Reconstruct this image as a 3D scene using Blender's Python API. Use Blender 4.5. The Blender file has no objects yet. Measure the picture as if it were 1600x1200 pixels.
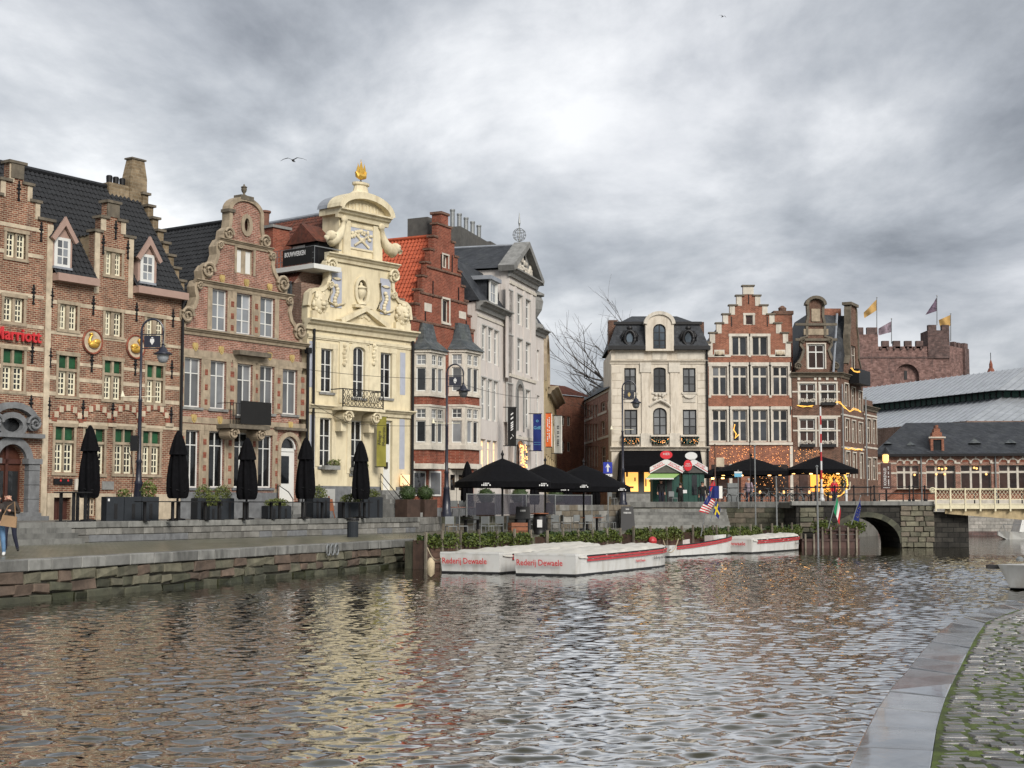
import bpy, bmesh, math, random
import numpy as np
from math import sin, cos, pi, radians, atan2, sqrt
from mathutils import Vector, Matrix, noise
from mathutils.geometry import tessellate_polygon
random.seed(7); np.random.seed(7)
scn = bpy.context.scene
COL = scn.collection

# ------------------------------------------------------------------ camera
FPX = 2300.0                      # focal length in pixels of the 1600 px wide photograph
PIT = math.atan(190 / FPX)        # slightly tilted up, horizon at row 790
EYE = 2.5                         # metres above the water
cd = bpy.data.cameras.new('camera'); cam = bpy.data.objects.new('camera', cd); COL.objects.link(cam)
cd.sensor_width = 36; cd.lens = 36 * FPX / 1600; cd.clip_end = 6000; cd.clip_start = 0.1
cam.location = (0, 0, EYE); cam.rotation_euler = (pi / 2 + PIT, 0, 0)
scn.camera = cam

# ------------------------------------------------------------------ world: overcast sky
SUN_EL, SUN_AZ = radians(32), radians(152)   # azimuth measured clockwise from +Y
w = bpy.data.worlds.new('World'); scn.world = w; w.use_nodes = True
nt = w.node_tree; nt.nodes.clear()
def N(tree, typ, **kw):
    n = tree.nodes.new(typ)
    for k, v in kw.items():
        if k.startswith('i_'):
            n.inputs[k[2:].replace('_', ' ')].default_value = v
        else: setattr(n, k, v)
    return n
def L(tree, a, ao, b, bi): tree.links.new(a.outputs[ao], b.inputs[bi])
out = N(nt, 'ShaderNodeOutputWorld'); bg = N(nt, 'ShaderNodeBackground'); bg.inputs['Strength'].default_value = 0.1
sky = N(nt, 'ShaderNodeTexSky', sky_type='NISHITA', sun_disc=False, sun_elevation=SUN_EL, sun_rotation=SUN_AZ, air_density=1.0, dust_density=2.0)
tc = N(nt, 'ShaderNodeTexCoord')
sep = N(nt, 'ShaderNodeSeparateXYZ'); L(nt, tc, 'Generated', sep, 0)
zz = N(nt, 'ShaderNodeMath', operation='MAXIMUM'); L(nt, sep, 2, zz, 0); zz.inputs[1].default_value = 0.0
za = N(nt, 'ShaderNodeMath', operation='ADD'); L(nt, zz, 0, za, 0); za.inputs[1].default_value = 0.20
dx = N(nt, 'ShaderNodeMath', operation='DIVIDE'); L(nt, sep, 0, dx, 0); L(nt, za, 0, dx, 1)
dy = N(nt, 'ShaderNodeMath', operation='DIVIDE'); L(nt, sep, 1, dy, 0); L(nt, za, 0, dy, 1)
cmb = N(nt, 'ShaderNodeCombineXYZ'); L(nt, dx, 0, cmb, 0); L(nt, dy, 0, cmb, 1)
SKYOFF = (4.5, 2.3, 0.0)
mp = N(nt, 'ShaderNodeMapping'); mp.inputs['Location'].default_value = SKYOFF; mp.inputs['Rotation'].default_value = (0, 0, 0.25); mp.inputs['Scale'].default_value = (1.15, 0.75, 1)
L(nt, cmb, 0, mp, 0)
n1 = N(nt, 'ShaderNodeTexNoise', i_Scale=1.7, i_Detail=9.0, i_Roughness=0.58, i_Distortion=0.2); L(nt, mp, 0, n1, 'Vector')
n2 = N(nt, 'ShaderNodeTexNoise', i_Scale=0.55, i_Detail=4.0, i_Roughness=0.5, i_Distortion=0.4)
mp2 = N(nt, 'ShaderNodeMapping'); mp2.inputs['Location'].default_value = (11.7, 2.1, 4.0); L(nt, cmb, 0, mp2, 0); L(nt, mp2, 0, n2, 'Vector')
r1 = N(nt, 'ShaderNodeValToRGB'); L(nt, n1, 'Fac', r1, 0)
cr = r1.color_ramp
cr.elements[0].position = 0.33; cr.elements[0].color = (1.3, 1.37, 1.49, 1)
cr.elements[1].position = 0.70; cr.elements[1].color = (4.5, 4.5, 4.5, 1)
e = cr.elements.new(0.44); e.color = (2.1, 2.19, 2.33, 1)
e = cr.elements.new(0.52); e.color = (2.8, 2.87, 2.98, 1)
e = cr.elements.new(0.60); e.color = (3.65, 3.69, 3.76, 1)
r2 = N(nt, 'ShaderNodeValToRGB'); L(nt, n2, 'Fac', r2, 0)
r2.color_ramp.elements[0].position = 0.34; r2.color_ramp.elements[0].color = (0.74, 0.75, 0.78, 1)
r2.color_ramp.elements[1].position = 0.66; r2.color_ramp.elements[1].color = (1.13, 1.13, 1.12, 1)
mul = N(nt, 'ShaderNodeMixRGB', blend_type='MULTIPLY'); mul.inputs[0].default_value = 1.0
L(nt, r1, 0, mul, 1); L(nt, r2, 0, mul, 2)
mx = N(nt, 'ShaderNodeMixRGB'); mx.inputs[0].default_value = 0.95
L(nt, sky, 0, mx, 1); L(nt, mul, 0, mx, 2); L(nt, mx, 0, bg, 'Color'); L(nt, bg, 0, out, 'Surface')

# ------------------------------------------------------------------ sun (veiled), exposure
sl = bpy.data.lights.new('sun', 'SUN'); so = bpy.data.objects.new('sun', sl); COL.objects.link(so)
sl.energy = 1.5; sl.angle = radians(24); sl.color = (1.0, 0.95, 0.88)
sd = Vector((sin(SUN_AZ) * cos(SUN_EL), cos(SUN_AZ) * cos(SUN_EL), sin(SUN_EL)))
so.rotation_euler = (-sd).to_track_quat('-Z', 'Y').to_euler(); so.location = (0, -40, 60)
vs = scn.view_settings; vs.view_transform = 'Standard'; vs.look = 'None'; vs.gamma = 1.0; vs.exposure = 1.28
try: vs.use_curve_mapping = False
except Exception: pass
scn.cycles.max_bounces = 6; scn.cycles.diffuse_bounces = 3; scn.cycles.glossy_bounces = 3; scn.cycles.transmission_bounces = 4
scn.cycles.use_denoising = True

# ------------------------------------------------------------------ measuring: photo pixel -> point in the place
CP, SP = cos(PIT), sin(PIT)
def ray(px, py):
    xc, yc = (px - 800) / FPX, (600 - py) / FPX
    return Vector((xc, CP - yc * SP, SP + yc * CP))
CAMP = Vector((0, 0, EYE))
def G(px, py, z):
    d = ray(px, py); t = (z - EYE) / d.z; return CAMP + d * t
def At(px, py, Y):
    d = ray(px, py); return CAMP + d * (Y / d.y)
def on_line(px, A, B, row=800):      # plan point of line AB seen at column px
    d = ray(px, row); D = B - A
    t = (A.x * d.y - A.y * d.x) / (D.y * d.x - D.x * d.y); p = A + D * t
    return Vector((p.x, p.y, 0))

# ------------------------------------------------------------------ materials
M = {}
def newmat(name):
    m = bpy.data.materials.new(name); m.use_nodes = True; M[name] = m
    t = m.node_tree; return m, t, t.nodes['Principled BSDF']
def coords(t, vec='Object', sx=1, sy=1, sz=1):
    c = N(t, 'ShaderNodeTexCoord'); mp_ = N(t, 'ShaderNodeMapping'); mp_.inputs['Scale'].default_value = (sx, sy, sz)
    oi = N(t, 'ShaderNodeObjectInfo'); ml = N(t, 'ShaderNodeMath', operation='MULTIPLY'); ml.inputs[1].default_value = 37.0; L(t, oi, 'Random', ml, 0); ad = N(t, 'ShaderNodeVectorMath', operation='ADD'); L(t, c, vec, ad, 0); L(t, ml, 0, ad, 1)
    L(t, ad, 0, mp_, 0); return mp_
def pm(name, c, rough=0.8, var=0.18, scale=3.0, bump=0.15, bscale=None, metal=0.0, spec=0.4, streak=0.0, emit=None, es=1.0, dirt=None, dirtamt=0.0, tone=0.0):
    m, t, b = newmat(name)
    b.inputs['Roughness'].default_value = rough; b.inputs['Metallic'].default_value = metal
    b.inputs['Specular IOR Level'].default_value = spec
    mpn = coords(t); nz = N(t, 'ShaderNodeTexNoise', i_Scale=scale, i_Detail=6.0, i_Roughness=0.6); L(t, mpn, 0, nz, 'Vector')
    rp = N(t, 'ShaderNodeValToRGB'); L(t, nz, 'Fac', rp, 0)
    lo = [max(0, x * (1 - var)) for x in c] + [1]; hi = [min(1, x * (1 + var)) for x in c] + [1]
    rp.color_ramp.elements[0].color = lo; rp.color_ramp.elements[0].position = 0.3
    rp.color_ramp.elements[1].color = hi; rp.color_ramp.elements[1].position = 0.7
    last, lo_ = rp, 0
    if dirtamt:
        mp3 = coords(t, sx=1.0, sy=1.0, sz=0.22); n3 = N(t, 'ShaderNodeTexNoise', i_Scale=2.2, i_Detail=5.0, i_Roughness=0.65); L(t, mp3, 0, n3, 'Vector')
        r3 = N(t, 'ShaderNodeValToRGB'); L(t, n3, 'Fac', r3, 0)
        r3.color_ramp.elements[0].position = 0.48; r3.color_ramp.elements[0].color = (0, 0, 0, 1)
        r3.color_ramp.elements[1].position = 0.72; r3.color_ramp.elements[1].color = (dirtamt, dirtamt, dirtamt, 1)
        mxx = N(t, 'ShaderNodeMixRGB'); L(t, r3, 0, mxx, 0); L(t, rp, 0, mxx, 1); mxx.inputs[2].default_value = list(dirt) + [1]; last = mxx
    if tone:
        oi = N(t, 'ShaderNodeObjectInfo'); mr = N(t, 'ShaderNodeMapRange'); L(t, oi, 'Random', mr, 0); mr.inputs[3].default_value = 1 - tone; mr.inputs[4].default_value = 1 + tone
        mt = N(t, 'ShaderNodeMixRGB', blend_type='MULTIPLY'); mt.inputs[0].default_value = 1; L(t, last, 0, mt, 1); L(t, mr, 0, mt, 2); last = mt
    L(t, last, 0, b, 'Base Color')
    if bump:
        bn = N(t, 'ShaderNodeTexNoise', i_Scale=bscale or scale * 5, i_Detail=4.0); L(t, mpn, 0, bn, 'Vector')
        bp = N(t, 'ShaderNodeBump', i_Strength=bump, i_Distance=0.02); L(t, bn, 'Fac', bp, 'Height'); L(t, bp, 0, b, 'Normal')
    if emit: b.inputs['Emission Color'].default_value = list(emit) + [1]; b.inputs['Emission Strength'].default_value = es
    return m
def brick(name, c1, c2, mortar, bw=0.25, bh=0.088, ms=0.010, var=0.25, dirt=(0.08, 0.07, 0.06), dirtamt=0.35, bump=0.5, rough=0.9):
    m, t, b = newmat(name); b.inputs['Roughness'].default_value = rough; b.inputs['Specular IOR Level'].default_value = 0.25
    c = N(t, 'ShaderNodeTexCoord'); s = N(t, 'ShaderNodeSeparateXYZ'); L(t, c, 'Object', s, 0)
    ad = N(t, 'ShaderNodeMath', operation='ADD'); L(t, s, 0, ad, 0); L(t, s, 1, ad, 1)
    cb = N(t, 'ShaderNodeCombineXYZ'); L(t, ad, 0, cb, 0); L(t, s, 2, cb, 1)
    bt = N(t, 'ShaderNodeTexBrick', i_Scale=1.0, i_Mortar_Size=ms, i_Mortar_Smooth=0.2, i_Bias=-0.1, i_Brick_Width=bw, i_Row_Height=bh)
    bt.inputs['Color1'].default_value = list(c1) + [1]; bt.inputs['Color2'].default_value = list(c2) + [1]; bt.inputs['Mortar'].default_value = list(mortar) + [1]
    L(t, cb, 0, bt, 'Vector')
    n = N(t, 'ShaderNodeTexNoise', i_Scale=1.1, i_Detail=6.0, i_Roughness=0.65); L(t, c, 'Object', n, 'Vector')
    rp = N(t, 'ShaderNodeValToRGB'); L(t, n, 'Fac', rp, 0)
    rp.color_ramp.elements[0].color = (1 - var, 1 - var, 1 - var, 1); rp.color_ramp.elements[0].position = 0.32
    rp.color_ramp.elements[1].color = (1 + var * .7, 1 + var * .7, 1 + var * .7, 1); rp.color_ramp.elements[1].position = 0.68
    mu = N(t, 'ShaderNodeMixRGB', blend_type='MULTIPLY'); mu.inputs[0].default_value = 1; L(t, bt, 'Color', mu, 1); L(t, rp, 0, mu, 2)
    last = mu
    if dirtamt:
        mp3 = coords(t, sx=1.0, sy=1.0, sz=0.3); n3 = N(t, 'ShaderNodeTexNoise', i_Scale=1.3, i_Detail=6.0, i_Roughness=0.7); L(t, mp3, 0, n3, 'Vector')
        r3 = N(t, 'ShaderNodeValToRGB'); L(t, n3, 'Fac', r3, 0)
        r3.color_ramp.elements[0].position = 0.5; r3.color_ramp.elements[0].color = (0, 0, 0, 1)
        r3.color_ramp.elements[1].position = 0.75; r3.color_ramp.elements[1].color = (dirtamt, dirtamt, dirtamt, 1)
        mxx = N(t, 'ShaderNodeMixRGB'); L(t, r3, 0, mxx, 0); L(t, mu, 0, mxx, 1); mxx.inputs[2].default_value = list(dirt) + [1]; last = mxx
    L(t, last, 0, b, 'Base Color')
    nf = N(t, 'ShaderNodeTexNoise', i_Scale=4.5, i_Detail=5.0, i_Roughness=.7); L(t, c, 'Object', nf, 'Vector'); rf = N(t, 'ShaderNodeMapRange'); L(t, nf, 'Fac', rf, 0); rf.inputs[1].default_value = .3; rf.inputs[2].default_value = .7; rf.inputs[3].default_value = .72; rf.inputs[4].default_value = 1.25
    mf = N(t, 'ShaderNodeMixRGB', blend_type='MULTIPLY'); mf.inputs[0].default_value = 1; L(t, last, 0, mf, 1); L(t, rf, 0, mf, 2); L(t, mf, 0, b, 'Base Color')
    bp = N(t, 'ShaderNodeBump', i_Strength=bump * .5, i_Distance=0.008); bp.invert = True; L(t, bt, 'Fac', bp, 'Height'); L(t, bp, 0, b, 'Normal')
    return m
def glow(name, c, s):
    m, t, b = newmat(name); b.inputs['Base Color'].default_value = list(c) + [1]
    b.inputs['Emission Color'].default_value = list(c) + [1]; b.inputs['Emission Strength'].default_value = s; return m
def glass(name, c=(0.012, 0.013, 0.014), rough=0.06, var=0.5, scale=0.6, spec=0.5):
    m, t, b = newmat(name); b.inputs['Roughness'].default_value = rough; b.inputs['Specular IOR Level'].default_value = spec
    mpn = coords(t, 'Object'); nz = N(t, 'ShaderNodeTexNoise', i_Scale=scale, i_Detail=3.0); L(t, mpn, 0, nz, 'Vector')
    rp = N(t, 'ShaderNodeValToRGB'); L(t, nz, 'Fac', rp, 0)
    rp.color_ramp.elements[0].color = [x * (1 - var) for x in c] + [1]; rp.color_ramp.elements[0].position = .35
    rp.color_ramp.elements[1].color = [x * (1 + var) for x in c] + [1]; rp.color_ramp.elements[1].position = .65
    oi = N(t, 'ShaderNodeObjectInfo'); cv = N(t, 'ShaderNodeMapRange'); L(t, oi, 'Random', cv, 0); cv.inputs[3].default_value = .35; cv.inputs[4].default_value = 1.5
    mt = N(t, 'ShaderNodeMixRGB', blend_type='MULTIPLY'); mt.inputs[0].default_value = 1; L(t, rp, 0, mt, 1); L(t, cv, 0, mt, 2); L(t, mt, 0, b, 'Base Color')
    wn = N(t, 'ShaderNodeTexNoise', i_Scale=2.2, i_Detail=1.0); L(t, mpn, 0, wn, 'Vector'); wb = N(t, 'ShaderNodeBump', i_Strength=.12, i_Distance=.05); L(t, wn, 'Fac', wb, 'Height'); L(t, wb, 0, b, 'Normal'); return m
# walls
brick('brick_hotel', (0.135, 0.046, 0.029), (0.28, 0.118, 0.072), (0.37, 0.31, 0.22), ms=0.013, var=.35, dirtamt=.5)
brick('brick_pink', (0.19, 0.075, 0.052), (0.33, 0.145, 0.105), (0.42, 0.35, 0.28), ms=0.010, var=.32, dirtamt=.5)
brick('brick_red', (0.17, 0.043, 0.026), (0.27, 0.075, 0.045), (0.28, 0.17, 0.12), ms=0.008)
brick('brick_orange', (0.19, 0.06, 0.036), (0.30, 0.105, 0.062), (0.36, 0.25, 0.18), ms=0.009)
brick('brick_brown', (0.085, 0.038, 0.026), (0.16, 0.078, 0.052), (0.23, 0.18, 0.14), ms=0.009)
brick('brick_old', (0.16, 0.09, 0.065), (0.22, 0.13, 0.095), (0.28, 0.24, 0.20))
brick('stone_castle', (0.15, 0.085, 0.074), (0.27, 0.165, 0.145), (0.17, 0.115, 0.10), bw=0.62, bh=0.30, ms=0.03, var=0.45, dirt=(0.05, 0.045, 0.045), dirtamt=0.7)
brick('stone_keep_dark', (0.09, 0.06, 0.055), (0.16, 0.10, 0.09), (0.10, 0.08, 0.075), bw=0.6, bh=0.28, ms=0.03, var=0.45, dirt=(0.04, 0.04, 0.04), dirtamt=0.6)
brick('stone_bridge', (0.02, 0.019, 0.017), (0.045, 0.042, 0.036), (0.012, 0.012, 0.011), bw=0.7, bh=0.3, ms=0.03, var=0.4)
brick('stone_block_far', (0.24, 0.23, 0.21), (0.33, 0.31, 0.28), (0.14, 0.135, 0.12), bw=0.7, bh=0.3, ms=0.02, var=0.3)
brick('stone_chimney', (0.17, 0.125, 0.075), (0.26, 0.20, 0.13), (0.24, 0.20, 0.14), bw=0.4, bh=0.16, ms=0.015)
brick('slate_tile', (0.024, 0.027, 0.032), (0.044, 0.048, 0.056), (0.014, 0.015, 0.018), bw=0.24, bh=0.2, ms=0.006, dirt=(0.12, 0.13, 0.12), dirtamt=0.25, rough=0.6)
brick('slate_light', (0.055, 0.065, 0.072), (0.11, 0.12, 0.125), (0.03, 0.033, 0.036), bw=0.24, bh=0.2, ms=0.008, dirt=(0.16, 0.17, 0.13), dirtamt=0.4, rough=0.65)
pm('stone_cream', (0.47, 0.395, 0.29), var=0.22, dirt=(0.17, 0.13, 0.09), dirtamt=0.5)
pm('stone_tan', (0.32, 0.26, 0.185), var=0.25, dirt=(0.12, 0.10, 0.07), dirtamt=0.6)
pm('stone_white', (0.54, 0.50, 0.43), var=0.14, dirt=(0.20, 0.18, 0.15), dirtamt=0.45)
pm('stone_grey', (0.21, 0.21, 0.20), var=0.25, dirt=(0.08, 0.08, 0.075), dirtamt=0.5)
pm('stone_blue', (0.15, 0.155, 0.16), var=0.25, dirt=(0.06, 0.06, 0.06), dirtamt=0.5)
pm('stone_weathered', (0.13, 0.11, 0.082), var=0.35, dirt=(0.06, 0.055, 0.045), dirtamt=0.7)
pm('stucco_yellow', (0.62, 0.545, 0.375), var=0.09, scale=1.6, bump=0.08, dirt=(0.34, 0.27, 0.16), dirtamt=0.55)
pm('stucco_cream', (0.63, 0.56, 0.395), var=0.1, bump=0.08, dirt=(0.33, 0.26, 0.16), dirtamt=0.6)
pm('panel_bluegrey', (0.36, 0.38, 0.44), var=0.07, bump=0.05)
pm('stucco_pink', (0.55, 0.51, 0.475), var=0.06, scale=1.0, bump=0.05, dirt=(0.33, 0.27, 0.23), dirtamt=0.4)
pm('stucco_white', (0.58, 0.525, 0.44), var=0.10, scale=1.2, bump=0.06, dirt=(0.26, 0.21, 0.15), dirtamt=0.6)
pm('stucco_ochre', (0.42, 0.33, 0.19), var=0.2, dirt=(0.14, 0.11, 0.07), dirtamt=0.5)
pm('render_grey', (0.085, 0.082, 0.075), var=0.25, dirt=(0.05, 0.05, 0.05), dirtamt=0.5)
pm('paint_white', (0.62, 0.62, 0.59), rough=0.45, var=0.04, bump=0.02)
pm('paint_cream', (0.70, 0.66, 0.50), rough=0.5, var=0.06, bump=0.03)
pm('paint_grey', (0.38, 0.38, 0.36), rough=0.5, var=0.06, bump=0.02)
pm('paint_black', (0.007, 0.007, 0.008), rough=0.5, var=0.2, bump=0.05)
pm('paint_mauve', (0.33, 0.225, 0.185), rough=0.6, var=0.08, bump=0.05)
pm('shutter_green', (0.012, 0.065, 0.026), rough=0.5, var=0.5, scale=2.0, bump=0.1)
pm('door_brown', (0.06, 0.022, 0.016), rough=0.55, var=0.25)
pm('door_oak', (0.06, 0.02, 0.011), rough=0.5, var=0.3)
pm('kiosk_green', (0.012, 0.06, 0.045), rough=0.5, var=0.15, bump=0.05)
pm('awning_green', (0.26, 0.42, 0.14), rough=0.8, var=0.08)
pm('iron_black', (0.008, 0.008, 0.009), rough=0.5, var=0.2, spec=0.3)
pm('iron_grey', (0.22, 0.23, 0.23), rough=0.45, var=0.15, metal=0.5)
pm('lamp_navy', (0.012, 0.014, 0.026), rough=0.35, var=0.2, spec=0.6)
pm('lead', (0.28, 0.30, 0.33), rough=0.5, var=0.15, metal=0.3)
pm('zinc', (0.36, 0.38, 0.40), rough=0.45, var=0.22, scale=0.8, metal=0.35, bump=0.05)
pm('gold', (0.75, 0.46, 0.09), rough=0.35, var=0.15, metal=0.6)
pm('gold_matt', (0.42, 0.31, 0.12), rough=0.5, var=0.25)
pm('canvas_black', (0.0035, 0.0035, 0.0045), rough=0.9, var=0.4, scale=6, bump=0.5, spec=0.12)
pm('canvas_white', (0.47, 0.455, 0.41), rough=0.7, var=0.12, scale=1.5, bump=0.35, bscale=3, dirt=(0.36, 0.33, 0.27), dirtamt=0.5)
pm('boat_white', (0.55, 0.55, 0.53), rough=0.3, var=0.05, scale=1, bump=0.02, dirt=(0.30, 0.27, 0.21), dirtamt=0.6)
pm('boat_red', (0.42, 0.035, 0.04), rough=0.35, var=0.12, bump=0.03)
pm('boat_dark', (0.012, 0.012, 0.013), rough=0.5, var=0.3)
pm('red_sign', (0.55, 0.02, 0.03), rough=0.4, var=0.05, bump=0)
pm('letter_red', (0.50, 0.03, 0.035), rough=0.4, var=0.05, bump=0)
pm('letter_white', (0.6, 0.6, 0.59), rough=0.5, var=0.03, bump=0)
pm('letter_gold', (0.50, 0.40, 0.15), rough=0.5, var=0.03, bump=0)
pm('letter_dark', (0.05, 0.05, 0.055), rough=0.5, var=0.03, bump=0)
pm('cloth_blue', (0.008, 0.018, 0.12), rough=0.85, var=0.12)
pm('cloth_black', (0.008, 0.008, 0.008), rough=0.85, var=0.2)
pm('cloth_olive', (0.22, 0.20, 0.035), rough=0.85, var=0.12)
pm('cloth_orange', (0.56, 0.115, 0.025), rough=0.8, var=0.08)
pm('cloth_white', (0.68, 0.67, 0.62), rough=0.85, var=0.06)
pm('cloth_red', (0.45, 0.02, 0.03), rough=0.85, var=0.12)
pm('cloth_green', (0.01, 0.20, 0.08), rough=0.85, var=0.12)
pm('cloth_yellow', (0.65, 0.50, 0.03), rough=0.85, var=0.1)
pm('cloth_amber', (0.42, 0.26, 0.09), rough=0.85, var=0.2, scale=1)
pm('cloth_purple', (0.10, 0.07, 0.10), rough=0.85, var=0.8, scale=1.5)
pm('cloth_mauve', (0.22, 0.17, 0.20), rough=0.85, var=0.6, scale=1.5)
pm('cloth_grey', (0.30, 0.30, 0.28), rough=0.85, var=0.1)
pm('denim', (0.10, 0.19, 0.32), rough=0.85, var=0.2, scale=6)
pm('navy_trousers', (0.012, 0.014, 0.03), rough=0.85, var=0.2)
pm('jacket_brown', (0.022, 0.016, 0.013), rough=0.7, var=0.3)
pm('bag_tan', (0.24, 0.15, 0.08), rough=0.7, var=0.2)
pm('skin', (0.48, 0.27, 0.19), rough=0.55, var=0.08, bump=0.02)
pm('hair_dark', (0.02, 0.014, 0.01), rough=0.6, var=0.3)
pm('wood_brown', (0.085, 0.05, 0.036), rough=0.75, var=0.3, scale=3, dirt=(0.03, 0.03, 0.028), dirtamt=0.6, tone=0.32)
pm('wood_redbrown', (0.06, 0.03, 0.024), rough=0.7, var=0.25, dirt=(0.04, 0.03, 0.028), dirtamt=0.5, tone=0.32)
pm('wood_post', (0.15, 0.13, 0.10), rough=0.8, var=0.25, tone=0.32)
pm('wood_table', (0.20, 0.07, 0.03), rough=0.6, var=0.25)
pm('planter_slate', (0.022, 0.026, 0.031), rough=0.7, spec=.2, var=0.12)
pm('planter_rust', (0.05, 0.030, 0.022), rough=0.85, var=0.35)
pm('chair_grey', (0.16, 0.17, 0.17), rough=0.6, var=0.15)
pm('screen_tint', (0.05, 0.05, 0.065), rough=0.12, var=0.15, bump=0).node_tree.nodes['Principled BSDF'].inputs['Alpha'].default_value = .55
pm('sign_blue', (0.015, 0.03, 0.30), rough=0.4, var=0.05, bump=0)
pm('sign_cyan', (0.12, 0.36, 0.52), rough=0.4, var=0.05, bump=0)
pm('soil', (0.03, 0.022, 0.016))
pm('bark', (0.075, 0.066, 0.06), rough=0.9, var=0.3)
pm('bird_grey', (0.07, 0.07, 0.075), rough=0.8)
pm('clay_pot', (0.16, 0.075, 0.05), var=0.2)
pm('rope', (0.40, 0.33, 0.22), rough=0.9)
pm('cream_bridge', (0.66, 0.60, 0.42), rough=0.5, var=0.08, dirt=(0.35, 0.28, 0.18), dirtamt=0.4)
pm('pantile_black', (0.013, 0.014, 0.016), rough=0.5, var=0.4, scale=5, bump=0.1, spec=0.35)
pm('pantile_brown', (0.10, 0.030, 0.017), rough=0.7, var=0.5, scale=5, dirt=(0.045, 0.025, 0.018), dirtamt=0.8)
pm('pantile_red', (0.37, 0.075, 0.03), rough=0.65, var=0.22, scale=5)
pm('curtain_grey', (0.22, 0.23, 0.24), rough=0.35, var=0.15, bump=0.02)
pm('stone_coping', (0.17, 0.17, 0.158), rough=0.6, var=0.25, scale=2.5, dirt=(0.05, 0.05, 0.045), dirtamt=0.9, tone=0.32)
pm('stone_block', (0.185, 0.18, 0.165), rough=0.7, var=0.3, scale=2.5, dirt=(0.09, 0.085, 0.07), dirtamt=0.6, tone=0.32)
pm('stone_quay_a', (0.105, 0.098, 0.068), rough=0.75, var=0.4, scale=2.5, bump=1.0, bscale=7, dirt=(0.05, 0.055, 0.035), dirtamt=0.8, tone=0.32)
pm('stone_quay_b', (0.10, 0.072, 0.053), rough=0.75, var=0.4, scale=2.5, bump=1.0, bscale=7, dirt=(0.06, 0.045, 0.035), dirtamt=0.8, tone=0.32)
pm('stone_quay_c', (0.055, 0.055, 0.036), rough=0.75, var=0.4, scale=2.5, bump=1.0, bscale=7, dirt=(0.04, 0.045, 0.03), dirtamt=0.8, tone=0.32)
pm('stone_quay_wet', (0.022, 0.024, 0.011), rough=0.45, var=0.5, scale=3, bump=0.5, tone=0.3)
pm('mortar_dark', (0.045, 0.042, 0.032), var=0.4, bump=0.5)
glass('glass_dark'); glass('glass_lead', (0.03, 0.034, 0.04)); glass('glass_curtain_sheen', (0.13, 0.135, 0.14), rough=0.12, var=0.25)
glass('glass_sky', (0.20, 0.215, 0.23), rough=0.1, var=0.2); glass('glass_brown', (0.035, 0.018, 0.014), rough=0.1); glass('glass_bluish', (0.05, 0.065, 0.08), rough=0.1)  # glass_sky: sky reflection put into the pale pane colour
glow('lit_warm', (1.0, 0.50, 0.12), 0.55); glow('lit_amber', (1.0, 0.36, 0.04), 0.38); glow('bulb', (1.0, 0.5, 0.15), 3.5); glow('bulb_soft', (1.0, 0.55, 0.18), 0.6); glow('lit_cream', (1.0, 0.66, 0.36), 0.28)
glow('fairy', (1.0, 0.42, 0.14), 1.0); glow('fairy_yellow', (1.0, 0.52, 0.10), 0.5); glow('neon_blue', (0.05, 0.08, 1.0), 0.4)

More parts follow.
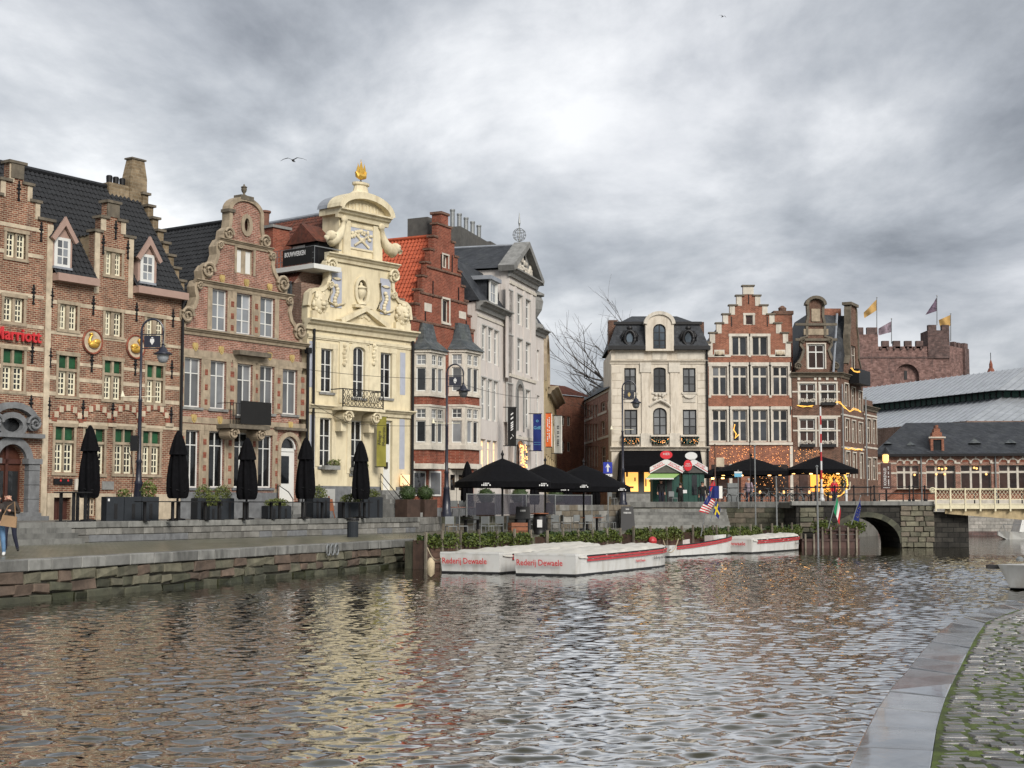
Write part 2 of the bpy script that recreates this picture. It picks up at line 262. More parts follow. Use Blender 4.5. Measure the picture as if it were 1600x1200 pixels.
# ------------------------------------------------------------------ mesh helpers
class MB:
    def __init__(s): s.v = []; s.f = []
    def add(s, vs, fs):
        o = len(s.v); s.v += [tuple(p) for p in vs]; s.f += [tuple(i + o for i in q) for q in fs]; return s
    def box(s, x0, x1, y0, y1, z0, z1, taper=0.0):
        t = taper
        return s.add([(x0, y0, z0), (x1, y0, z0), (x1, y1, z0), (x0, y1, z0), (x0 + t, y0 + t, z1), (x1 - t, y0 + t, z1), (x1 - t, y1 - t, z1), (x0 + t, y1 - t, z1)],
              [(0, 3, 2, 1), (4, 5, 6, 7), (0, 1, 5, 4), (1, 2, 6, 5), (2, 3, 7, 6), (3, 0, 4, 7)])
    def hexa(s, P):   # 8 points bottom 4, top 4
        return s.add(P, [(0, 3, 2, 1), (4, 5, 6, 7), (0, 1, 5, 4), (1, 2, 6, 5), (2, 3, 7, 6), (3, 0, 4, 7)])
    def prism_y(s, poly, y0, y1, cap=True):     # polygon in (x, z), extruded along y
        n = len(poly); vs = [(x, y0, z) for x, z in poly] + [(x, y1, z) for x, z in poly]
        fs = [(i, (i + 1) % n, n + (i + 1) % n, n + i) for i in range(n)]
        tri = tessellate_polygon([[Vector((x, z, 0)) for x, z in poly]])
        fs += [tuple(t) for t in tri] + [tuple(n + i for i in t) for t in tri]
        return s.add(vs, fs)
    def prism_z(s, poly, z0, z1):
        n = len(poly); vs = [(x, y, z0) for x, y in poly] + [(x, y, z1) for x, y in poly]
        fs = [(i, (i + 1) % n, n + (i + 1) % n, n + i) for i in range(n)]
        tri = tessellate_polygon([[Vector((x, y, 0)) for x, y in poly]])
        fs += [tuple(t) for t in tri] + [tuple(n + i for i in t) for t in tri]
        return s.add(vs, fs)
    def tube(s, path, r, n=6, cap=True):
        path = [Vector(p) for p in path]; rs = r if isinstance(r, (list, tuple)) else [r] * len(path)
        o = []; m = len(path)
        for i, p in enumerate(path):
            d = (path[min(i + 1, m - 1)] - path[max(i - 1, 0)])
            d = d.normalized() if d.length > 1e-9 else Vector((0, 0, 1))
            a = d.cross(Vector((0, 0, 1)))
            if a.length < 1e-3: a = d.cross(Vector((0, 1, 0)))
            a.normalize(); b = d.cross(a)
            o += [p + (a * cos(2 * pi * k / n) + b * sin(2 * pi * k / n)) * rs[i] for k in range(n)]
        fs = [(i * n + k, i * n + (k + 1) % n, (i + 1) * n + (k + 1) % n, (i + 1) * n + k) for i in range(m - 1) for k in range(n)]
        if cap: fs += [tuple(range(n)), tuple((m - 1) * n + k for k in range(n))]
        return s.add(o, fs)
    def lathe(s, prof, c=(0, 0, 0), n=12, sx=1.0, sy=1.0, fold=0.0, nf=8, ph=0.0):
        o = []; m = len(prof)
        for r, z in prof:
            for k in range(n):
                a = 2 * pi * k / n; rr = r * (1 + fold * cos(nf * a + ph + z * .8))
                o.append((c[0] + rr * cos(a) * sx, c[1] + rr * sin(a) * sy, c[2] + z))
        fs = [(i * n + k, i * n + (k + 1) % n, (i + 1) * n + (k + 1) % n, (i + 1) * n + k) for i in range(m - 1) for k in range(n)]
        fs += [tuple(range(n)), tuple((m - 1) * n + k for k in range(n))]
        return s.add(o, fs)
    def ball(s, c, rx, ry=None, rz=None, n=10, m=6):
        ry = ry or rx; rz = rz or rx
        return s.lathe([(max(0.02, sin(pi * i / m)) * 1.0, -cos(pi * i / m)) for i in range(m + 1)], (0, 0, 0), n) if False else s.add(
            [(c[0] + rx * sin(pi * i / m) * cos(2 * pi * k / n), c[1] + ry * sin(pi * i / m) * sin(2 * pi * k / n), c[2] - rz * cos(pi * i / m)) for i in range(m + 1) for k in range(n)],
            [(i * n + k, i * n + (k + 1) % n, (i + 1) * n + (k + 1) % n, (i + 1) * n + k) for i in range(m) for k in range(n)])
    def sheet(s, P, nu, nv):   # P(u, v) -> point, open sheet
        o = [P(i / nu, j / nv) for j in range(nv + 1) for i in range(nu + 1)]
        return s.add(o, [(j * (nu + 1) + i, j * (nu + 1) + i + 1, (j + 1) * (nu + 1) + i + 1, (j + 1) * (nu + 1) + i) for j in range(nv) for i in range(nu)])
    def mesh(s, name, mat):
        me = bpy.data.meshes.new(name); me.from_pydata(s.v, [], s.f); me.update()
        if mat: me.materials.append(M[mat] if isinstance(mat, str) else mat)
        return me
    def build(s, name, mat, parent=None, smooth=False, bevel=0):
        me = s.mesh(name, mat)
        if smooth: me.polygons.foreach_set('use_smooth', [True] * len(me.polygons))
        o = link(name, me, parent)
        if bevel:
            b = o.modifiers.new('bevel', 'BEVEL'); b.width = bevel; b.segments = 2; b.limit_method = 'ANGLE'
        return o
def link(name, data, parent=None):
    o = bpy.data.objects.new(name, data); COL.objects.link(o)
    if parent is not None: o.parent = parent
    return o
def tag(o, label=None, cat=None, group=None, kind=None):
    if label: o['label'] = label
    if cat: o['category'] = cat
    if group: o['group'] = group
    if kind: o['kind'] = kind
    return o
def empty(name, loc, rz=0.0, label=None, cat=None, group=None):
    o = link(name, None); o.location = loc; o.rotation_euler = (0, 0, rz); o.empty_display_size = 0.3
    return tag(o, label, cat, group)
def kids(o, _c={}): return [c for c in bpy.data.objects if c.parent == o]
def copy_tree(o, parent=None, loc=None, rz=None):
    c = o.copy(); COL.objects.link(c); c.parent = parent
    if loc is not None: c.location = loc
    if rz is not None: c.rotation_euler = (0, 0, rz)
    for ch in list(o.children): copy_tree(ch, c)
    return c
_txt = {}
def text(name, s, size, mat, parent, loc, rot=(pi / 2, 0, 0), align='CENTER', width=None, depth=0.006, bold=0.0, spacing=1.0):
    cu = bpy.data.curves.new(name, 'FONT'); cu.body = s; cu.size = size; cu.extrude = depth; cu.align_x = align; cu.align_y = 'CENTER'; cu.offset = bold; cu.resolution_u = 2; cu.space_character = spacing
    tmp = bpy.data.objects.new('tmp', cu); COL.objects.link(tmp)
    bpy.context.view_layer.update()
    me = bpy.data.meshes.new_from_object(tmp.evaluated_get(bpy.context.evaluated_depsgraph_get()))
    bpy.data.objects.remove(tmp); me.name = name; me.materials.clear(); me.materials.append(M[mat])
    o = link(name, me, parent); o.location = loc; o.rotation_euler = rot
    if width and me.vertices:
        xs = [v.co.x for v in me.vertices]; wd = max(xs) - min(xs)
        if wd > 0: o.scale = (width / wd, 1, 1)
    return o
def pantiles(name, p00, p10, p11, p01, mat, parent, tw=0.24, rh=0.32, amp=0.035, lift=0.03):
    p00, p10, p11, p01 = map(Vector, (p00, p10, p11, p01))
    nt_ = max(2, int(max((p10 - p00).length, (p11 - p01).length) / tw)); nr = max(2, int(((p01 - p00).length + (p11 - p10).length) / 2 / rh))
    nrm = (p10 - p00).cross(p01 - p00)
    if nrm.length < 1e-6: nrm = (p11 - p01).cross(p01 - p00)
    nrm.normalize()
    if nrm.z < 0: nrm = -nrm
    S = 4; U = nt_ * S; v = []; f = []
    rng = random.Random(len(name) + U)
    rowj = [[rng.uniform(-.006, .006) for _ in range(nt_ + 1)] for _ in range(nr)]
    for r in range(nr):
        for half in (0, 1):
            tv = (r + half) / nr
            for i in range(U + 1):
                tu = i / U; base = (p00 * (1 - tu) + p10 * tu) * (1 - tv) + (p01 * (1 - tu) + p11 * tu) * tv
                h = amp * sin(2 * pi * i / S) + (lift if half == 0 else 0) + rowj[r][i // S]
                v.append(base + nrm * h)
    W = U + 1
    for k in range(2 * nr - 1):
        for i in range(U): f.append((k * W + i, k * W + i + 1, (k + 1) * W + i + 1, (k + 1) * W + i))
    me = bpy.data.meshes.new(name); me.from_pydata([tuple(p) for p in v], [], f); me.materials.append(M[mat])
    o = link(name, me, parent); o['kind'] = 'stuff'; return o
# ------------------------------------------------------------------ facade class: a building front in its own plane
class Facade:
    """local x along the front, y into the building, z up from the base"""
    def __init__(s, name, label, cat, A, B, zb, group=None):
        A = Vector((A[0], A[1], zb)); B = Vector((B[0], B[1], zb)); s.A = A; s.zb = zb
        s.rz = atan2(B.y - A.y, B.x - A.x); s.W = (B - A).length
        s.o = empty(name, A, s.rz, label, cat, group); s.R = Matrix.Rotation(-s.rz, 3, 'Z'); s.holes = []
        s.c0 = s.R @ (CAMP - A)
    def uv(s, px, py, w=0.0):
        d = s.R @ ray(px, py); t = (w - s.c0.y) / d.y; p = s.c0 + d * t; return p.x, p.z
    def u(s, px, py=700, w=0.0): return s.uv(px, py, w)[0]
    def v(s, px, py, w=0.0): return s.uv(px, py, w)[1]
    def rect(s, x0, x1, yt, yb, w=0.0):
        xm, ym = (x0 + x1) / 2, (yt + yb) / 2
        return s.u(x0, ym, w), s.u(x1, ym, w), s.v(xm, yb, w), s.v(xm, yt, w)
    def wall(s, outline, mat, th=0.4, w0=0.0, name='wall', holes=None):
        hs = s.holes if holes is None else holes
        loops = [list(outline)] + [list(h) for h in hs]
        flat = [p for l in loops for p in l]
        tri = tessellate_polygon([[Vector((x, z, 0)) for x, z in l] for l in loops])
        v = [(x, w0, z) for x, z in flat] + [(x, w0 + th, z) for x, z in flat]; n = len(flat)
        f = []
        for a, b, c in tri:
            A, B, C = flat[a], flat[b], flat[c]
            cr_ = (B[0] - A[0]) * (C[1] - A[1]) - (B[1] - A[1]) * (C[0] - A[0])
            f.append((a, b, c) if cr_ > 0 else (a, c, b))
        k = 0
        for l in loops:
            m = len(l)
            for i in range(m): f.append((k + i, k + (i + 1) % m, n + k + (i + 1) % m, n + k + i))
            k += m
        return MB().add(v, f).build(name, mat, s.o)
    def box(s, name, u0, u1, v0, v1, mat, w0=-0.08, w1=0.05, parent=None, bevel=0):
        return MB().box(u0, u1, w0, w1, v0, v1).build(name, mat, parent or s.o, bevel=bevel)
    def band(s, x0, x1, y, h, mat, proud=0.06, name='string_course', th=0.03):
        """stone course between columns x0 and x1; y read at the middle"""
        xm = (x0 + x1) / 2; v = s.v(xm, y); return s.bandr(s.u(x0, y), s.u(x1, y), v, h, mat, proud, name)
    def bandr(s, u0, u1, v, h, mat, proud=0.06, name='string_course'):
        cuts = sorted((min(p[0] for p in l) - .1, max(p[0] for p in l) + .1) for l in s.holes if min(p[1] for p in l) < v + h / 2 and max(p[1] for p in l) > v - h / 2)
        a = u0
        for c0, c1 in cuts + [(u1, u1)]:
            if min(c0, u1) - a > .05: s.box(name, a, min(c0, u1), v - h / 2, v + h / 2, mat, -proud, 0.03)
            a = max(a, c1)
    def cornice(s, u0, u1, v, mat, h=0.35, proud=0.35, name='cornice'):
        prof = [(0.03, -h), (-proud * .25, -h), (-proud * .35, -h * .6), (-proud * .6, -h * .45), (-proud * .75, -h * .2), (-proud, -h * .15), (-proud, 0), (0.03, 0)]
        m = len(prof); vs = [(u0, y, v + z) for y, z in prof] + [(u1, y, v + z) for y, z in prof]
        fs = [(i, (i + 1) % m, m + (i + 1) % m, m + i) for i in range(m)] + [tuple(range(m)), tuple(range(m, 2 * m))]
        return MB().add(vs, fs).build(name, mat, s.o)
    def strip(s, path, width, mat, w0=-0.06, w1=0.2, name='coping', closed=False):
        """moulding of given width along the inside/both sides of a path in the front plane"""
        n = len(path); b = MB(); P = [Vector((x, z)) for x, z in path]; o = []
        for i, p in enumerate(P):
            d = (P[(i + 1) % n] - P[i - 1]) if closed else (P[min(i + 1, n - 1)] - P[max(i - 1, 0)])
            d = d.normalized() if d.length > 1e-9 else Vector((1, 0)); nn = Vector((-d.y, d.x)) * width / 2
            a, c = p + nn, p - nn; o.append([(a.x, w0, a.y), (c.x, w0, c.y), (c.x, w1, c.y), (a.x, w1, a.y)])
        vs = [q for r in o for q in r]; m = n if closed else n - 1; fs = []
        for i in range(m):
            j = (i + 1) % n
            for k in range(4): fs.append((i * 4 + k, i * 4 + (k + 1) % 4, j * 4 + (k + 1) % 4, j * 4 + k))
        if not closed: fs += [(0, 1, 2, 3), tuple((n - 1) * 4 + k for k in range(4))]
        return b.add(vs, fs).build(name, mat, s.o)
    # ---- windows
    def loop(s, u0, u1, v0, v1, arch=0.0, n=8):
        if arch <= 0: return [(u0, v0), (u1, v0), (u1, v1), (u0, v1)]
        c = (u0 + u1) / 2; r = (u1 - u0) / 2
        return [(u0, v0), (u1, v0)] + [(c + r * cos(pi * i / n), v1 - arch + arch * sin(pi * i / n)) for i in range(n + 1)]
    def window(s, x0, x1, yt, yb, cols=2, rows=(1,), fm='paint_white', gm='glass_dark', fw=0.07, bw=0.045, rec=0.13, arch=0.0, sill=None, sur=None, surw=0.14, name='window', uvs=None, w0=0.0, split=True, hole=True, panel=None, npan=0, mull=None):
        u0, u1, v0, v1 = uvs if uvs else s.rect(x0, x1, yt, yb, w0)
        if u1 < u0: u0, u1 = u1, u0
        ar = arch * (u1 - u0) / 2 if arch else 0.0
        lp = s.loop(u0, u1, v0, v1, ar)
        if hole: s.holes.append(lp)
        W, H = u1 - u0, v1 - v0; f = MB(); y0, y1 = w0 + rec, w0 + rec + 0.07
        fr = MB()
        # outer frame as strips
        n = len(lp); c = Vector(((u0 + u1) / 2, (v0 + v1) / 2)); inner = []
        for x, z in lp:
            sx_ = (W - 2 * fw) / W; sz_ = (H - 2 * fw) / H; inner.append((c.x + (x - c.x) * sx_, c.y + (z - c.y) * sz_))
        vs = [(x, y0, z) for x, z in lp] + [(x, y0, z) for x, z in inner] + [(x, y1, z) for x, z in inner] + [(x, y1, z) for x, z in lp]
        for i in range(n):
            j = (i + 1) % n; fr.f += [(i, j, n + j, n + i), (n + i, n + j, 2 * n + j, 2 * n + i)]
        fr.v = vs
        tot = sum(rows); vb = [v0 + fw]; acc = 0
        for r in rows[::-1]: acc += r; vb.append(v0 + fw + (H - 2 * fw) * acc / tot)
        nr = len(rows); ub = [u0 + fw + (W - 2 * fw) * i / cols for i in range(cols + 1)]
        for i in range(1, cols):
            t_ = bw * (1.5 if (mull and i == cols // 2) else 1)
            fr.box(ub[i] - t_ / 2, ub[i] + t_ / 2, y0 + .008, y1 - .008, v0 + fw * .9, v1 - fw * .9)
        for k in range(1, nr): fr.box(u0 + fw * .9, u1 - fw * .9, y0 + .012, y1 - .012, vb[k] - bw / 2, vb[k] + bw / 2)
        wo = fr.build(name, fm, s.o)
        if ar or not split:
            MB().prism_y(inner, y0 + 0.03, y0 + 0.05).build('pane', gm if not isinstance(gm, (list, tuple)) else gm[0], wo)
        else:
            for i in range(cols):
                for k in range(nr):
                    g = gm if not isinstance(gm, (list, tuple)) else gm[min(len(gm) - 1, nr - 1 - k)]
                    if panel and nr - 1 - k < npan: g = panel
                    jt = random.uniform(-.006, .006); ju = random.uniform(-.006, .006)
                    a0, a1, b0, b1 = ub[i] + bw / 2, ub[i + 1] - bw / 2, vb[k] + bw / 2, vb[k + 1] - bw / 2
                    if i == 0: a0 = ub[0] - .005
                    if i == cols - 1: a1 = ub[-1] + .005
                    if k == 0: b0 = vb[0] - .005
                    if k == nr - 1: b1 = vb[-1] + .005
                    yy = y0 + .035
                    MB().hexa([(a0, yy - ju, b0), (a1, yy + ju, b0), (a1, yy + .02, b0), (a0, yy + .02, b0), (a0, yy - ju + jt, b1), (a1, yy + ju + jt, b1), (a1, yy + .02, b1), (a0, yy + .02, b1)]).build('pane' if g != panel else 'shutter', g, wo)
        if sill: MB().box(u0 - .12, u1 + .12, w0 - .09, w0 + rec, v0 - .13, v0 - .004).build('sill', sill, wo)
        if sur:
            q = MB(); a = surw
            q.box(u0 - a, u0 - .003, w0 - .035, w0 + .06, v0, v1 - ar).box(u1 + .003, u1 + a, w0 - .035, w0 + .06, v0, v1 - ar)
            if not ar: q.box(u0 - a * 1.15, u1 + a * 1.15, w0 - .045, w0 + .06, v1 + .003, v1 + a)
            else:
                cc = (u0 + u1) / 2; rr = W / 2; k = 10
                for i in range(k):
                    p = []
                    for yy_ in (w0 - .045, w0 + .06):
                        for t2, r2_ in ((i, 0), (i + 1, 0), (i + 1, a), (i, a)):
                            th = pi * t2 / k; p.append((cc + (rr + .003 + r2_) * cos(th), yy_, v1 - ar + (ar + .003 + r2_) * sin(th)))
                    q.hexa(p)
            q.build('surround', sur, wo)
        return wo
    def pair(s, xs, yt, yb, green=None, fm='paint_cream', gm='glass_dark', stone='stone_tan', rows=4):
        """two small-paned casements with a stone mullion, optional green shutters above"""
        (a0, a1), (b0, b1) = xs; U0, U1, V0, V1 = s.rect(a0, b1, yt, yb)
        um0, um1 = s.u(a1, (yt + yb) / 2), s.u(b0, (yt + yb) / 2)
        s.holes.append(s.loop(U0, U1, V0, V1))
        wo = MB().box(um0, um1, .02, .3, V0, V1).box(U0 - .12, U0, -.03, .1, V0 - .02, V1).box(U1, U1 + .12, -.03, .1, V0 - .02, V1).box(U0 - .16, U1 + .16, -.05, .1, V1 + .002, V1 + .16).box(U0 - .16, U1 + .16, -.06, .1, V0 - .14, V0 - .022).build('window', stone, s.o)
        vt = V1
        if green:
            vt = s.v((a0 + b1) / 2, green)
            MB().box(U0 - .02, U1 + .02, .0, .29, vt - .06, vt + .06).build('transom', stone, wo)
            for p, q in ((U0, um0), (um1, U1)):
                MB().box(p + .004, q - .004, .13, .18, vt + .062, V1 - .004).box(p + .05, q - .05, .115, .14, vt + .12, V1 - .06).build('shutter', 'shutter_green', wo)
            vt -= .062
        for p, q in ((U0, um0), (um1, U1)):
            fr = MB(); w_ = q - p; h_ = vt - V0; b = .085
            fr.box(p + .003, p + b, .12, .19, V0 + .003, vt).box(q - b, q - .003, .12, .19, V0 + .003, vt).box(p + b, q - b, .12, .19, V0 + .003, V0 + b).box(p + b, q - b, .12, .19, vt - b, vt)
            m_ = (p + q) / 2; fr.box(m_ - .025, m_ + .025, .125, .185, V0 + b, vt - b)
            for k in range(1, rows): z = V0 + b + (h_ - 2 * b) * k / rows; fr.box(p + b, q - b, .13, .18, z - .025, z + .025)
            fr.build('casement', fm, wo)
            MB().box(p + b - .01, q - b + .01, .15, .165, V0 + b - .01, vt - b + .01).build('pane', gm, wo)
        return wo
    def body(s, u0, u1, v1, depth, mat, name='side_wall', w0=0.402, v0=0.0):
        return MB().box(u0, u1, w0, depth, v0, v1).build(name, mat, s.o)
    def anchor(s, px, py, h=0.85):
        u, v = s.uv(px, py); k = 'anchor'
        if k not in _cache:
            b = MB(); b.box(-.03, .03, -.05, .0, -.5, .5)
            for z, r in ((.28, .09), (.1, .13), (-.12, .08)): b.lathe([(.02, -.1), (r, 0), (.02, .1)], (0, -.03, z), 6, sy=.35)
            b.box(-.05, .05, -.055, .0, -.5, -.42)
            _cache[k] = b.mesh('wall_anchor', 'iron_black')
        o = link('wall_anchor', _cache[k], s.o); o.location = (u, 0, v); o.scale = (1.1, 1, h); return o
    def quoins(s, u, v0, v1, mat, wid=0.5, alt=0.3, h=0.42, side=1, w0=-.03):
        z = v0; i = 0
        while z < v1 - .05:
            z2 = min(z + h - .012, v1); wd = wid if i % 2 == 0 else alt
            MB().box(min(u, u + side * wd), max(u, u + side * wd), w0 - random.uniform(0, .008), .03, z, z2).build('quoin', mat, s.o); z += h; i += 1
_cache = {}
def volute(b, u, v, r, w0=-0.12, w1=0.12, turns=1.6, flip=1, n=26):
    pts = []
    for i in range(n + 1):
        t = i / n; a = turns * 2 * pi * t; rr = r * (1 - .82 * t); pts.append((u + flip * rr * cos(a), w0 - .02 - .05 * t, v + rr * sin(a)))
    b.tube(pts, [max(.03, r * .22 * (1 - .5 * i / n)) for i in range(n + 1)], 6)
    k = 16; b.add([(u + flip * r * .95 * cos(2 * pi * i / k), y, v + r * .95 * sin(2 * pi * i / k)) for y in (w0 + .05, w1) for i in range(k)],
          [(i, (i + 1) % k, k + (i + 1) % k, k + i) for i in range(k)] + [tuple(range(k)), tuple(range(k, 2 * k))])
def mirror_outline(half, uc):      # half: left side bottom->top, mirrored about uc; counter-clockwise result
    right = [(2 * uc - x, z) for x, z in half]
    return right + half[::-1]
def step_half(us, vs):             # stepped gable left half: us increasing, vs the level at which each step starts
    r = []
    for i, u in enumerate(us):
        r.append((u, vs[i])); r.append((u, vs[i + 1]))
    return r
def urn(b, c, h, n=12):
    x, y, z = c; p = [(.30, 0), (.30, .08), (.16, .12), (.10, .22), (.14, .27), (.26, .42), (.30, .60), (.24, .70), (.33, .72), (.33, .76), (.18, .82), (.07, .88), (.10, .93), (.03, 1.0)]
    b.lathe([(r * h * .8, t * h) for r, t in p], (x, y, z), n)
def rosette(s, px, py, r=0.16, mat='gold_matt'):
    u, v = s.uv(px, py)
    if 'shield' not in _cache:
        b = MB(); k = 10
        pr = [(0, .2), (.14, .19), (.17, .05), (.12, -.12), (0, -.22), (-.12, -.12), (-.17, .05), (-.14, .19)]
        b.prism_y(pr, -.07, .01); b.prism_y([(x * .55, z * .55) for x, z in pr], -.1, -.07)
        _cache['shield'] = b.mesh('shield', 'gold_matt')
    o = link('shield', _cache['shield'], s.o); o.location = (u, 0, v); o.scale = (r / .16,) * 3; return o

TZ = 1.88        # terrace level
QZ = 1.10        # lower quay level
PZ = 2.55        # street / square level beyond
def plan(px, Y): return At(px, 800, Y)
P72, P280, P477, P641, P745, P850 = plan(72, 63.1), plan(280, 69.4), plan(477, 76.7), plan(641, 82.9), plan(745, 89.8), plan(850, 104.8)

# ================================================================== hotel, stepped gable bay at the left edge of the view
PL = on_line(-26, P72, P280)
f = Facade('gabled_house', 'brick house with red hotel lettering and arched grey stone portal, leftmost', 'house', PL, P72, TZ)
for xs, yt, yb, g in ((((10, 24), (27, 40)), 364, 403, None), (((6, 20), (24, 37)), 465, 503, None), (((4, 18.5), (22, 37)), 546, 610, 570)):
    f.pair(xs, yt, yb, g)
du0, du1, dv0, dv1 = f.rect(-8, 37, 694, 812); dv0 = .35
door_loop = f.loop(du0, du1, dv0, dv1, (du1 - du0) / 2, 10); f.holes.append(door_loop)
ou, ov = f.uv(16, 664); ol = [(ou + .62 * cos(2 * pi * i / 16), ov + .42 * sin(2 * pi * i / 16)) for i in range(16)]; f.holes.append(ol)
uc = f.u(27, 260); e_ = f.W
lv = [f.v(67, 344), f.v(56, 317), f.v(44, 291), f.v(33, 278)]
us = [0.02, 2 * uc - f.u(62, 317) , 2 * uc - f.u(50, 290), 2 * uc - f.u(38, 262)]
lv = [0, f.v(70, 345), f.v(57, 317), f.v(44, 290), f.v(30, 257)]
us = [2 * uc - (e_ - .02)] + us[1:]
half = step_half(us, lv)
f.wall(mirror_outline(half, uc), 'brick_hotel')
for i in range(4):
    for sd_ in (1, -1):
        if i == 3 and sd_ == -1: continue
        a, b_ = us[i], (us[i + 1] if i < 3 else 2 * uc - us[3])
        if sd_ == -1: a, b_ = 2 * uc - b_, 2 * uc - a
        MB().box(a - .1, b_ + .1, -.1, .5, lv[i + 1], lv[i + 1] + .12).build('step_cap', 'stone_weathered', f.o)
        if i: MB().box(a - .02 if sd_ > 0 else b_ - .22, a + .22 if sd_ > 0 else b_ + .02, -.025, .02, lv[i], lv[i + 1] - .003).build('quoin', 'stone_cream', f.o)
f.box('pier', uc - .32, uc + .32, lv[3] + .2, lv[4] - .003, 'stone_weathered', -.06, .03)
for y in (353, 395, 459, 505, 540, 572, 612): f.band(-20, 68, y + (2 if y > 500 else 0), .16, 'stone_cream', .025)
f.box('quoin_strip', e_ - .32, e_ - .02, 0, f.v(70, 350), 'stone_cream', -.045, .03)
for p in ((29, 298), (64, 362), (52, 460), (50, 552), (48, 633)): f.anchor(*p)
b = MB()                                     # portal: pilasters, arch ring, scrolled top
k = 12; cc = (du0 + du1) / 2; rr = (du1 - du0) / 2; vs_ = dv1 - rr
for i in range(k):
    p = []
    for yy in (-.18, .1):
        for t2, r2_ in ((i, .004), (i + 1, .004), (i + 1, .34), (i, .34)): th = pi * t2 / k; p.append((cc + (rr + r2_) * cos(th), yy, vs_ + (rr + r2_) * sin(th)))
    b.hexa(p)
for s_ in (-1, 1):
    x = cc + s_ * (rr + .3); b.box(x - .28, x + .28, -.30, .05, 0.3, vs_ - .1).box(x - .36, x + .36, -.36, .05, vs_ - .1, vs_ + .12).box(x - .36, x + .36, -.36, .05, 0, .3)
    for zq in (.9, 1.5, 2.1): b.box(x - .3, x + .3, -.33, .05, zq, zq + .03)
    volute(b, cc + s_ * (rr + .25), dv1 + .9, .34, -.3, .05, flip=-s_)
pt_ = f.v(16, 645)
b.box(cc - rr - .75, cc + rr + .75, -.38, .05, dv1 + .28, dv1 + .46)
f_arc = [(ou + 1.15 * cos(pi * i / 10), ov + .05 + .78 * sin(pi * i / 10)) for i in range(11)]
b.build('portal', 'stone_blue', f.o)
f.strip(f_arc, .26, 'stone_blue', -.3, .05, 'portal_hood'); f.strip(ol, .24, 'stone_blue', -.2, .05, 'oval_frame', True)
MB().prism_y([(x, z) for x, z in ol], .15, .18).build('pane', 'glass_dark', f.o)
d = MB().prism_y([(x, z) for x, z in door_loop], .28, .34).build('door', 'door_oak', f.o)
MB().box(cc - .07, cc + .07, .2, .28, dv0, dv1 - .05).box(du0, du1, .2, .28, vs_ - .1, vs_ + .1).build('door_frame', 'door_brown', d)
MB().box(du0 + .1, cc - .12, .25, .29, dv0 + .4, vs_ - .4).build('door_panel', 'glass_dark', d); MB().box(cc + .12, du1 - .1, .25, .29, dv0 + .4, vs_ - .4).build('door_panel', 'glass_dark', d)
MB().box(du0 - .8, du1 + .8, -.7, .05, .0, .18).box(du0 - .5, du1 + .5, -.45, .04, .18, .34).build('doorstep', 'stone_blue', f.o)
tu, tv = f.uv(24, 524); text('hotel_lettering', 'Marriott', .74, 'letter_red', f.o, (tu, -.13, tv), width=f.u(61) - f.u(-13), depth=.05, bold=.012)
f.body(-.1, e_ + .0, f.v(70, 345) - .1, 7, 'brick_hotel')
hotel0 = f

# ================================================================== hotel, main wing with swans
f = Facade('swan_hotel', 'brick hotel wing with two golden swan medallions and black tiled roof', 'building', P72, P280, TZ)
H1 = f
for xs, yt, yb in ((((93, 104), (109, 120.5)), 476, 515), (((164, 174), (179, 190)), 487, 525), (((229, 239), (245, 255)), 497, 533)): f.pair(xs, yt, yb)
for xs, yt, yb, g in ((((91, 104.5), (107.5, 120)), 556, 618, 578), (((162.5, 174.5), (178, 189)), 564, 624, 585), (((229, 240), (244, 254.5)), 571, 629, 592),
                      (((85.5, 99), (101, 115)), 667, 738, 690), (((132, 146), (149.5, 162.5)), 670, 740, 692), (((179, 192), (194.5, 207)), 671, 740, 693), (((222.5, 234), (237.5, 249)), 674, 741, 695)): f.pair(xs, yt, yb, g)
f.pair(((165, 175), (180.5, 190)), 394, 430)
cu0, cu1, cv0, cv1 = f.rect(83, 109, 778, 819); f.holes.append([(cu0, .02), (cu1, .02), (cu1, cv1), (cu0, cv1)])
MB().box(cu0, cu1, .2, .26, .02, cv1).box((cu0 + cu1) / 2 - .04, (cu0 + cu1) / 2 + .04, .17, .2, .02, cv1).build('cellar_door', 'door_brown', f.o)
for x0, x1 in ((136, 150), (182, 200), (232, 243)): f.window(x0, x1, 778, 806, 3, (1, 1, 1), fm='stone_cream', bw=.07, gm='glass_brown', split=False, name='cellar_window')
ev = f.v(180, 452); W_ = f.W
ga, gb = f.u(147, 440), f.u(207, 445); st = [(ga, gb, f.v(150, 362)), (f.u(158, 350), f.u(196, 350), f.v(177, 344)), (f.u(168, 330), f.u(186, 330), f.v(177, 318))]
f.wall([(.0, 0), (W_, 0), (W_, ev), (gb, ev), (gb, st[0][2]), (st[1][1], st[0][2]), (st[1][1], st[1][2]), (st[2][1], st[1][2]), (st[2][1], st[2][2]), (st[2][0], st[2][2]), (st[2][0], st[1][2]), (st[1][0], st[1][2]), (st[1][0], st[0][2]), (ga, st[0][2]), (ga, ev), (0, ev)], 'brick_hotel')
for a, b_, v_ in ((ga, st[1][0], st[0][2]), (st[1][1], gb, st[0][2]), (st[1][0], st[2][0], st[1][2]), (st[2][1], st[1][1], st[1][2]), (st[2][0], st[2][1], st[2][2])):
    MB().box(a - .1, b_ + .1, -.1, .5, v_, v_ + .12).build('step_cap', 'stone_weathered', f.o)
for a, v0_, v1_ in ((ga, ev, st[0][2]), (gb - .26, ev, st[0][2]), (st[1][0], st[0][2], st[1][2]), (st[1][1] - .26, st[0][2], st[1][2])):
    MB().box(a - .01, a + .27, -.03, .02, v0_ - .3 if v0_ == ev else v0_ + .12, v1_ - .003).build('quoin', 'stone_cream', f.o)
f.box('pier', st[2][0] - .01, st[2][1] + .01, st[1][2] + .13, st[2][2] - .003, 'stone_weathered', -.04, .03)
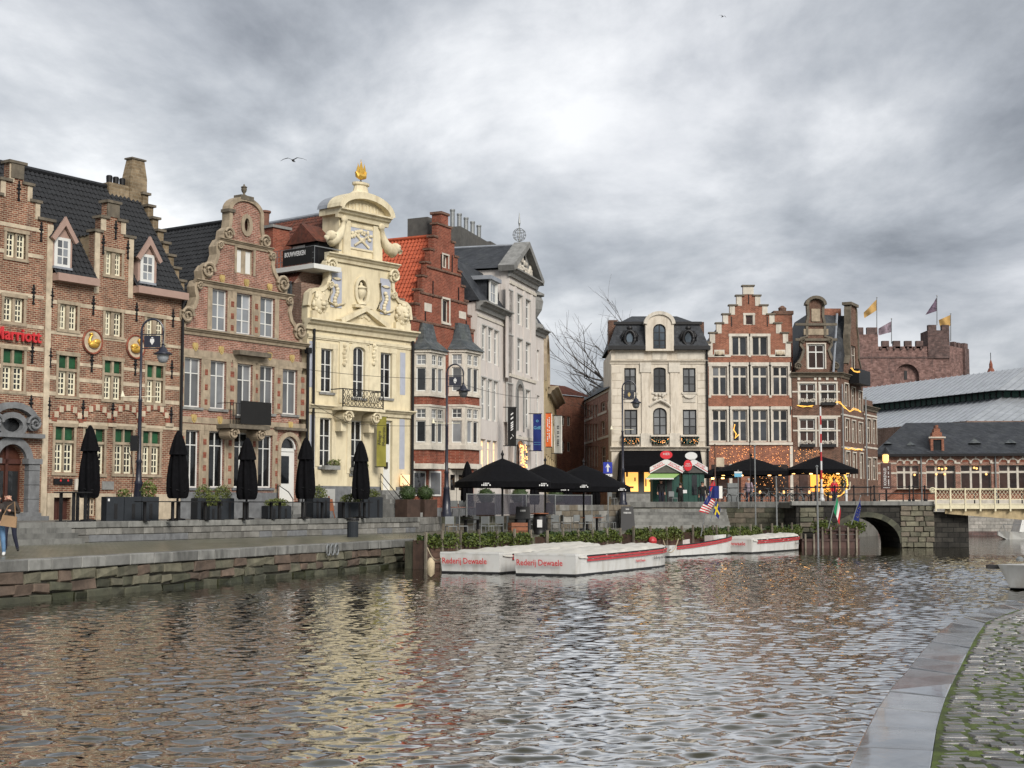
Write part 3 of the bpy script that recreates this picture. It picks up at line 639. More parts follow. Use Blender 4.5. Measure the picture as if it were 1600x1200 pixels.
MB().box(ga, ga + .3, .402, 3.2, ev - .3, st[0][2] - .1).box(gb - .3, gb, .402, 3.2, ev - .3, st[0][2] - .1).build('dormer_cheek', 'stone_chimney', f.o)
gm_ = (ga + gb) / 2; pk = st[1][2] + .3
pantiles('dormer_roof', (ga - .05, .45, st[0][2] - .15), (ga - .05, 4.2, st[0][2] - .15), (gm_, 4.2, pk - .9), (gm_, .45, pk - .9), 'pantile_black', f.o)
pantiles('dormer_roof', (gb + .05, .45, st[0][2] - .15), (gb + .05, 4.2, st[0][2] - .15), (gm_, 4.2, pk - .9), (gm_, .45, pk - .9), 'pantile_black', f.o)
for y in (484, 598, 622): f.bandr(0, W_, f.v(174, y), .17, 'stone_cream', .022)
f.bandr(0, W_, f.v(174, 574), .15, 'stone_cream', .02); f.bandr(0, W_, f.v(174, 530), .13, 'stone_cream', .02)
pv = f.v(174, 771)
PL_ = [(a, c, -.07, -.003, 0, pv) for a, c in ((0, cu0 - .02), (cu1 + .02, f.u(135)), (f.u(151), f.u(181)), (f.u(201), f.u(231)), (f.u(244), W_))]
[MB().box(*q).build('plinth', 'stone_cream', f.o) for q in PL_ + [(cu0 - .02, cu1 + .02, -.07, -.003, cv1 + .02, pv)]]
f.bandr(0, W_, f.v(174, 664), .14, 'stone_cream', .03)
for px in (105, 151, 197, 241):                          # blind brick arches over the ground floor windows
    u_, v_ = f.uv(px, 660); r_ = (f.u(px + 21) - f.u(px - 21)) / 2; pth = [(u_ + r_ * cos(pi * i / 12), v_ + .02 + r_ * .85 * sin(pi * i / 12)) for i in range(13)]
    f.strip(pth, .26, 'brick_red', -.05, .02, 'blind_arch')
    for i in (2, 4, 6, 8, 10):
        x, z = pth[i]; MB().box(x - .11, x + .11, -.065, .02, z - .13, z + .13).build('arch_stone', 'stone_cream', f.o)
    f.box('corbel', u_ + r_ - .16, u_ + r_ + .3, v_ - .16, v_, 'stone_cream', -.1)
for p in ((80.5, 465), (145.5, 477), (213, 487), (270, 497), (78, 559), (143, 566), (211, 572), (268, 577), (76, 636), (129.5, 640), (176, 642), (267, 650), (180.5, 359), (161, 382), (199.5, 390)): f.anchor(*p)
for px, py in ((143.5, 534), (211, 542)):                # golden swan medallions
    u_, v_ = f.uv(px, py); md = MB().lathe([(.02, .0), (.78, 0), (.78, .06), (.02, .06)], (0, 0, 0), 24).build('medallion', 'stone_cream', f.o)
    md.location = (u_, .0, v_); md.rotation_euler = (pi / 2, 0, 0); md.scale = (.68, .68, .9)
    rim = MB(); rim.tube([(.78 * cos(2 * pi * i / 24), .78 * sin(2 * pi * i / 24), .06) for i in range(25)], .07, 6); rim.build('rim', 'brick_red', md)
    s_ = 1 if px < 180 else -1
    b = MB(); b.ball((.05 * s_, -.18, .14), .44, .26, .12); b.tube([(-.3 * s_, -.12, .14), (-.36 * s_, .12, .15), (-.26 * s_, .3, .15), (-.12 * s_, .42, .15), (-.2 * s_, .5, .15), (-.34 * s_, .48, .15)], [.1, .075, .07, .07, .09, .04], 8)
    b.ball((.22 * s_, .0, .2), .3, .2, .09); b.tube([(.3 * s_, -.1, .16), (.5 * s_, .05, .16)], [.14, .05], 6); b.build('swan', 'gold', md, smooth=True)
f.box('nameplate', f.u(84.5), f.u(113), f.v(99, 757), f.v(99, 748), 'paint_black', -.08, 0)
for px in (93, 104.5): u_, v_ = f.uv(px, 751); MB().ball((u_, -.09, v_), .05, .02, .05).build('emblem', 'letter_red', f.o)
f.box('menu_frame', f.u(117.5), f.u(126), f.v(122, 766), f.v(122, 748), 'stone_white', -.08, 0); f.box('plaque', f.u(160), f.u(178), f.v(169, 765), f.v(169, 752), 'stone_grey', -.06, 0)
# roof
wr = 3.3; rzv = f.v(195, 299, wr); r_end = W_ - .25
for a, b_ in ((.0, ga), (gb, W_)):
    MB().box(a + (.02 if a else 0), b_ - .02, -.42, .1, ev - .05, ev + .28).build('gutter', 'paint_mauve', f.o)
sl_ = (rzv - ev - .2) / (wr + .3)
for a, c, y in ((-.02, ga, -.3), (ga, gb, .45), (gb, W_ - .1, -.3)): z = ev + .2 + sl_ * (y + .3); pantiles('roof', (a, y, z), (c, y, z), (c, wr, rzv), (a, wr, rzv), 'pantile_black', f.o)
pl = hotel0
s0_ = (rzv - ev - .2) / (wr + .3); pantiles('roof', (-4.2, .5, ev + .2 + .8 * s0_), (-.04, .5, ev + .2 + .8 * s0_), (-.04, wr, rzv), (-4.2, wr, rzv), 'pantile_black', f.o)
MB().add([(-4, 2 * wr, ev), (W_, 2 * wr, ev), (W_, wr, rzv), (-4, wr, rzv)], [(0, 1, 2, 3)]).build('roof_rear', 'pantile_black', f.o)
MB().tube([(-4.2, wr, rzv + .03), (W_ - .1, wr, rzv + .03)], .13, 8).build('ridge', 'pantile_black', f.o)
f.body(0.01, W_ - .0, ev - .02, 2 * wr, 'brick_hotel')
MB().prism_z([(-4.1, .42), (-3.8, .42), (-3.8, 2 * wr), (-4.1, 2 * wr)], ev - .5, ev).add([(-4.1, .3, ev), (-4.1, 2 * wr, ev), (-4.1, wr, rzv)], [(0, 1, 2)]).build('end_gable', 'brick_hotel', f.o)
# stepped side wall on the right and chimneys
nst = 8; pg = [(0.3, ev - .6)]
for i in range(nst):
    y0 = .3 + (wr - .3) * i / nst; z0 = ev + .9 + (rzv - ev - .3) * i / nst; pg += [(y0, z0), (.3 + (wr - .3) * (i + 1) / nst, z0)]
pg += [(2 * wr, ev + .5), (2 * wr, ev - .6)]
vs_ = [(W_ - .02, y, z) for y, z in pg] + [(W_ + .34, y, z) for y, z in pg]; n_ = len(pg)
tri = tessellate_polygon([[Vector((y, z, 0)) for y, z in pg]])
MB().add(vs_, [tuple(t) for t in tri] + [tuple(n_ + i for i in t) for t in tri] + [(i, (i + 1) % n_, n_ + (i + 1) % n_, n_ + i) for i in range(n_)]).build('stepped_side_gable', 'stone_chimney', f.o)
for i in range(nst):
    y0 = .3 + (wr - .3) * i / nst; z0 = ev + .9 + (rzv - ev - .3) * i / nst
    MB().box(W_ - .1, W_ + .44, y0 - .1, y0 + (wr - .3) / nst + .03, z0 + .002, z0 + .12).build('step_cap', 'stone_weathered', f.o)
cz = f.v(203, 249, wr)
b = MB().box(W_ - .75, W_ + .3, wr - .3, wr + .3, rzv - 1, cz - .9); b.add([(W_ - .75, wr - .3, cz - .9), (W_ + .3, wr - .3, cz - .9), (W_ + .3, wr + .3, cz - .9), (W_ - .75, wr + .3, cz - .9), (W_ - .58, wr - .22, cz), (W_ + .18, wr - .22, cz), (W_ + .18, wr + .22, cz), (W_ - .58, wr + .22, cz)], [(4, 5, 6, 7), (0, 1, 5, 4), (1, 2, 6, 5), (2, 3, 7, 6), (3, 0, 4, 7)])
ch = b.build('chimney', 'stone_chimney', f.o)
MB().box(W_ - .66, W_ + .26, wr - .28, wr + .28, cz + .002, cz + .08).build('chimney_cap', 'stone_weathered', ch)
c2 = f.v(165, 285, wr); ch = MB().box(W_ - 2.0, W_ - .76, wr - .25, wr + .3, rzv - .6, c2).build('chimney', 'stone_chimney', f.o)
for i in range(3): o = MB().lathe([(.17, 0), (.19, .45), (.15, .5)], (0, 0, 0), 10).build('chimney_pot', 'iron_black', ch); o.location = (W_ - 1.8 + .4 * i, wr, c2 - .02); o.scale = (.8, .8, .8)
def dormer(f, px0, px1, ytop, ysill, wx0, wx1, wy0, wy1, wd):
    """small gabled dormer on the front slope"""
    slope = (rzv - ev - .2) / (wr + .3); wd = min((k * .05 - .25 for k in range(40)), key=lambda q: abs(ev + .2 + slope * (q + .3) + .12 - f.v((wx0 + wx1) / 2, wy1, q)))
    u0, u1 = f.u(px0, ysill, wd), f.u(px1, ysill, wd); zs = ev + .2 + slope * (wd + .3); v1 = f.v((px0 + px1) / 2, ytop + 27, wd); vt = f.v((px0 + px1) / 2, ytop, wd); um = (u0 + u1) / 2
    d = MB().prism_y([(u0, zs - .1), (u1, zs - .1), (u1, v1), (um, vt - .25), (u0, v1)], wd, wd + 2.2).build('dormer', 'paint_mauve', f.o)
    for s_ in (0, 1):
        e0 = (u0 - .2, v1 - .22) if s_ == 0 else (u1 + .2, v1 - .22)
        pantiles('dormer_roof', (e0[0], wd - .1, e0[1]), (e0[0], wd + 2.4, e0[1]), (um, wd + 2.4, vt), (um, wd - .1, vt), 'pantile_black', f.o, rh=.25)
        P = [Vector((e0[0], e0[1])), Vector((um, vt))]; dd = (P[1] - P[0]).normalized(); nn = Vector((dd.y, -dd.x)) * (.2 if s_ == 0 else -.2)
        q = []
        for y in (wd - .2, wd - .06): q += [(P[0].x, y, P[0].y), (P[0].x + nn.x, y, P[0].y + nn.y), (P[1].x + nn.x * 0, y, P[1].y - .36), (P[1].x, y, P[1].y + .04)]
        MB().hexa(q).build('bargeboard', 'paint_mauve', d)
    a0, a1, b0, b1 = f.rect(wx0, wx1, wy0, wy1, wd)
    fr = MB().box(a0 - .12, a1 + .12, wd - .04, wd - .003, b0 - .1, b1 + .1).build('dormer_window', 'paint_white', d)
    for i in range(2):
        for k in range(3):
            MB().box(a0 + (a1 - a0) * i / 2 + .04, a0 + (a1 - a0) * (i + 1) / 2 - .03, wd - .048, wd - .041, b0 + (b1 - b0) * k / 3 + .03, b0 + (b1 - b0) * (k + 1) / 3 - .03).build('pane', 'glass_sky', d)
    MB().box(a0 - .2, a1 + .2, wd - .12, wd, b0 - .2, b0 - .1).build('flashing', 'lead', d)
dormer(f, 82, 112, 340, 418, 88, 105.5, 375, 414, 0.35)
dormer(f, 215, 244, 371, 444, 222, 237, 401, 438, 0.35)
MB().tube([(W_ - .12, -.14, ev), (W_ - .12, -.14, 3.4)], .07, 8).build('downpipe', 'iron_black', f.o)

# ================================================================== brick house with scrolled gable and urn
f = Facade('scroll_gable_house', 'pink brick house with scrolled gable topped by an urn', 'house', P280, P477, TZ)
H2 = f; W_ = f.W
BD = 'stone_tan'
f.window(369.5, 395.5, 389, 429, 2, (1,), fm='stone_tan', gm='paint_white', bw=.3, fw=.08, rec=.1, name='shuttered_window', sur='stone_tan')
for x0, x1, y0, y1 in ((331, 355, 452, 517), (369, 393, 459, 522), (406, 429, 465, 527)): f.window(x0, x1, y0, y1, 2, (1, .9, .9), gm='glass_sky', sur=BD, surw=.3, sill='stone_grey', mull=1)
for x0, x1, y0, y1 in ((287.5, 314, 559, 636), (328, 353, 564, 639), (370, 394, 569, 650), (405.5, 428, 572, 646), (441, 464, 577.5, 647.5)): f.window(x0, x1, y0, y1, 2, (.42, 1), gm='glass_curtain_sheen', sur=BD, surw=.3, sill='stone_grey', mull=1)
for x0, x1, y0, y1 in ((289, 310.5, 672, 762), (325.5, 350, 674, 762), (365, 389, 676, 762), (402.5, 425, 680, 762)): f.window(x0, x1, y0, y1, 2, (.32, 1), gm='glass_dark', sur=BD, surw=.3, sill='stone_blue', mull=1)
uc = f.u(384, 330)
lp = [(283, 511), (283, 494), (286, 488), (296, 486), (303, 478), (307, 465), (305, 455), (304, 448), (307, 441), (316, 438), (315, 424), (320, 417), (330, 417), (336, 408), (339, 398), (338, 386), (343, 377), (348, 375), (350, 362), (357, 357), (359, 345), (359, 331)]
hf = [f.uv(*p) for p in lp]
if True:
    top0 = hf[-1]; r_ = uc - top0[0]
    hf += [(uc - r_ * cos(pi / 2 * i / 7), top0[1] + .12 + r_ * .62 * sin(pi / 2 * i / 7)) for i in range(8)]
base_v = hf[0][1]; hf[0] = (0.0, base_v); hf[1] = (.02, hf[1][1])
out_ = [(0, 0)] + hf; full = mirror_outline([(0, 0)] + hf, W_ / 2 if False else uc)
full = [(min(x, W_), z) for x, z in full]
# circular oculus
ou, ov = f.uv(385, 352); ocl = [(ou + .30 * cos(2 * pi * i / 16), ov + .46 * sin(2 * pi * i / 16)) for i in range(16)]; f.holes.append(ocl)
dr = f.rect(437, 464, 682, 785); dl = f.loop(dr[0], dr[1], dr[2], dr[3], (dr[1] - dr[0]) / 2, 10); f.holes.append(dl)
f.wall(full, 'brick_pink', .35)
f.strip(ocl, .22, BD, -.06, .1, 'oculus_frame', True); MB().prism_y(ocl, .2, .24).build('pane', 'glass_brown', f.o)
cop = [(x, z) for x, z in full[1:-1]]; f.strip(cop, .22, BD, -.1, .42, 'coping')
for px, py, r_ in ((289, 493, .42), (322, 423, .42), (354, 366, .34), (309, 447, .2), (341, 384, .2)):
    u_, v_ = f.uv(px, py)
    for q in (1, -1): b = MB(); volute(b, uc + q * (u_ - uc), v_, r_, -.16, .1, flip=q); b.build('scroll', BD, f.o)
va = f.v(377, 451); vb_ = f.v(384, 383); vc = base_v
f.cornice(f.u(307, 441) - .15, 2 * uc - f.u(307, 441) + .15, va + .1, BD, .28, .25); f.cornice(f.u(343, 377) - .12, 2 * uc - f.u(343, 377) + .12, vb_ + .1, BD, .24, .22); f.cornice(0.02, W_ - .02, vc, BD, .3, .28)
top = hf[-1][1]; MB().box(uc - .45, uc + .45, -.12, .4, top - .05, top + .18).build('urn_base', 'stone_weathered', f.o); b = MB(); urn(b, (uc, .14, top + .18), f.v(384, 287) - top - .18); b.build('urn', 'stone_weathered', f.o, smooth=True)
MB().box(f.u(355) if False else hf[-9][0] - .2, hf[-9][0] + .25, -.16, .42, hf[-9][1] - .02, hf[-9][1] + .14).build('cap', 'stone_weathered', f.o)
# stone courses between the window rows, joined pilaster strips with red brick insets
for y in (556, 661): f.bandr(0.0, W_, f.v(380, y if y > 600 else 560), .3, BD, .05)
for x0, x1, y0, y1 in ((357, 367, 466, 522), (395, 404, 470, 525), (316.5, 325.5, 570, 640), (355.5, 367.5, 574, 640), (396.5, 403.5, 578, 642), (430, 439, 585, 645), (466, 477, 585, 655), (281, 286, 560, 640), (313, 323.5, 680, 762), (353, 363, 682, 762), (391.5, 400.5, 684, 762), (427, 435, 690, 770), (281, 287.5, 675, 762)):
    a0, a1, b0, b1 = f.rect(x0, x1, y0, y1); a0 = max(a0, .01); a1 = min(a1, W_ - .01)
    p_ = MB().box(a0, a1, -.05, .02, b0, b1).build('pilaster', BD, f.o); nn = int((b1 - b0) / .55)
    for i in range(nn):
        z = b0 + (i + .5) * (b1 - b0) / nn; m_ = (a0 + a1) / 2; q = (a1 - a0) * .24
        MB().box(m_ - q, m_ + q, -.062, -.045, z - .14, z + .14).build('brick_inset', 'brick_red', p_)
for p in ((346.5, 436), (384.5, 442.5), (420.7, 449.5), (304.5, 542), (345, 547.5), (420.5, 557), (455.5, 560.5), (302, 654), (342.5, 657), (453, 665)): rosette(f, *p)
f.box('door_hood', f.u(361), f.u(411), f.v(386, 557), f.v(386, 550), 'stone_weathered', -.5, 0)
bu0, bu1, bv0, bv1 = f.u(358, 660, -.9), f.u(421, 660, -.9), f.v(390, 664, -.9), f.v(390, 631, -.9)
bal = MB().box(bu0, bu1, -.95, .0, bv0 - .2, bv0).build('balcony', 'stone_weathered', f.o)
for s_ in (bu0 + .45, bu1 - .45): b = MB(); volute(b, s_, bv0 - .45, .3, -.8, -.05); b.build('bracket', BD, bal)
b = MB()
for i in range(6): x = bu0 + .05 + i * .2; b.box(x, x + .025, -.92, -.895, bv0, bv1)
b.box(bu0 + .03, bu1 - .02, -.93, -.89, bv1 - .03, bv1).box(bu0 + .03, bu0 + .06, -.92, -.05, bv1 - .03, bv1); b.build('railing', 'iron_black', bal)
MB().box(f.u(374, 650, -.9), bu1 + .02, -1.0, -.955, bv0 + .03, bv1 + .12).build('banner_panel', 'cloth_black', bal)
# door with fanlight
dm = (dr[0] + dr[1]) / 2; rr = (dr[1] - dr[0]) / 2; sv = dr[3] - rr
d = MB().prism_y([(x, z) for x, z in dl if z <= sv + .01] , .2, .27).build('door', 'paint_white', f.o)
MB().box(dr[0] + .1, dr[1] - .42, .17, .198, sv - 1.75, sv - .35).build('door_glass', 'glass_lead', d); MB().box(dr[0] + .04, dr[1] - .05, .16, .198, sv - .12, sv + .05).build('transom', 'paint_white', d)
MB().prism_y([(dm + rr * .86 * cos(pi * i / 10), sv + .07 + rr * .8 * sin(pi * i / 10)) for i in range(11)], .19, .21).build('fanlight', 'glass_dark', d)
f.strip([(dm + rr * .95 * cos(pi * i / 10), sv + rr * .95 * sin(pi * i / 10)) for i in range(11)], .14, 'paint_white', .1, .25, 'fanlight_frame')
f.strip([(dr[1] + .12, sv - 1.9), (dr[1] + .12, sv)] + [(dm + (rr + .12) * cos(pi * i / 10), sv + (rr + .12) * sin(pi * i / 10)) for i in range(11)] + [(dr[0] - .12, sv), (dr[0] - .12, sv - 1.9)], .22, BD, -.1, .1, 'door_surround')
f.bandr(dr[0] - .5, min(W_ - .02, dr[1] + .5), dr[3] + .38, .14, 'stone_weathered', .22)
pvv = f.v(360, 769); MB().box(0, dr[0] - .2, -.09, -.003, 0, pvv).build('plinth', 'stone_blue', f.o); MB().box(dr[1] + .2, W_, -.09, -.003, 0, pvv).build('plinth', 'stone_blue', f.o)
st_ = MB()
for i in range(4): st_.box(dr[0] - .4 - .0 * i, dr[1] + .4, -.3 * (4 - i) - .1, -.1, i * dr[2] / 4, (i + 1) * dr[2] / 4 - .003)
st_.build('doorsteps', 'stone_grey', f.o)
b = MB()
for x in (dr[0] - .3, dr[1] + .3): b.tube([(x, -1.2, 0), (x, -1.2, .95), (x, -.9, 1.3), (x, -.15, dr[2] + .9), (x, -.15, dr[2])], .025, 6)
b.build('handrail', 'iron_black', f.o)
MB().box(f.u(330), f.u(357), -.11, -.09, .1, .95).build('cellar_hatch', 'door_brown', f.o)
# roof: ridge runs back from the gable
rz_ = f.v(357, 341, .5); rl = 12; el = base_v + .5
pantiles('roof', (-.0, .4, el), (-.0, rl, el), (uc, rl, rz_), (uc, .4, rz_), 'pantile_black', f.o)
pantiles('roof', (W_, .4, el), (W_, rl, el), (uc, rl, rz_), (uc, .4, rz_), 'pantile_black', f.o)
MB().tube([(uc, .3, rz_ + .04), (uc, rl, rz_ + .04)], .12, 8).build('ridge', 'pantile_black', f.o)
MB().add([(0, rl, el), (W_, rl, el), (uc, rl, rz_)], [(0, 1, 2)]).build('rear_gable', 'brick_old', f.o)
f.body(.0, W_, el, rl, 'brick_old', w0=.352)
MB().tube([(W_ - .05, -.12, base_v - .3), (W_ - .05, -.12, .1)], .08, 8).build('downpipe', 'iron_black', f.o); MB().box(W_ - .2, W_ + .1, -.25, -.0, base_v - .5, base_v - .2).build('rain_hopper', 'iron_black', f.o)

# ================================================================== yellow baroque house
f = Facade('yellow_baroque_house', 'pale yellow baroque house with golden ship on its curved pediment', 'house', P477, P641, TZ)
H3 = f; W_ = f.W; Y_, C_ = 'stucco_yellow', 'stucco_cream'
def R_(x0, x1, y0, y1): return f.rect(x0, x1, y0, y1)
for x0, x1, y0, y1, a in ((501, 520, 545, 613, 0), (551, 570, 542, 622, .5), (594, 612, 551.5, 622, 0)): f.window(x0, x1, y0, y1, 2, (1, .95, .9), arch=a, gm='glass_dark', sur=C_, surw=.3, sill='stone_grey', mull=1)
for x0, x1, y0, y1 in ((499, 518, 653, 729), (548, 566.5, 657, 740)): f.window(x0, x1, y0, y1, 2, (1, .9, .9), gm='glass_dark', sur=C_, surw=.3, sill='stone_grey', mull=1)
dr = f.rect(599, 613, 657, 766); f.holes.append(f.loop(*dr))
v1 = f.v(562, 509); uc = f.u(564, 500)
def mir(px, py): u, v = f.uv(px, py); return 2 * uc - u, v
f.wall([(0, 0), (W_, 0), (W_, v1), (0, v1)], Y_)
f.cornice(-.2, W_ + .2, v1 + .02, C_, .55, .55); f.bandr(0, W_, f.v(560, 533), .16, C_, .1); f.bandr(0, W_, v1 - .95, .1, C_, .06)
# attic tier with scrolls (half outline, metres from photo columns on the left)
v2 = f.v(562, 411); v3 = f.v(562, 340)
hl = [(641, 517), (641, 500), (639, 481), (634, 475), (622, 471), (616, 463), (613, 451), (613, 441), (617, 435), (616, 428), (610, 424)]
hh = [mir(*p) for p in hl]; hh[0] = (max(hh[0][0], -.1), v1); hh.append((hh[-1][0], v2))
nic = f.uv(565, 455); nl = [(nic[0] + .48 * cos(2 * pi * i / 20), nic[1] + .72 * sin(2 * pi * i / 20)) for i in range(20)]
f.wall(mirror_outline(hh, uc), Y_, .45, .02, 'attic_wall', [nl])
f.strip(nl, .2, C_, -.08, .1, 'niche_frame', True); MB().prism_y(nl, .4, .44).build('niche', 'render_grey', f.o)
b = MB(); urn(b, (nic[0], .05, nic[1] - .75), 1.25); b.build('niche_urn', C_, f.o, smooth=True); f.box('niche_shelf', nic[0] - .7, nic[0] + .7, nic[1] - .95, nic[1] - .8, C_, -.25)
f.strip([(x, z) for x, z in mirror_outline(hh[1:-1], uc)][len(hh) - 2:], .2, C_, -.1, .3, 'scroll_edge'); f.strip([(2 * uc - x, z) for x, z in hh[1:-1]], .2, C_, -.1, .3, 'scroll_edge')
b = MB()
for s_ in (1, -1):
    for px, py, r_ in ((613, 432, .38), (613, 462, .2)):
        u_, v_ = mir(px, py); u_ = u_ if s_ > 0 else 2 * uc - u_; b = MB(); volute(b, u_, v_, r_, -.2, .2, flip=s_); b.build('scroll', C_, f.o)
for s_ in (1, -1):                                        # lion heads on the corner blocks
    u_, v_ = mir(629, 492); u_ = u_ if s_ > 0 else 2 * uc - u_
    u_ += .12 * s_; b = MB().ball((u_, -.12, v_), .46, .3, .52, 14, 8)
    for i in range(22):
        a = 2 * pi * i / 22; b.ball((u_ + .44 * cos(a) * random.uniform(.85, 1.15), -.14 + random.uniform(-.1, .1), v_ + .5 * sin(a)), .11, .12, .14, 6, 4)
    b.ball((u_, -.4, v_ - .1), .17, .16, .14, 8, 5); b.ball((u_ - .15, -.36, v_ + .12), .08); b.ball((u_ + .15, -.36, v_ + .12), .08); b.ball((u_, -.36, v_ - .28), .12, .12, .09, 8, 5)
    b.build('lion_head', C_, f.o, smooth=True); f.box('lion_block', u_ - .6, u_ + .6, v1 + .05, v_ - .48, C_, -.2, .3)
for s_ in (1, -1):                                        # blue-grey panels with hanging garlands
    u0_, u1_ = mir(610, 460)[0], mir(594, 460)[0]; z0, z1 = f.v(604, 492), f.v(604, 436)
    if s_ < 0: u0_, u1_ = 2 * uc - u1_, 2 * uc - u0_
    q = f.box('relief_panel', u0_, u1_, z0, z1, 'panel_bluegrey', -.015, .0)
    m_ = (u0_ + u1_) / 2; b = MB(); b.lathe([(.1, -.07), (.34, 0), (.1, .07)], (m_, -.05, z1 - .45), 12, sy=.4)
    for k in range(7): b.ball((m_ - .06 + .1 * sin(k), -.08, z1 - .85 - k * .17), .14, .1, .12, 7, 4)
    b.tube([(u0_ - .05, -.05, z1 - .3), (u0_ + .05, -.05, z0 + .8), (u0_ - .25, -.05, z0 + .25), (m_, -.05, z0 + .1), (u1_ + .2, -.05, z0 + .3)], .07, 6); b.build('garland', C_, q, smooth=True)
f.cornice(mir(619, 420)[0], f.u(619, 420), v2 + .25, C_, .4, .4)
u3 = mir(598.5, 370)[0]; f.wall([(u3, v2 + .2), (2 * uc - u3, v2 + .2), (2 * uc - u3, v3), (u3, v3)], Y_, 1.3, .04, 'upper_wall', [])
for s_ in (1, -1): f.box('pilaster', *(sorted((u3 + .25 if s_ > 0 else 2 * uc - u3 - .25, u3 + .8 if s_ > 0 else 2 * uc - u3 - .8))), v2 + .25, v3 - .3, C_, -.05, .05)
p0 = R_(546, 583, 356, 390); pu = (p0[0] + p0[1]) / 2; q = f.box('relief_panel', p0[0], p0[1], p0[2], p0[3], 'panel_bluegrey', .0, .05); f.strip([(p0[0], p0[2]), (p0[1], p0[2]), (p0[1], p0[3]), (p0[0], p0[3])], .12, C_, -.02, .05, 'panel_frame', True)
b = MB(); pvm = (p0[2] + p0[3]) / 2
for i in range(26): a = random.uniform(0, 2 * pi); rx = random.uniform(.2, .85); b.ball((pu + rx * cos(a), -.02, pvm + .1 + .35 * sin(a) * random.uniform(.4, 1)), random.uniform(.09, .18), .08, random.uniform(.08, .15), 6, 4)
b.tube([(pu - .55, -.03, pvm - .45), (pu + .5, -.03, pvm + .2)], .07, 6).tube([(pu + .55, -.03, pvm - .45), (pu - .5, -.03, pvm + .2)], .07, 6); b.build('carved_trophy', C_, q, smooth=True)
for s_ in (1, -1):                                        # dolphins flanking the upper tier
    def U(px, py):
        u_, v_ = mir(px, py); return (u_ if s_ > 0 else 2 * uc - u_), v_
    pts = [U(594, 357), U(596, 369), U(600, 381), U(606, 389), U(612, 394), U(616, 393)]
    b = MB().tube([(x, -.1, z) for x, z in pts], [.12, .16, .24, .33, .36, .2], 10); hx, hz = U(614, 390); b.ball((hx, -.2, hz + .05), .36, .27, .3, 10, 7); b.ball((hx + .1, -.4, hz + .14), .09); b.tube([(hx - .3 * s_, -.25, hz - .12), (hx - .5 * s_, -.2, hz - .05)], [.16, .07], 7); tx, tz = U(594, 355)
    b.ball((tx, -.12, tz), .25, .12, .22, 8, 5); b.build('dolphin', C_, f.o, smooth=True)
f.cornice(u3 - .3, 2 * uc - u3 + .3, v3 + .25, C_, .5, .5); MB().box(u3 - .3, u3 - .003, .03, 1.3, v3 - .05, v3 + .25).build('cornice_return', C_, f.o)
ra = uc - u3 + .3; rh_ = f.v(568, 309) - v3 - .25; arcp = [(uc + ra * cos(pi * i / 16), v3 + .25 + rh_ * sin(pi * i / 16)) for i in range(17)]
MB().prism_y(arcp, -.1, 1.3).build('pediment_field', Y_, f.o); f.strip(arcp, .36, C_, -.5, .5, 'pediment_arch')
q = [(uc + (ra + .1) * cos(pi * i / 16), v3 + .3 + (rh_ + .1) * sin(pi * i / 16)) for i in range(17)]
MB().add([(x, .5, z) for x, z in q] + [(x, 1.35, z) for x, z in q], [(i, i + 1, 18 + i, 17 + i) for i in range(16)]).build('lead_vault', 'lead', f.o)
for i in range(9): x = uc - ra * .55 + ra * 1.1 * i / 8; MB().box(x - .05, x + .05, -.14, -.1, v3 + .3, v3 + .25 + rh_ * .55 * sqrt(max(.1, 1 - ((x - uc) / ra) ** 2))).build('pediment_rib', C_, f.o)
tp = v3 + .25 + rh_; b = MB().lathe([(1.0, -.1), (.8, .12), (.52, .32), (.45, .62), (.58, .68), (.58, .8), (.3, .85)], (uc, .1, tp + .0), 14, sy=.6); b.build('ship_pedestal', C_, f.o)
sz = tp + .95; ship = MB().tube([(uc - .62, .1, sz + .72), (uc - .4, .1, sz + .42), (uc, .1, sz + .34), (uc + .4, .1, sz + .42), (uc + .6, .1, sz + .85)], [.1, .24, .3, .26, .12], 8).build('golden_ship', 'gold', f.o); ship.location = (uc * .38, .04, sz * .38); ship.scale = (.62, .62, .62)
MB().tube([(uc, .1, sz - .1), (uc, .1, sz + 1.9)], .03, 6).tube([(uc - .38, .1, sz + .5), (uc - .38, .1, sz + 1.55)], .02, 5).tube([(uc + .4, .1, sz + .5), (uc + .4, .1, sz + 1.6)], .02, 5).build('mast', 'gold', ship)
for x, a, z0, z1 in ((uc - .02, .30, sz + .62, sz + 1.7), (uc - .38, .2, sz + .7, sz + 1.4), (uc + .4, .2, sz + .75, sz + 1.45)):
    MB().prism_y([(x - a, z0), (x + a, z0), (x + a * .8, (z0 + z1) / 2), (x + .05, z1), (x - a * .6, (z0 + z1) / 2)], .06, .12).build('sail', 'gold', ship)
MB().ball((uc, .1, sz - .05), .09).build('ball', 'iron_black', ship)
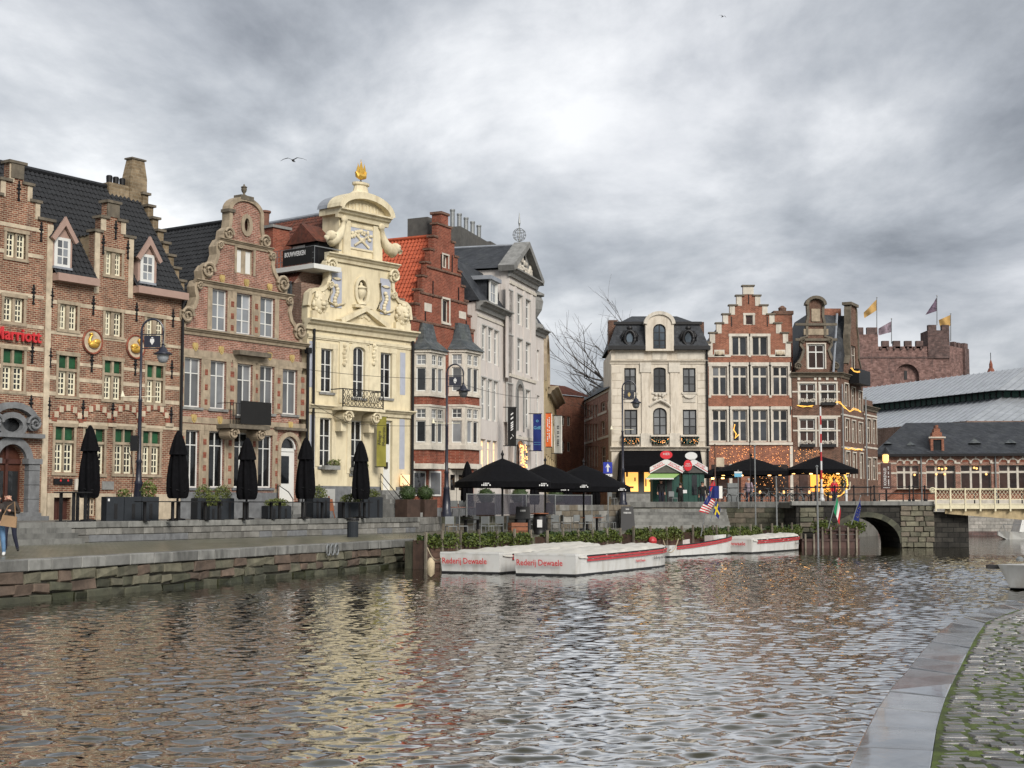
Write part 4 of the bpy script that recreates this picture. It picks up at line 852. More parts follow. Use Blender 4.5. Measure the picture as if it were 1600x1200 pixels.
# triangular pediment over the first floor
tl, tr, tpk = f.uv(543, 507), f.uv(601, 513), f.uv(571.5, 485); tl = (2 * uc - tr[0], v1 + .05); tr = (tr[0], v1 + .05)
MB().prism_y([tl, tr, (uc, tpk[1])], -.15, .0).build('triangular_pediment', Y_, f.o); f.strip([tl, (uc, tpk[1]), tr], .25, C_, -.45, .0, 'pediment_moulding')
b = MB()
for i in range(9): b.ball((uc + random.uniform(-.5, .5), -.17, v1 + .35 + random.uniform(0, .25)), .14, .08, .1, 6, 4)
b.build('pediment_carving', C_, f.o)
for a in ((483, 492, 533, 605), (625, 633, 551, 617), (483, 491.5, 648, 757), (624, 632, 655, 733)): q = R_(*a); f.box('side_panel', q[0], q[1], q[2], q[3], 'panel_bluegrey', -.012, .0)
for px in (537, 583): u_ = f.u(px, 560); f.box('pilaster', u_ - .35, u_ + .35, f.v(px, 630), f.v(px, 533), C_, -.06); b = MB(); [b.ball((u_ + .05 * sin(k * 2), -.1, f.v(px, 540) - k * .2), .14, .1, .13, 6, 4) for k in range(6)]; b.build('garland', C_, f.o)
vb_ = f.v(560, 640); f.cornice(0, W_ + .1, vb_ + .1, C_, .4, .4)
bu0, bu1 = f.u(535, 637, -.9), f.u(599, 640, -.9); bz = f.v(567, 638, -.9)
bal = MB().box(bu0 - .05, bu1 + .05, -1.0, -.02, bz - .15, bz).build('balcony', C_, f.o); bt = f.v(567, 609, -.9)
b = MB().box(bu0, bu1, -.93, -.88, bt - .05, bt).box(bu0, bu1, -.93, -.88, bz + .04, bz + .08)
for x in (bu0, bu1 - .05): b.box(x, x + .05, -.93, -.88, bz, bt).box(x, x + .05, -.88, 0, bt - .05, bt)
for i in range(11):
    x = bu0 + (bu1 - bu0) * (i + .5) / 11; h_ = bt - bz
    b.tube([(x - .11, -.9, bz + .1), (x + .1, -.9, bz + h_ * .33), (x - .1, -.9, bz + h_ * .66), (x + .1, -.9, bt - .05)], .018, 5).tube([(x + .11, -.9, bz + .1), (x - .1, -.9, bz + h_ * .33), (x + .1, -.9, bz + h_ * .66), (x - .1, -.9, bt - .05)], .018, 5)
    if i % 2: b.tube([(x + .13 * cos(t), -.9, bz + h_ / 2 + .13 * sin(t)) for t in [2 * pi * k / 10 for k in range(11)]], .02, 5)
b.build('railing', 'iron_black', bal)
for x in (bu0 + .5, bu1 - .5): b = MB(); volute(b, x, bz - .5, .33, -.85, -.05); b.box(x - .2, x + .2, -.5, 0, bz - 1.25, bz - .7); b.build('bracket', C_, bal)
d = f.box('door', dr[0], dr[1], dr[2], dr[3], 'paint_white', .18, .25); f.box('transom_light', dr[0] + .1, dr[1] - .1, dr[3] - 1.3, dr[3] - .15, 'glass_dark', .16, .179, d); f.box('wreath', (dr[0] + dr[1]) / 2 - .12, (dr[0] + dr[1]) / 2 + .12, dr[2] + 1.2, dr[2] + 1.55, 'hair_dark', .1, .179, d)
pvv = f.v(560, 760); MB().box(0, dr[0] - .3, -.1, -.003, 0, pvv).build('plinth', 'stone_blue', f.o); MB().box(dr[1] + .3, W_, -.1, -.003, 0, pvv).build('plinth', 'stone_blue', f.o)
for px in (511, 556): a = f.rect(px - 10, px + 10, 764, 790); f.box('cellar_window', a[0], a[1], a[2], a[3], 'paint_grey', -.12, -.101)
st_ = MB(); 
for i in range(6): st_.box(dr[0] - .5, dr[1] + .6, -.3 * (6 - i) - .1, -.101, i * dr[2] / 6, (i + 1) * dr[2] / 6 - .003)
st_.build('doorsteps', 'stone_grey', f.o)
b = MB()
for x in (dr[0] - .4, dr[1] + .5): b.tube([(x, -1.8, 0), (x, -1.8, .9), (x, -.2, dr[2] + .9), (x, -.2, dr[2])], .025, 6).tube([(x, -1.8, .5), (x, -.2, dr[2] + .5)], .015, 5)
b.build('handrail', 'iron_black', f.o)
sb = f.rect(622, 634, 742, 759); f.box('menu_lightbox', sb[0], sb[1], sb[2], sb[3], 'lit_cream', -.3, -.15)
# roof with ridge running back, dormer balcony
rz_ = f.v(517, 322, 1.0); rl = 14; el = f.v(470, 455, 3)
pantiles('roof', (-.1, 1.0, el), (-.1, rl, el), (uc, rl, rz_), (uc, 1.0, rz_), 'pantile_brown', f.o)
pantiles('roof', (W_ + .1, 1.0, el), (W_ + .1, rl, el), (uc, rl, rz_), (uc, 1.0, rz_), 'pantile_brown', f.o)
MB().tube([(uc, 1, rz_ + .04), (uc, rl, rz_ + .04)], .12, 8).build('ridge', 'lead', f.o); MB().add([(-.1, 1.0, el), (W_ + .1, 1.0, el), (uc, 1.0, rz_)], [(0, 1, 2)]).build('gable_back', 'brick_old', f.o)
MB().add([(0, rl, el), (W_, rl, el), (uc, rl, rz_)], [(0, 1, 2)]).build('rear_gable', 'brick_old', f.o)
f.body(.0, W_, el, rl, 'brick_old', w0=.5)
MB().tube([(.35, -.16, v1 - .5), (.35, -.16, .1)], .07, 8).build('downpipe', 'iron_black', f.o); MB().tube([(W_ - .06, -.2, v1 - .5), (W_ - .06, -.2, .1)], .08, 8).build('downpipe', 'iron_black', f.o)
# dormer with balcony on the left slope (faces the side)
yd = 5.0
def UY(px, py, x):      # point on local plane x = const
    d = f.R @ ray(px, py); t = (x - f.c0.x) / d.x; p = f.c0 + d * t; return p.y, p.z
xs = uc * .45
ya, za = UY(497, 412, .0 + .3); yb, zb_ = UY(433, 412, .3)
ya, yb = min(ya, yb), max(ya, yb)
MB().box(.0, 2.0, ya, yb, za - .25, za).build('balcony_floor', 'paint_white', f.o)
rb = MB()
for i in range(12): y = ya + (yb - ya) * i / 11; rb.box(.02, .05, y - .015, y + .015, za, za + .95)
for z in (.3, .6, .95): rb.box(.02, .05, ya, yb, za + z - .02, za + z)
rb.box(.02, 2.0, ya, ya + .03, za + .9, za + .95); rb.build('balcony_railing', 'iron_grey', f.o)
MB().box(-.02, .015, ya + .15, ya + (yb - ya) * .75, za + .05, za + .9).build('builder_banner', 'cloth_black', f.o)
text('banner_lettering', 'BOUWWERKEN', .36, 'letter_white', f.o, (-.03, ya + (yb - ya) * .45, za + .62), (pi / 2, 0, -pi / 2), width=(yb - ya) * .5, depth=.004, bold=.008)
dd0, dd1 = ya + (yb - ya) * .3, ya + (yb - ya) * .95
MB().box(1.2, 3.2, dd0, dd1, za - .2, za + 1.5).build('dormer', 'paint_black', f.o)
MB().box(1.17, 1.199, dd0 + (dd1 - dd0) * .5, dd1 - .1, za + .05, za + 1.35).build('dormer_window', 'paint_white', f.o)
MB().add([(.9, dd0 - .2, za + 1.4), (.9, dd1 + .2, za + 1.4), (3.4, dd1 + .2, za + 1.4), (3.4, dd0 - .2, za + 1.4), (.9, (dd0 + dd1) / 2, za + 2.5), (3.6, (dd0 + dd1) / 2, za + 2.5)], [(0, 3, 5, 4), (1, 4, 5, 2), (0, 4, 1)]).build('dormer_roof', 'pantile_brown', f.o)
yc, zc = UY(430, 360, 1.0); MB().box(.3, 1.5, yc - .6, yc + 1.2, za - 1.5, zc).build('chimney', 'brick_red', f.o); MB().box(.2, 1.6, yc - .7, yc + 1.3, zc + .002, zc + .15).build('chimney_cap', 'stone_grey', f.o); MB().lathe([(.2, 0), (.24, .8), (.32, .85), (.32, .95), (.1, 1.0)], (.7, yc + .5, zc + .14), 10).build('chimney_pot', 'clay_pot', f.o)
yc, zc = UY(617, 343, W_ - .3); MB().box(W_ - 1.4, W_ - .3, 2.6, 4.4, el, f.v(617, 343, 2.6)).build('chimney', 'render_grey', f.o)
MB().prism_z([(-.12, 1.2), (.5, 1.2), (.5, 6), (-.12, 6)], el - 3.5, el + .1).build('slate_cheek', 'slate_light', f.o)
# ------------------------------------------------------------------ facets: extra planes of a building (bay sides, side streets)
class Facet(Facade):
    def __init__(s, host, la, lb, v0=0.0):
        """la, lb: plan points in the host's local frame"""
        mw = Matrix.Translation(host.A) @ Matrix.Rotation(host.rz, 4, 'Z')
        A = mw @ Vector((la[0], la[1], 0)); B = mw @ Vector((lb[0], lb[1], 0))
        s.A = A; s.zb = host.zb; s.rz = atan2(B.y - A.y, B.x - A.x); s.W = (B - A).length; s.o = host.o
        s.R = Matrix.Rotation(-s.rz, 3, 'Z'); s.holes = []; s.c0 = s.R @ (CAMP - A)
        s.T = mw.inverted() @ (Matrix.Translation(A) @ Matrix.Rotation(s.rz, 4, 'Z')); s.mark = set(c.name for c in host.o.children)
    def done(s):
        for c in s.o.children:
            if c.name not in s.mark: c.matrix_basis = s.T @ c.matrix_basis

# ================================================================== red brick house with stepped gable and slate-roofed bays
f = Facade('red_brick_house', 'red brick stepped-gable house with slate-roofed bay windows and orange tiled roof', 'house', P641, P745, TZ)
H4 = f; W_ = f.W
f.window(692, 700, 399, 419, 1, (1,), fm='stone_white', gm='glass_brown', fw=.1, name='attic_window', sur='stone_white', surw=.1); f.window(691, 701.5, 468, 504, 1, (1,), fm='stone_white', gm='glass_dark', fw=.08, sur='stone_white', surw=.12, sill='stone_white', name='attic_window')
uc = f.u(694, 360); vb0 = f.v(640, 497); vb0 = f.v(692, 510); vt = f.v(694, 354); ns = 8
hw0 = min(uc, W_ - uc); hw1 = (f.u(705, 360) - f.u(683, 360)) / 2
us = [uc - hw0 + (hw0 - hw1) * i / (ns - 1) for i in range(ns)]; lv = [0] + [vb0 + (vt - vb0) * (i / (ns - 1)) ** .96 for i in range(ns)]
lv[1] = vb0 + .1
b0_, b1_ = f.u(645, 600), None
gl = [(f.u(646, 760), f.u(662, 760)), (f.u(672, 760), f.u(690, 760))]
f.wall(mirror_outline(step_half(us, lv), uc), 'brick_red', .35)
for i in range(ns):
    for s_ in ((1, -1) if i < ns - 1 else (1,)):
        a, c = us[i], (us[i + 1] if i < ns - 1 else 2 * uc - us[i])
        if s_ < 0: a, c = 2 * uc - c, 2 * uc - a
        MB().box(a - .07, c + .07, -.06, .45, lv[i + 1] + .002, lv[i + 1] + .12).build('step_cap', 'brick_brown', f.o)
MB().box(uc - .42, uc + .42, -.03, .6, lv[-1] + .1, f.v(694, 336)).build('chimney', 'brick_red', f.o); MB().box(uc - .5, uc + .5, -.1, .7, f.v(694, 336) + .002, f.v(694, 336) + .15).build('chimney_cap', 'brick_brown', f.o)
for y in (466, 510, 424): 
    vv = f.v(694, y); fr_ = max(.15, min(1, (vt - vv) / (vt - vb0))); hw = hw1 + (hw0 - hw1) * fr_ - .1; f.bandr(uc - hw, uc + hw, vv, .12, 'brick_brown', .07)
for a in ((663, 674, 474, 487), (717, 727.6, 487, 498)): q = f.rect(*a); f.box('plaque', q[0], q[1], q[2], q[3], 'stone_white', -.03)
for p in ((676, 452), (716, 462), (664, 500), (728, 514), (689, 410), (706, 412)): u_, v_ = f.uv(*p); f.box('tie_rod', u_ - .03, u_ + .03, v_ - .5, v_ + .5, 'iron_black', -.05)
DB = 0.9
for px0, pxc, px1, lab in ((645, 671, 696, 0), (701, 727, 751, 1)):
    ua = f.u(px0, 600); ub_ = f.u(pxc, 600, -DB); uc_ = f.u(px1, 600, -DB); ud = uc_ + (ub_ - ua) * .8
    if lab: ud = min(ud, W_ + .6)
    xm = (px0 + px1) / 2
    zt, z1, z2, z3, z4 = f.v(pxc, 546, -DB), f.v(pxc, 615, -DB), f.v(pxc, 635, -DB), f.v(pxc, 702, -DB), f.v(pxc, 724, -DB)
    poly = [(ua, .0), (ub_, -DB), (uc_, -DB), (ud, .0)]
    def ins(d): return [(ua + d * .6, .0), (ub_ + d * .4, -DB + d), (uc_ - d * .4, -DB + d), (ud - d * .6, .0)]
    [MB().prism_z(ins(.06), *q).build('bay_brick_band', 'brick_red', f.o) for q in ((z1, z2), (z4, z3))]
    for d_, q0, q1 in ((-.1, z4 - .3, z4 - .003), (-.1, z3 - .003, z3 + .25), (-.06, z2 - .003, z2 + .12), (-.06, z1 - .14, z1 + .003), (-.12, zt - .15, zt)): MB().prism_z(ins(d_), q0, q1).build('bay_ledge', 'stone_white', f.o)
    ap = [(ua + .75, .0), (ub_ + .3, -.25), (uc_ - .3, -.25), (ud - .75, .0)]; zap = f.v(xm - 4, 507, 0)
    q0, q1, q2 = ins(-.25), [((a[0] + c[0]) / 2, (a[1] + c[1]) / 2) for a, c in zip(ins(.25), ap)], ap
    vs_ = [(x, y, zt) for x, y in q0] + [(x, y, zt + (zap - zt) * .4) for x, y in q1] + [(x, y, zap) for x, y in q2]
    MB().add(vs_, [(i, i + 1, 5 + i, 4 + i) for i in range(3)] + [(4 + i, 5 + i, 9 + i, 8 + i) for i in range(3)] + [(8, 9, 10, 11), (0, 1, 2, 3)]).build('bay_roof', 'slate_light', f.o)
    for pa, pb, xr in ((poly[0], poly[1], None), (poly[1], poly[2], None), (poly[2], poly[3], None)):
        fc = Facet(f, pa, pb); w2 = fc.W; n_ = 1 if pa == poly[0] or pa == poly[2] else 2
        for za, zb2 in ((z1 + .003, zt - .15), (z3 + .25, z2 - .003)):
            fc.holes = []; zt_ = za + (zb2 - za) * .66
            m0 = .2
            for i in range(n_):
                a0 = m0 + (w2 - 2 * m0) * i / n_ + (.06 if n_ > 1 else 0); a1 = m0 + (w2 - 2 * m0) * (i + 1) / n_ - (.06 if n_ > 1 else 0)
                fc.window(0, 0, 0, 0, 1, (1,), uvs=(a0, a1, za + .15, zt_ - .05), gm='glass_dark' if (lab + i) % 2 == 0 else 'glass_curtain_sheen', rec=.07, fw=.06)
                fc.window(0, 0, 0, 0, 2, (1, 1), uvs=(a0, a1, zt_ + .1, zb2 - .12), gm='glass_curtain_sheen', rec=.07, fw=.05, bw=.035, split=False)
            fc.wall([(0, za), (w2, za), (w2, zb2), (0, zb2)], 'stone_white', .2, name='bay_wall', holes=fc.holes)
        fc.done()
# ground floor shopfront
zg = f.v(690, 727); f.bandr(0.05, W_ - .05, zg, .3, 'stone_white', .12)
for x0, x1, nm, mt in ((644, 664, 'shop_window', 'glass_dark'), (670, 688, 'shop_window', 'glass_curtain_sheen')):
    q = f.rect(x0, x1, 736, 775); w_ = f.box(nm, q[0], q[1], q[2], q[3], 'paint_white', -.06, 0); f.box('pane', q[0] + .12, q[1] - .12, q[2] + .1, q[3] - .1, mt, -.075, -.061, w_)
q = f.rect(701, 722, 734, 787); d = f.box('door', q[0], q[1], q[2], q[3], 'stone_white', -.08, 0); m_ = (q[0] + q[1]) / 2
for s_ in (-1, 1): f.box('door_glass', m_ + s_ * .5 - .25, m_ + s_ * .5 + .25, q[3] - 1.2, q[3] - .3, 'glass_dark', -.1, -.081, d)
f.box('letterbox', m_ - .7, m_ - .4, q[2] + 1.0, q[2] + 1.08, 'iron_black', -.1, -.081, d); f.box('door_gap', m_ - .02, m_ + .02, q[2], q[3], 'iron_black', -.085, -.081, d)
f.box('plinth', 0, W_, 0, .5, 'stone_blue', -.05, -.002)
rz_ = f.v(681, 368, .4); rl = 12; el = lv[1] - .2
pantiles('roof', (uc - hw0, .36, el), (uc - hw0, rl, el), (uc, rl, rz_), (uc, .36, rz_), 'pantile_red', f.o)
pantiles('roof', (uc + hw0, .36, el), (uc + hw0, rl, el), (uc, rl, rz_), (uc, .36, rz_), 'pantile_red', f.o)
MB().tube([(uc, .3, rz_ + .04), (uc, rl, rz_ + .04)], .12, 8).build('ridge', 'pantile_red', f.o)
f.body(.0, W_, el, rl, 'brick_old', w0=.352); MB().add([(0, rl, el), (W_, rl, el), (uc, rl, rz_)], [(0, 1, 2)]).build('rear_gable', 'brick_old', f.o)
MB().box(uc + .1, uc + 2.2, 1.2, 2.6, el + 2, f.v(690, 349, 1.5)).build('chimney', 'render_grey', f.o)

# ================================================================== pink-white neoclassical house with pediment
f = Facade('pediment_house', 'pale pinkish neoclassical house with triangular pediment and dark slate roof', 'house', P745, P850, TZ)
H5 = f; W_ = f.W; SK = 'stucco_pink'
up0, up1 = f.u(790, 600), f.u(831.5, 600)
vl = f.v(766, 480); vp = f.v(812, 432); vr = f.v(840, 515)
lw = ((753, 760, 509, 563), (762, 770, 512.5, 567), (771.5, 778.5, 517, 571), (752, 759.5, 590, 655), (762, 768.5, 593, 657.5), (771, 777.5, 596, 659))
for a in lw: f.window(*a, cols=2, rows=(.4, 1, .8), fm='paint_white', gm='glass_curtain_sheen', fw=.12, rec=.12, bw=.09, sur='paint_grey', surw=.08)
for a in ((751, 759, 686, 732), (761, 768, 688, 733), (770, 777, 689, 734)): f.window(*a, cols=2, rows=(.4, 1), fm='stone_white', gm='lit_cream', fw=.1, rec=.15)
f.wall([(0, 0), (up0, 0), (up0, vl), (0, vl)], SK, name='left_wing_wall'); f.holes = []
for a in ((793.5, 801, 454, 498.5), (808, 816, 461, 508), (821, 828.5, 469, 514), (793.5, 801, 524, 575.5), (808, 816, 530, 581), (821, 828.5, 536, 586), (792.5, 801, 600, 660), (821, 828, 610, 670), (821, 828, 696, 738)): f.window(*a, cols=2, rows=(.4, 1, .8), fm='paint_white', gm='glass_curtain_sheen', fw=.12, rec=.14, bw=.09, sur='paint_grey', surw=.08, w0=-.25)
f.window(807.5, 817, 600, 674, 2, (1,), arch=.9, fm='paint_grey', gm='glass_lead', sur='stone_grey', surw=.3, name='arched_window', rec=.25, w0=-.25); f.window(806, 818, 688, 738, 2, (1,), arch=.9, fm='iron_black', gm='glass_dark', sur='stone_grey', surw=.35, name='arched_doorway', rec=.3, w0=-.25)
f.window(792, 802, 697, 738, 1, (1,), fm='stone_white', gm='lit_cream', name='lit_window', w0=-.25)
f.wall([(up0, 0), (up1, 0), (up1, vp), (up0, vp)], SK, w0=-.25, th=.6, name='pavilion_wall'); f.holes = []
for a in ((833.5, 837.5, 544, 593), (839, 843, 547, 595), (833, 837.5, 615, 660), (839, 843.5, 618, 660), (834, 842, 700, 738)): f.window(*a, cols=2, rows=(.4, 1, .8), fm='paint_white', gm='glass_curtain_sheen', fw=.1, split=False)
f.wall([(up1, 0), (W_, 0), (W_, vr), (up1, vr)], SK, name='right_wing_wall'); f.holes = []
f.cornice(-.1, up0 + .0, vl + .05, 'stone_grey', .55, .6); f.cornice(up1, W_ + .2, vr + .05, 'stone_grey', .5, .5); f.bandr(0, up0, f.v(766, 500), .15, 'stone_white', .06)
b = MB()
for px in (749.5, 761, 770.7, 780): u_ = f.u(px, 560); b.box(u_ - .1, u_ + .1, -.04, .02, f.v(px, 590) - .2, f.v(px, 505) - .2)
b.build('pilaster_strip', SK, f.o)
for px in (791.6, 804.5, 818.5, 830): u_ = f.u(px, 560, -.25); f.box('pilaster', u_ - .22, u_ + .22, f.v(px, 590, -.25), vp - 1.0, SK, -.32, -.24)
c = f.cornice(up0 - .15, up1 + .15, vp + .05, 'stone_grey', .55, .55); c.location.y = -.25
for y in (448, 590, 684): v_ = f.v(811, y, -.25); f.box('string_course', up0, up1, v_ - .1, v_ + .1, 'stone_white', -.33, -.24)
pk = f.v(820.5, 385, -.25); um = (up0 + up1) / 2
MB().prism_y([(up0, vp + .05), (up1, vp + .05), (um, pk - .3)], -.3, .35).build('pediment', 'stone_grey', f.o); f.strip([(up0 - .5, vp - .0), (um, pk), (up1 + .5, vp - .0)], .4, 'stone_grey', -.75, .35, 'pediment_moulding')
b = MB()
for i in range(30): t = random.uniform(-.6, .6); b.ball((um + t * (um - up0), -.32, vp + .3 + random.uniform(0, (1 - abs(t)) * (pk - vp - 1.2))), random.uniform(.1, .25), .12, random.uniform(.1, .25), 6, 4)
b.build('pediment_carving', 'stone_white', f.o); f.window(0, 0, 0, 0, uvs=(um - .45, um + .45, vp + .7, vp + 2.2), cols=1, arch=1, fm='stone_grey', gm='glass_dark', w0=-.5, hole=False, name='pediment_niche')
f.box('pavilion_side', up0 + .02, up0 + .4, vl - 1, vp - .02, SK, .36, 9)
MB().add([(up0 - .3, -.4, vp + .06), (up0 - .3, 9, vp + .06), (um, 9, pk), (um, -.4, pk), (up1 + .3, -.4, vp + .06), (up1 + .3, 9, vp + .06)], [(0, 1, 2, 3), (4, 3, 2, 5), (1, 5, 2)]).build('roof', 'slate_tile', f.o)
MB().tube([(um, -.4, pk + .02), (um, 9, pk + .02)], .1, 6).build('ridge', 'lead', f.o)
f.body(0.01, up0, vl - .02, 9, SK, w0=.405); f.body(up0, up1, vp - .02, 9, SK, w0=.405); f.body(up1, W_, vr - .02, 9, SK, w0=.405)
mz = f.v(760, 425, 1.2); MB().add([(-.2, -.2, vl + .06), (up0, -.2, vl + .06), (up0, 1.6, mz), (-.2, 1.6, mz), (up0, 9, mz + 1.2), (-.2, 9, mz + 1.2), (-.2, 9, vl)], [(0, 1, 2, 3), (3, 2, 4, 5), (0, 3, 5, 6)]).build('mansard', 'slate_tile', f.o)
q = f.rect(758, 770, 440, 476, .2); MB().box(q[0], q[1], .1, 2.2, q[2], q[3]).build('dormer', 'slate_tile', f.o); f.window(0, 0, 0, 0, uvs=(q[0] + .15, q[1] - .15, q[2] + .1, q[3] - .1), cols=2, rows=(1, 1), gm='glass_sky', w0=-.1, rec=.05, hole=False, split=False, name='dormer_window', sur='paint_white', surw=.14)
f.box('dormer_hood', q[0] - .3, q[1] + .3, q[3] + .0, q[3] + .25, 'lead', -.3, 1.5)
MB().add([(up1, -.2, vr + .06), (W_ + .2, -.2, vr + .06), (W_ + .2, 1.6, vr + 2.6), (up1, 1.6, vr + 2.6), (W_ + .2, 8, vr + 3), (up1, 8, vr + 3)], [(0, 1, 2, 3), (3, 2, 4, 5)]).build('mansard', 'slate_tile', f.o); b = MB(); urn(b, (W_ - 2.2, .2, vr), 3.2); b.build('roof_vase', 'stone_grey', f.o)
cz = f.v(736, 368, 5); ca, cb = f.u(711, 368, 5), f.u(762, 368, 5); ch = MB().box(ca, cb, 4.6, 6.2, vl, cz).build('chimney', 'render_grey', f.o)
for i in range(5): x = ca + (cb - ca) * (.08 + .2 * i); MB().lathe([(.17, 0), (.17, 1.2), (.2, 1.25), (.2, 1.35)], (x, 5.4, cz - .02), 8).build('chimney_pot', 'iron_grey', ch)
MB().box(cb + .1, cb + 1.6, 4.8, 6, vl, f.v(766, 379, 5)).build('chimney', 'render_grey', f.o)
b = MB(); zc = f.v(811.5, 367, 3); xr = f.u(811.5, 367, 3); RR = .5
for r, z in ((RR, 0), (RR * .85, RR * .5), (RR * .85, -RR * .5)): b.tube([(xr + r * cos(2 * pi * i / 18), 3 + r * sin(2 * pi * i / 18), zc + z) for i in range(19)], .022, 5)
for a in (0, pi / 3, 2 * pi / 3): b.tube([(xr + RR * cos(a) * cos(t), 3 + RR * sin(a) * cos(t), zc + RR * sin(t)) for t in [2 * pi * i / 18 for i in range(19)]], .022, 5)
b.tube([(xr, 3, pk - .5), (xr, 3, zc + .65), (xr, 3, zc + .9), (xr, 3, zc + 1.7)], [.04, .04, .09, .015], 6); b.build('globe_finial', 'iron_grey', f.o)
b = MB(); q = f.rect(806, 817, 695, 738)
for i in range(60): b.ball((random.uniform(q[0] + .2, q[1] - .2), -.3 + random.uniform(-.1, .1), random.uniform(q[2], q[3])), .06, n=5, m=3)
tag(b.build('fairy_lights', 'fairy', f.o), kind='stuff')

# ================================================================== ochre building and the side street
A_, B_ = plan(851, 106), plan(870, 131)
f = Facade('ochre_building', 'ochre stone building with rounded gable at the start of the side street', 'building', A_, B_, TZ); W_ = f.W
vt = f.v(860, 612); r_ = 3.0
for y0, y1 in ((620, 632), (655, 675), (715, 732)):
    for i in range(6): a = .08 * W_ + W_ * .15 * i; f.window(0, 0, 0, 0, uvs=(a, a + W_ * .09, f.v(860, y1), f.v(860, y0)), cols=1, gm='glass_dark', fm='stone_tan', split=False)
ga = [(3.6 + 3.0 * cos(pi * i / 10), vt + 2.4 * sin(pi * i / 10) + 1.2) for i in range(11)]
f.wall([(0, 0), (W_, 0), (W_, vt), (6.6, vt)] + ga + [(.6, vt), (0, vt)], 'stucco_ochre'); f.cornice(6.6, W_, vt + .1, 'stone_tan', .6, .8); f.strip([(6.6, vt)] + ga + [(.6, vt)], .4, 'stone_tan', -.15, .3); f.body(0, W_, vt, 9, 'stucco_ochre', w0=.402)
f = Facade('dark_brick_house', 'dark brick house with orange tiled roof closing the side street', 'house', plan(866, 133), plan(893, 135), TZ); W_ = f.W; vt = f.v(880, 617)
for i in range(3):
    for y0, y1 in ((650, 665), (690, 705)): a = .2 + i * W_ / 3; f.window(0, 0, 0, 0, uvs=(a, a + W_ / 4.5, f.v(880, y1), f.v(880, y0)), cols=2, gm='glass_dark', split=False, fm='stone_white')
f.wall([(-.8, 0), (W_ + 2, 0), (W_ + 2, vt), (-.8, vt)], 'brick_orange'); pantiles('roof', (-1, -.2, vt), (W_ + 3, -.2, vt), (W_ + 3, 3, vt + 1.2), (-1, 3, vt + 1.2), 'pantile_brown', f.o); f.body(-.8, W_ + 2, vt, 7, 'brick_old', w0=.402)
A_, B_ = plan(888, 150), plan(956, 121)
f = Facade('street_corner_house', 'red brick house with rows of tall windows along the side street', 'house', A_, B_, TZ); W_ = f.W
vt = f.v(936, 616)
for (x0, x1), n_, gm_ in (((894, 911), 3, 'glass_curtain_sheen'), ((914, 935), 5, 'glass_sky')):
    for y0, y1 in ((632, 651), (662, 688), (697, 730)):
        for i in range(n_):
            xa = x0 + (x1 - x0) * i / n_; xb = x0 + (x1 - x0) * (i + .75) / n_; dy_ = (936 - (x0 + x1) / 2) * .14
            f.window(xa, xb, y0 + dy_ * .3, y1, 1, (.4, 1), gm=gm_, fm='stone_white', fw=.08, split=False)
for x0, x1, y0, y1 in ((939, 945, 628, 642), (948, 954, 626, 640), (939, 945, 658, 680), (939, 946, 698, 728)): f.window(x0, x1, y0, y1, 2, (1, 1), fm='stone_white', split=False)
f.wall([(0, 0), (W_, 0), (W_, vt), (0, vt)], 'brick_pink')
for y in (626, 655, 691): f.bandr(0, W_, f.v(920, y), .2, 'stone_white', .05)
MB().add([(-.2, -.3, vt), (W_ + .2, -.3, vt), (W_ + .2, 5, vt + 4.2), (4, 5, vt + 4.2), (W_ + .2, 10, vt), (-.2, 10, vt)], [(0, 1, 2, 3), (0, 3, 5), (3, 2, 4, 5), (1, 4, 2)]).build('roof', 'slate_light', f.o); f.body(0, W_, vt, 10, 'brick_brown', w0=.402)
MB().box(W_ - 2.2, W_ - .6, 3.5, 5, vt + 2, vt + 6.2).build('chimney', 'brick_brown', f.o)

# ================================================================== cream house with black mansard
f = Facade('mansard_house', 'cream stone house with black windows and dark mansard roof', 'house', plan(956, 119), plan(1107, 119), PZ)
H6 = f; W_ = f.W; ST = 'stucco_white'
for x0, x1, y0, y1, a in ((975.5, 994, 575, 613, 0), (1021, 1040.5, 574, 613, .35), (1067, 1087, 575, 613, 0), (975.5, 996, 640, 680, 0), (1020.5, 1042, 637, 680, .8), (1067, 1088.5, 640, 680, 0)):
    f.window(x0, x1, y0, y1, 2, (1, 1, 1) if y0 < 600 else (1, 1, 1), arch=a, fm='paint_black', gm='glass_curtain_sheen', fw=.1, bw=.07, mull=1, sill='stone_white')  # pale pane colour stands in for grey reflections here, no curtains
v1 = f.v(1030, 547)
f.wall([(0, 0), (W_, 0), (W_, v1), (0, v1)], ST)
f.body(0, W_, v1, 10, ST, w0=.402)
for k in range(10):                                       # horizontal joints in the side pilasters
    z = f.v(1030, 690) + k * .62
    for a, c in ((.05, f.u(972)), (f.u(1090.5), W_ - .05)): f.box('rustic_block', a, c, z, z + .58, ST, -.035, .0)
for px in (1009, 1054): a = f.rect(px - 6.5, px + 6.5, 580, 698); f.box('pilaster', a[0], a[1], a[2], a[3], ST, -.1, .0); f.box('pilaster_base', a[0] - .1, a[1] + .1, a[2], f.v(px, 677), 'stone_white', -.18, .0); \
    f.box('capital', a[0] - .12, a[1] + .12, a[3] - .1, a[3] + .7, 'stone_white', -.16, .0)
f.cornice(-.1, W_ + .1, f.v(1030, 563), ST, .3, .25, 'string_course')
for x0, x1 in ((961, 1006), (1058, 1102)): a = f.rect(x0, x1, 550, 561); f.box('attic_panel', a[0], a[1], a[2], a[3], 'stone_white', -.04, .0)
a = f.rect(1019, 1042, 549, 562); f.box('attic_panel', a[0], a[1], a[2], a[3], 'stone_white', -.06, .0)
b = MB()                                                  # ornament over the central window
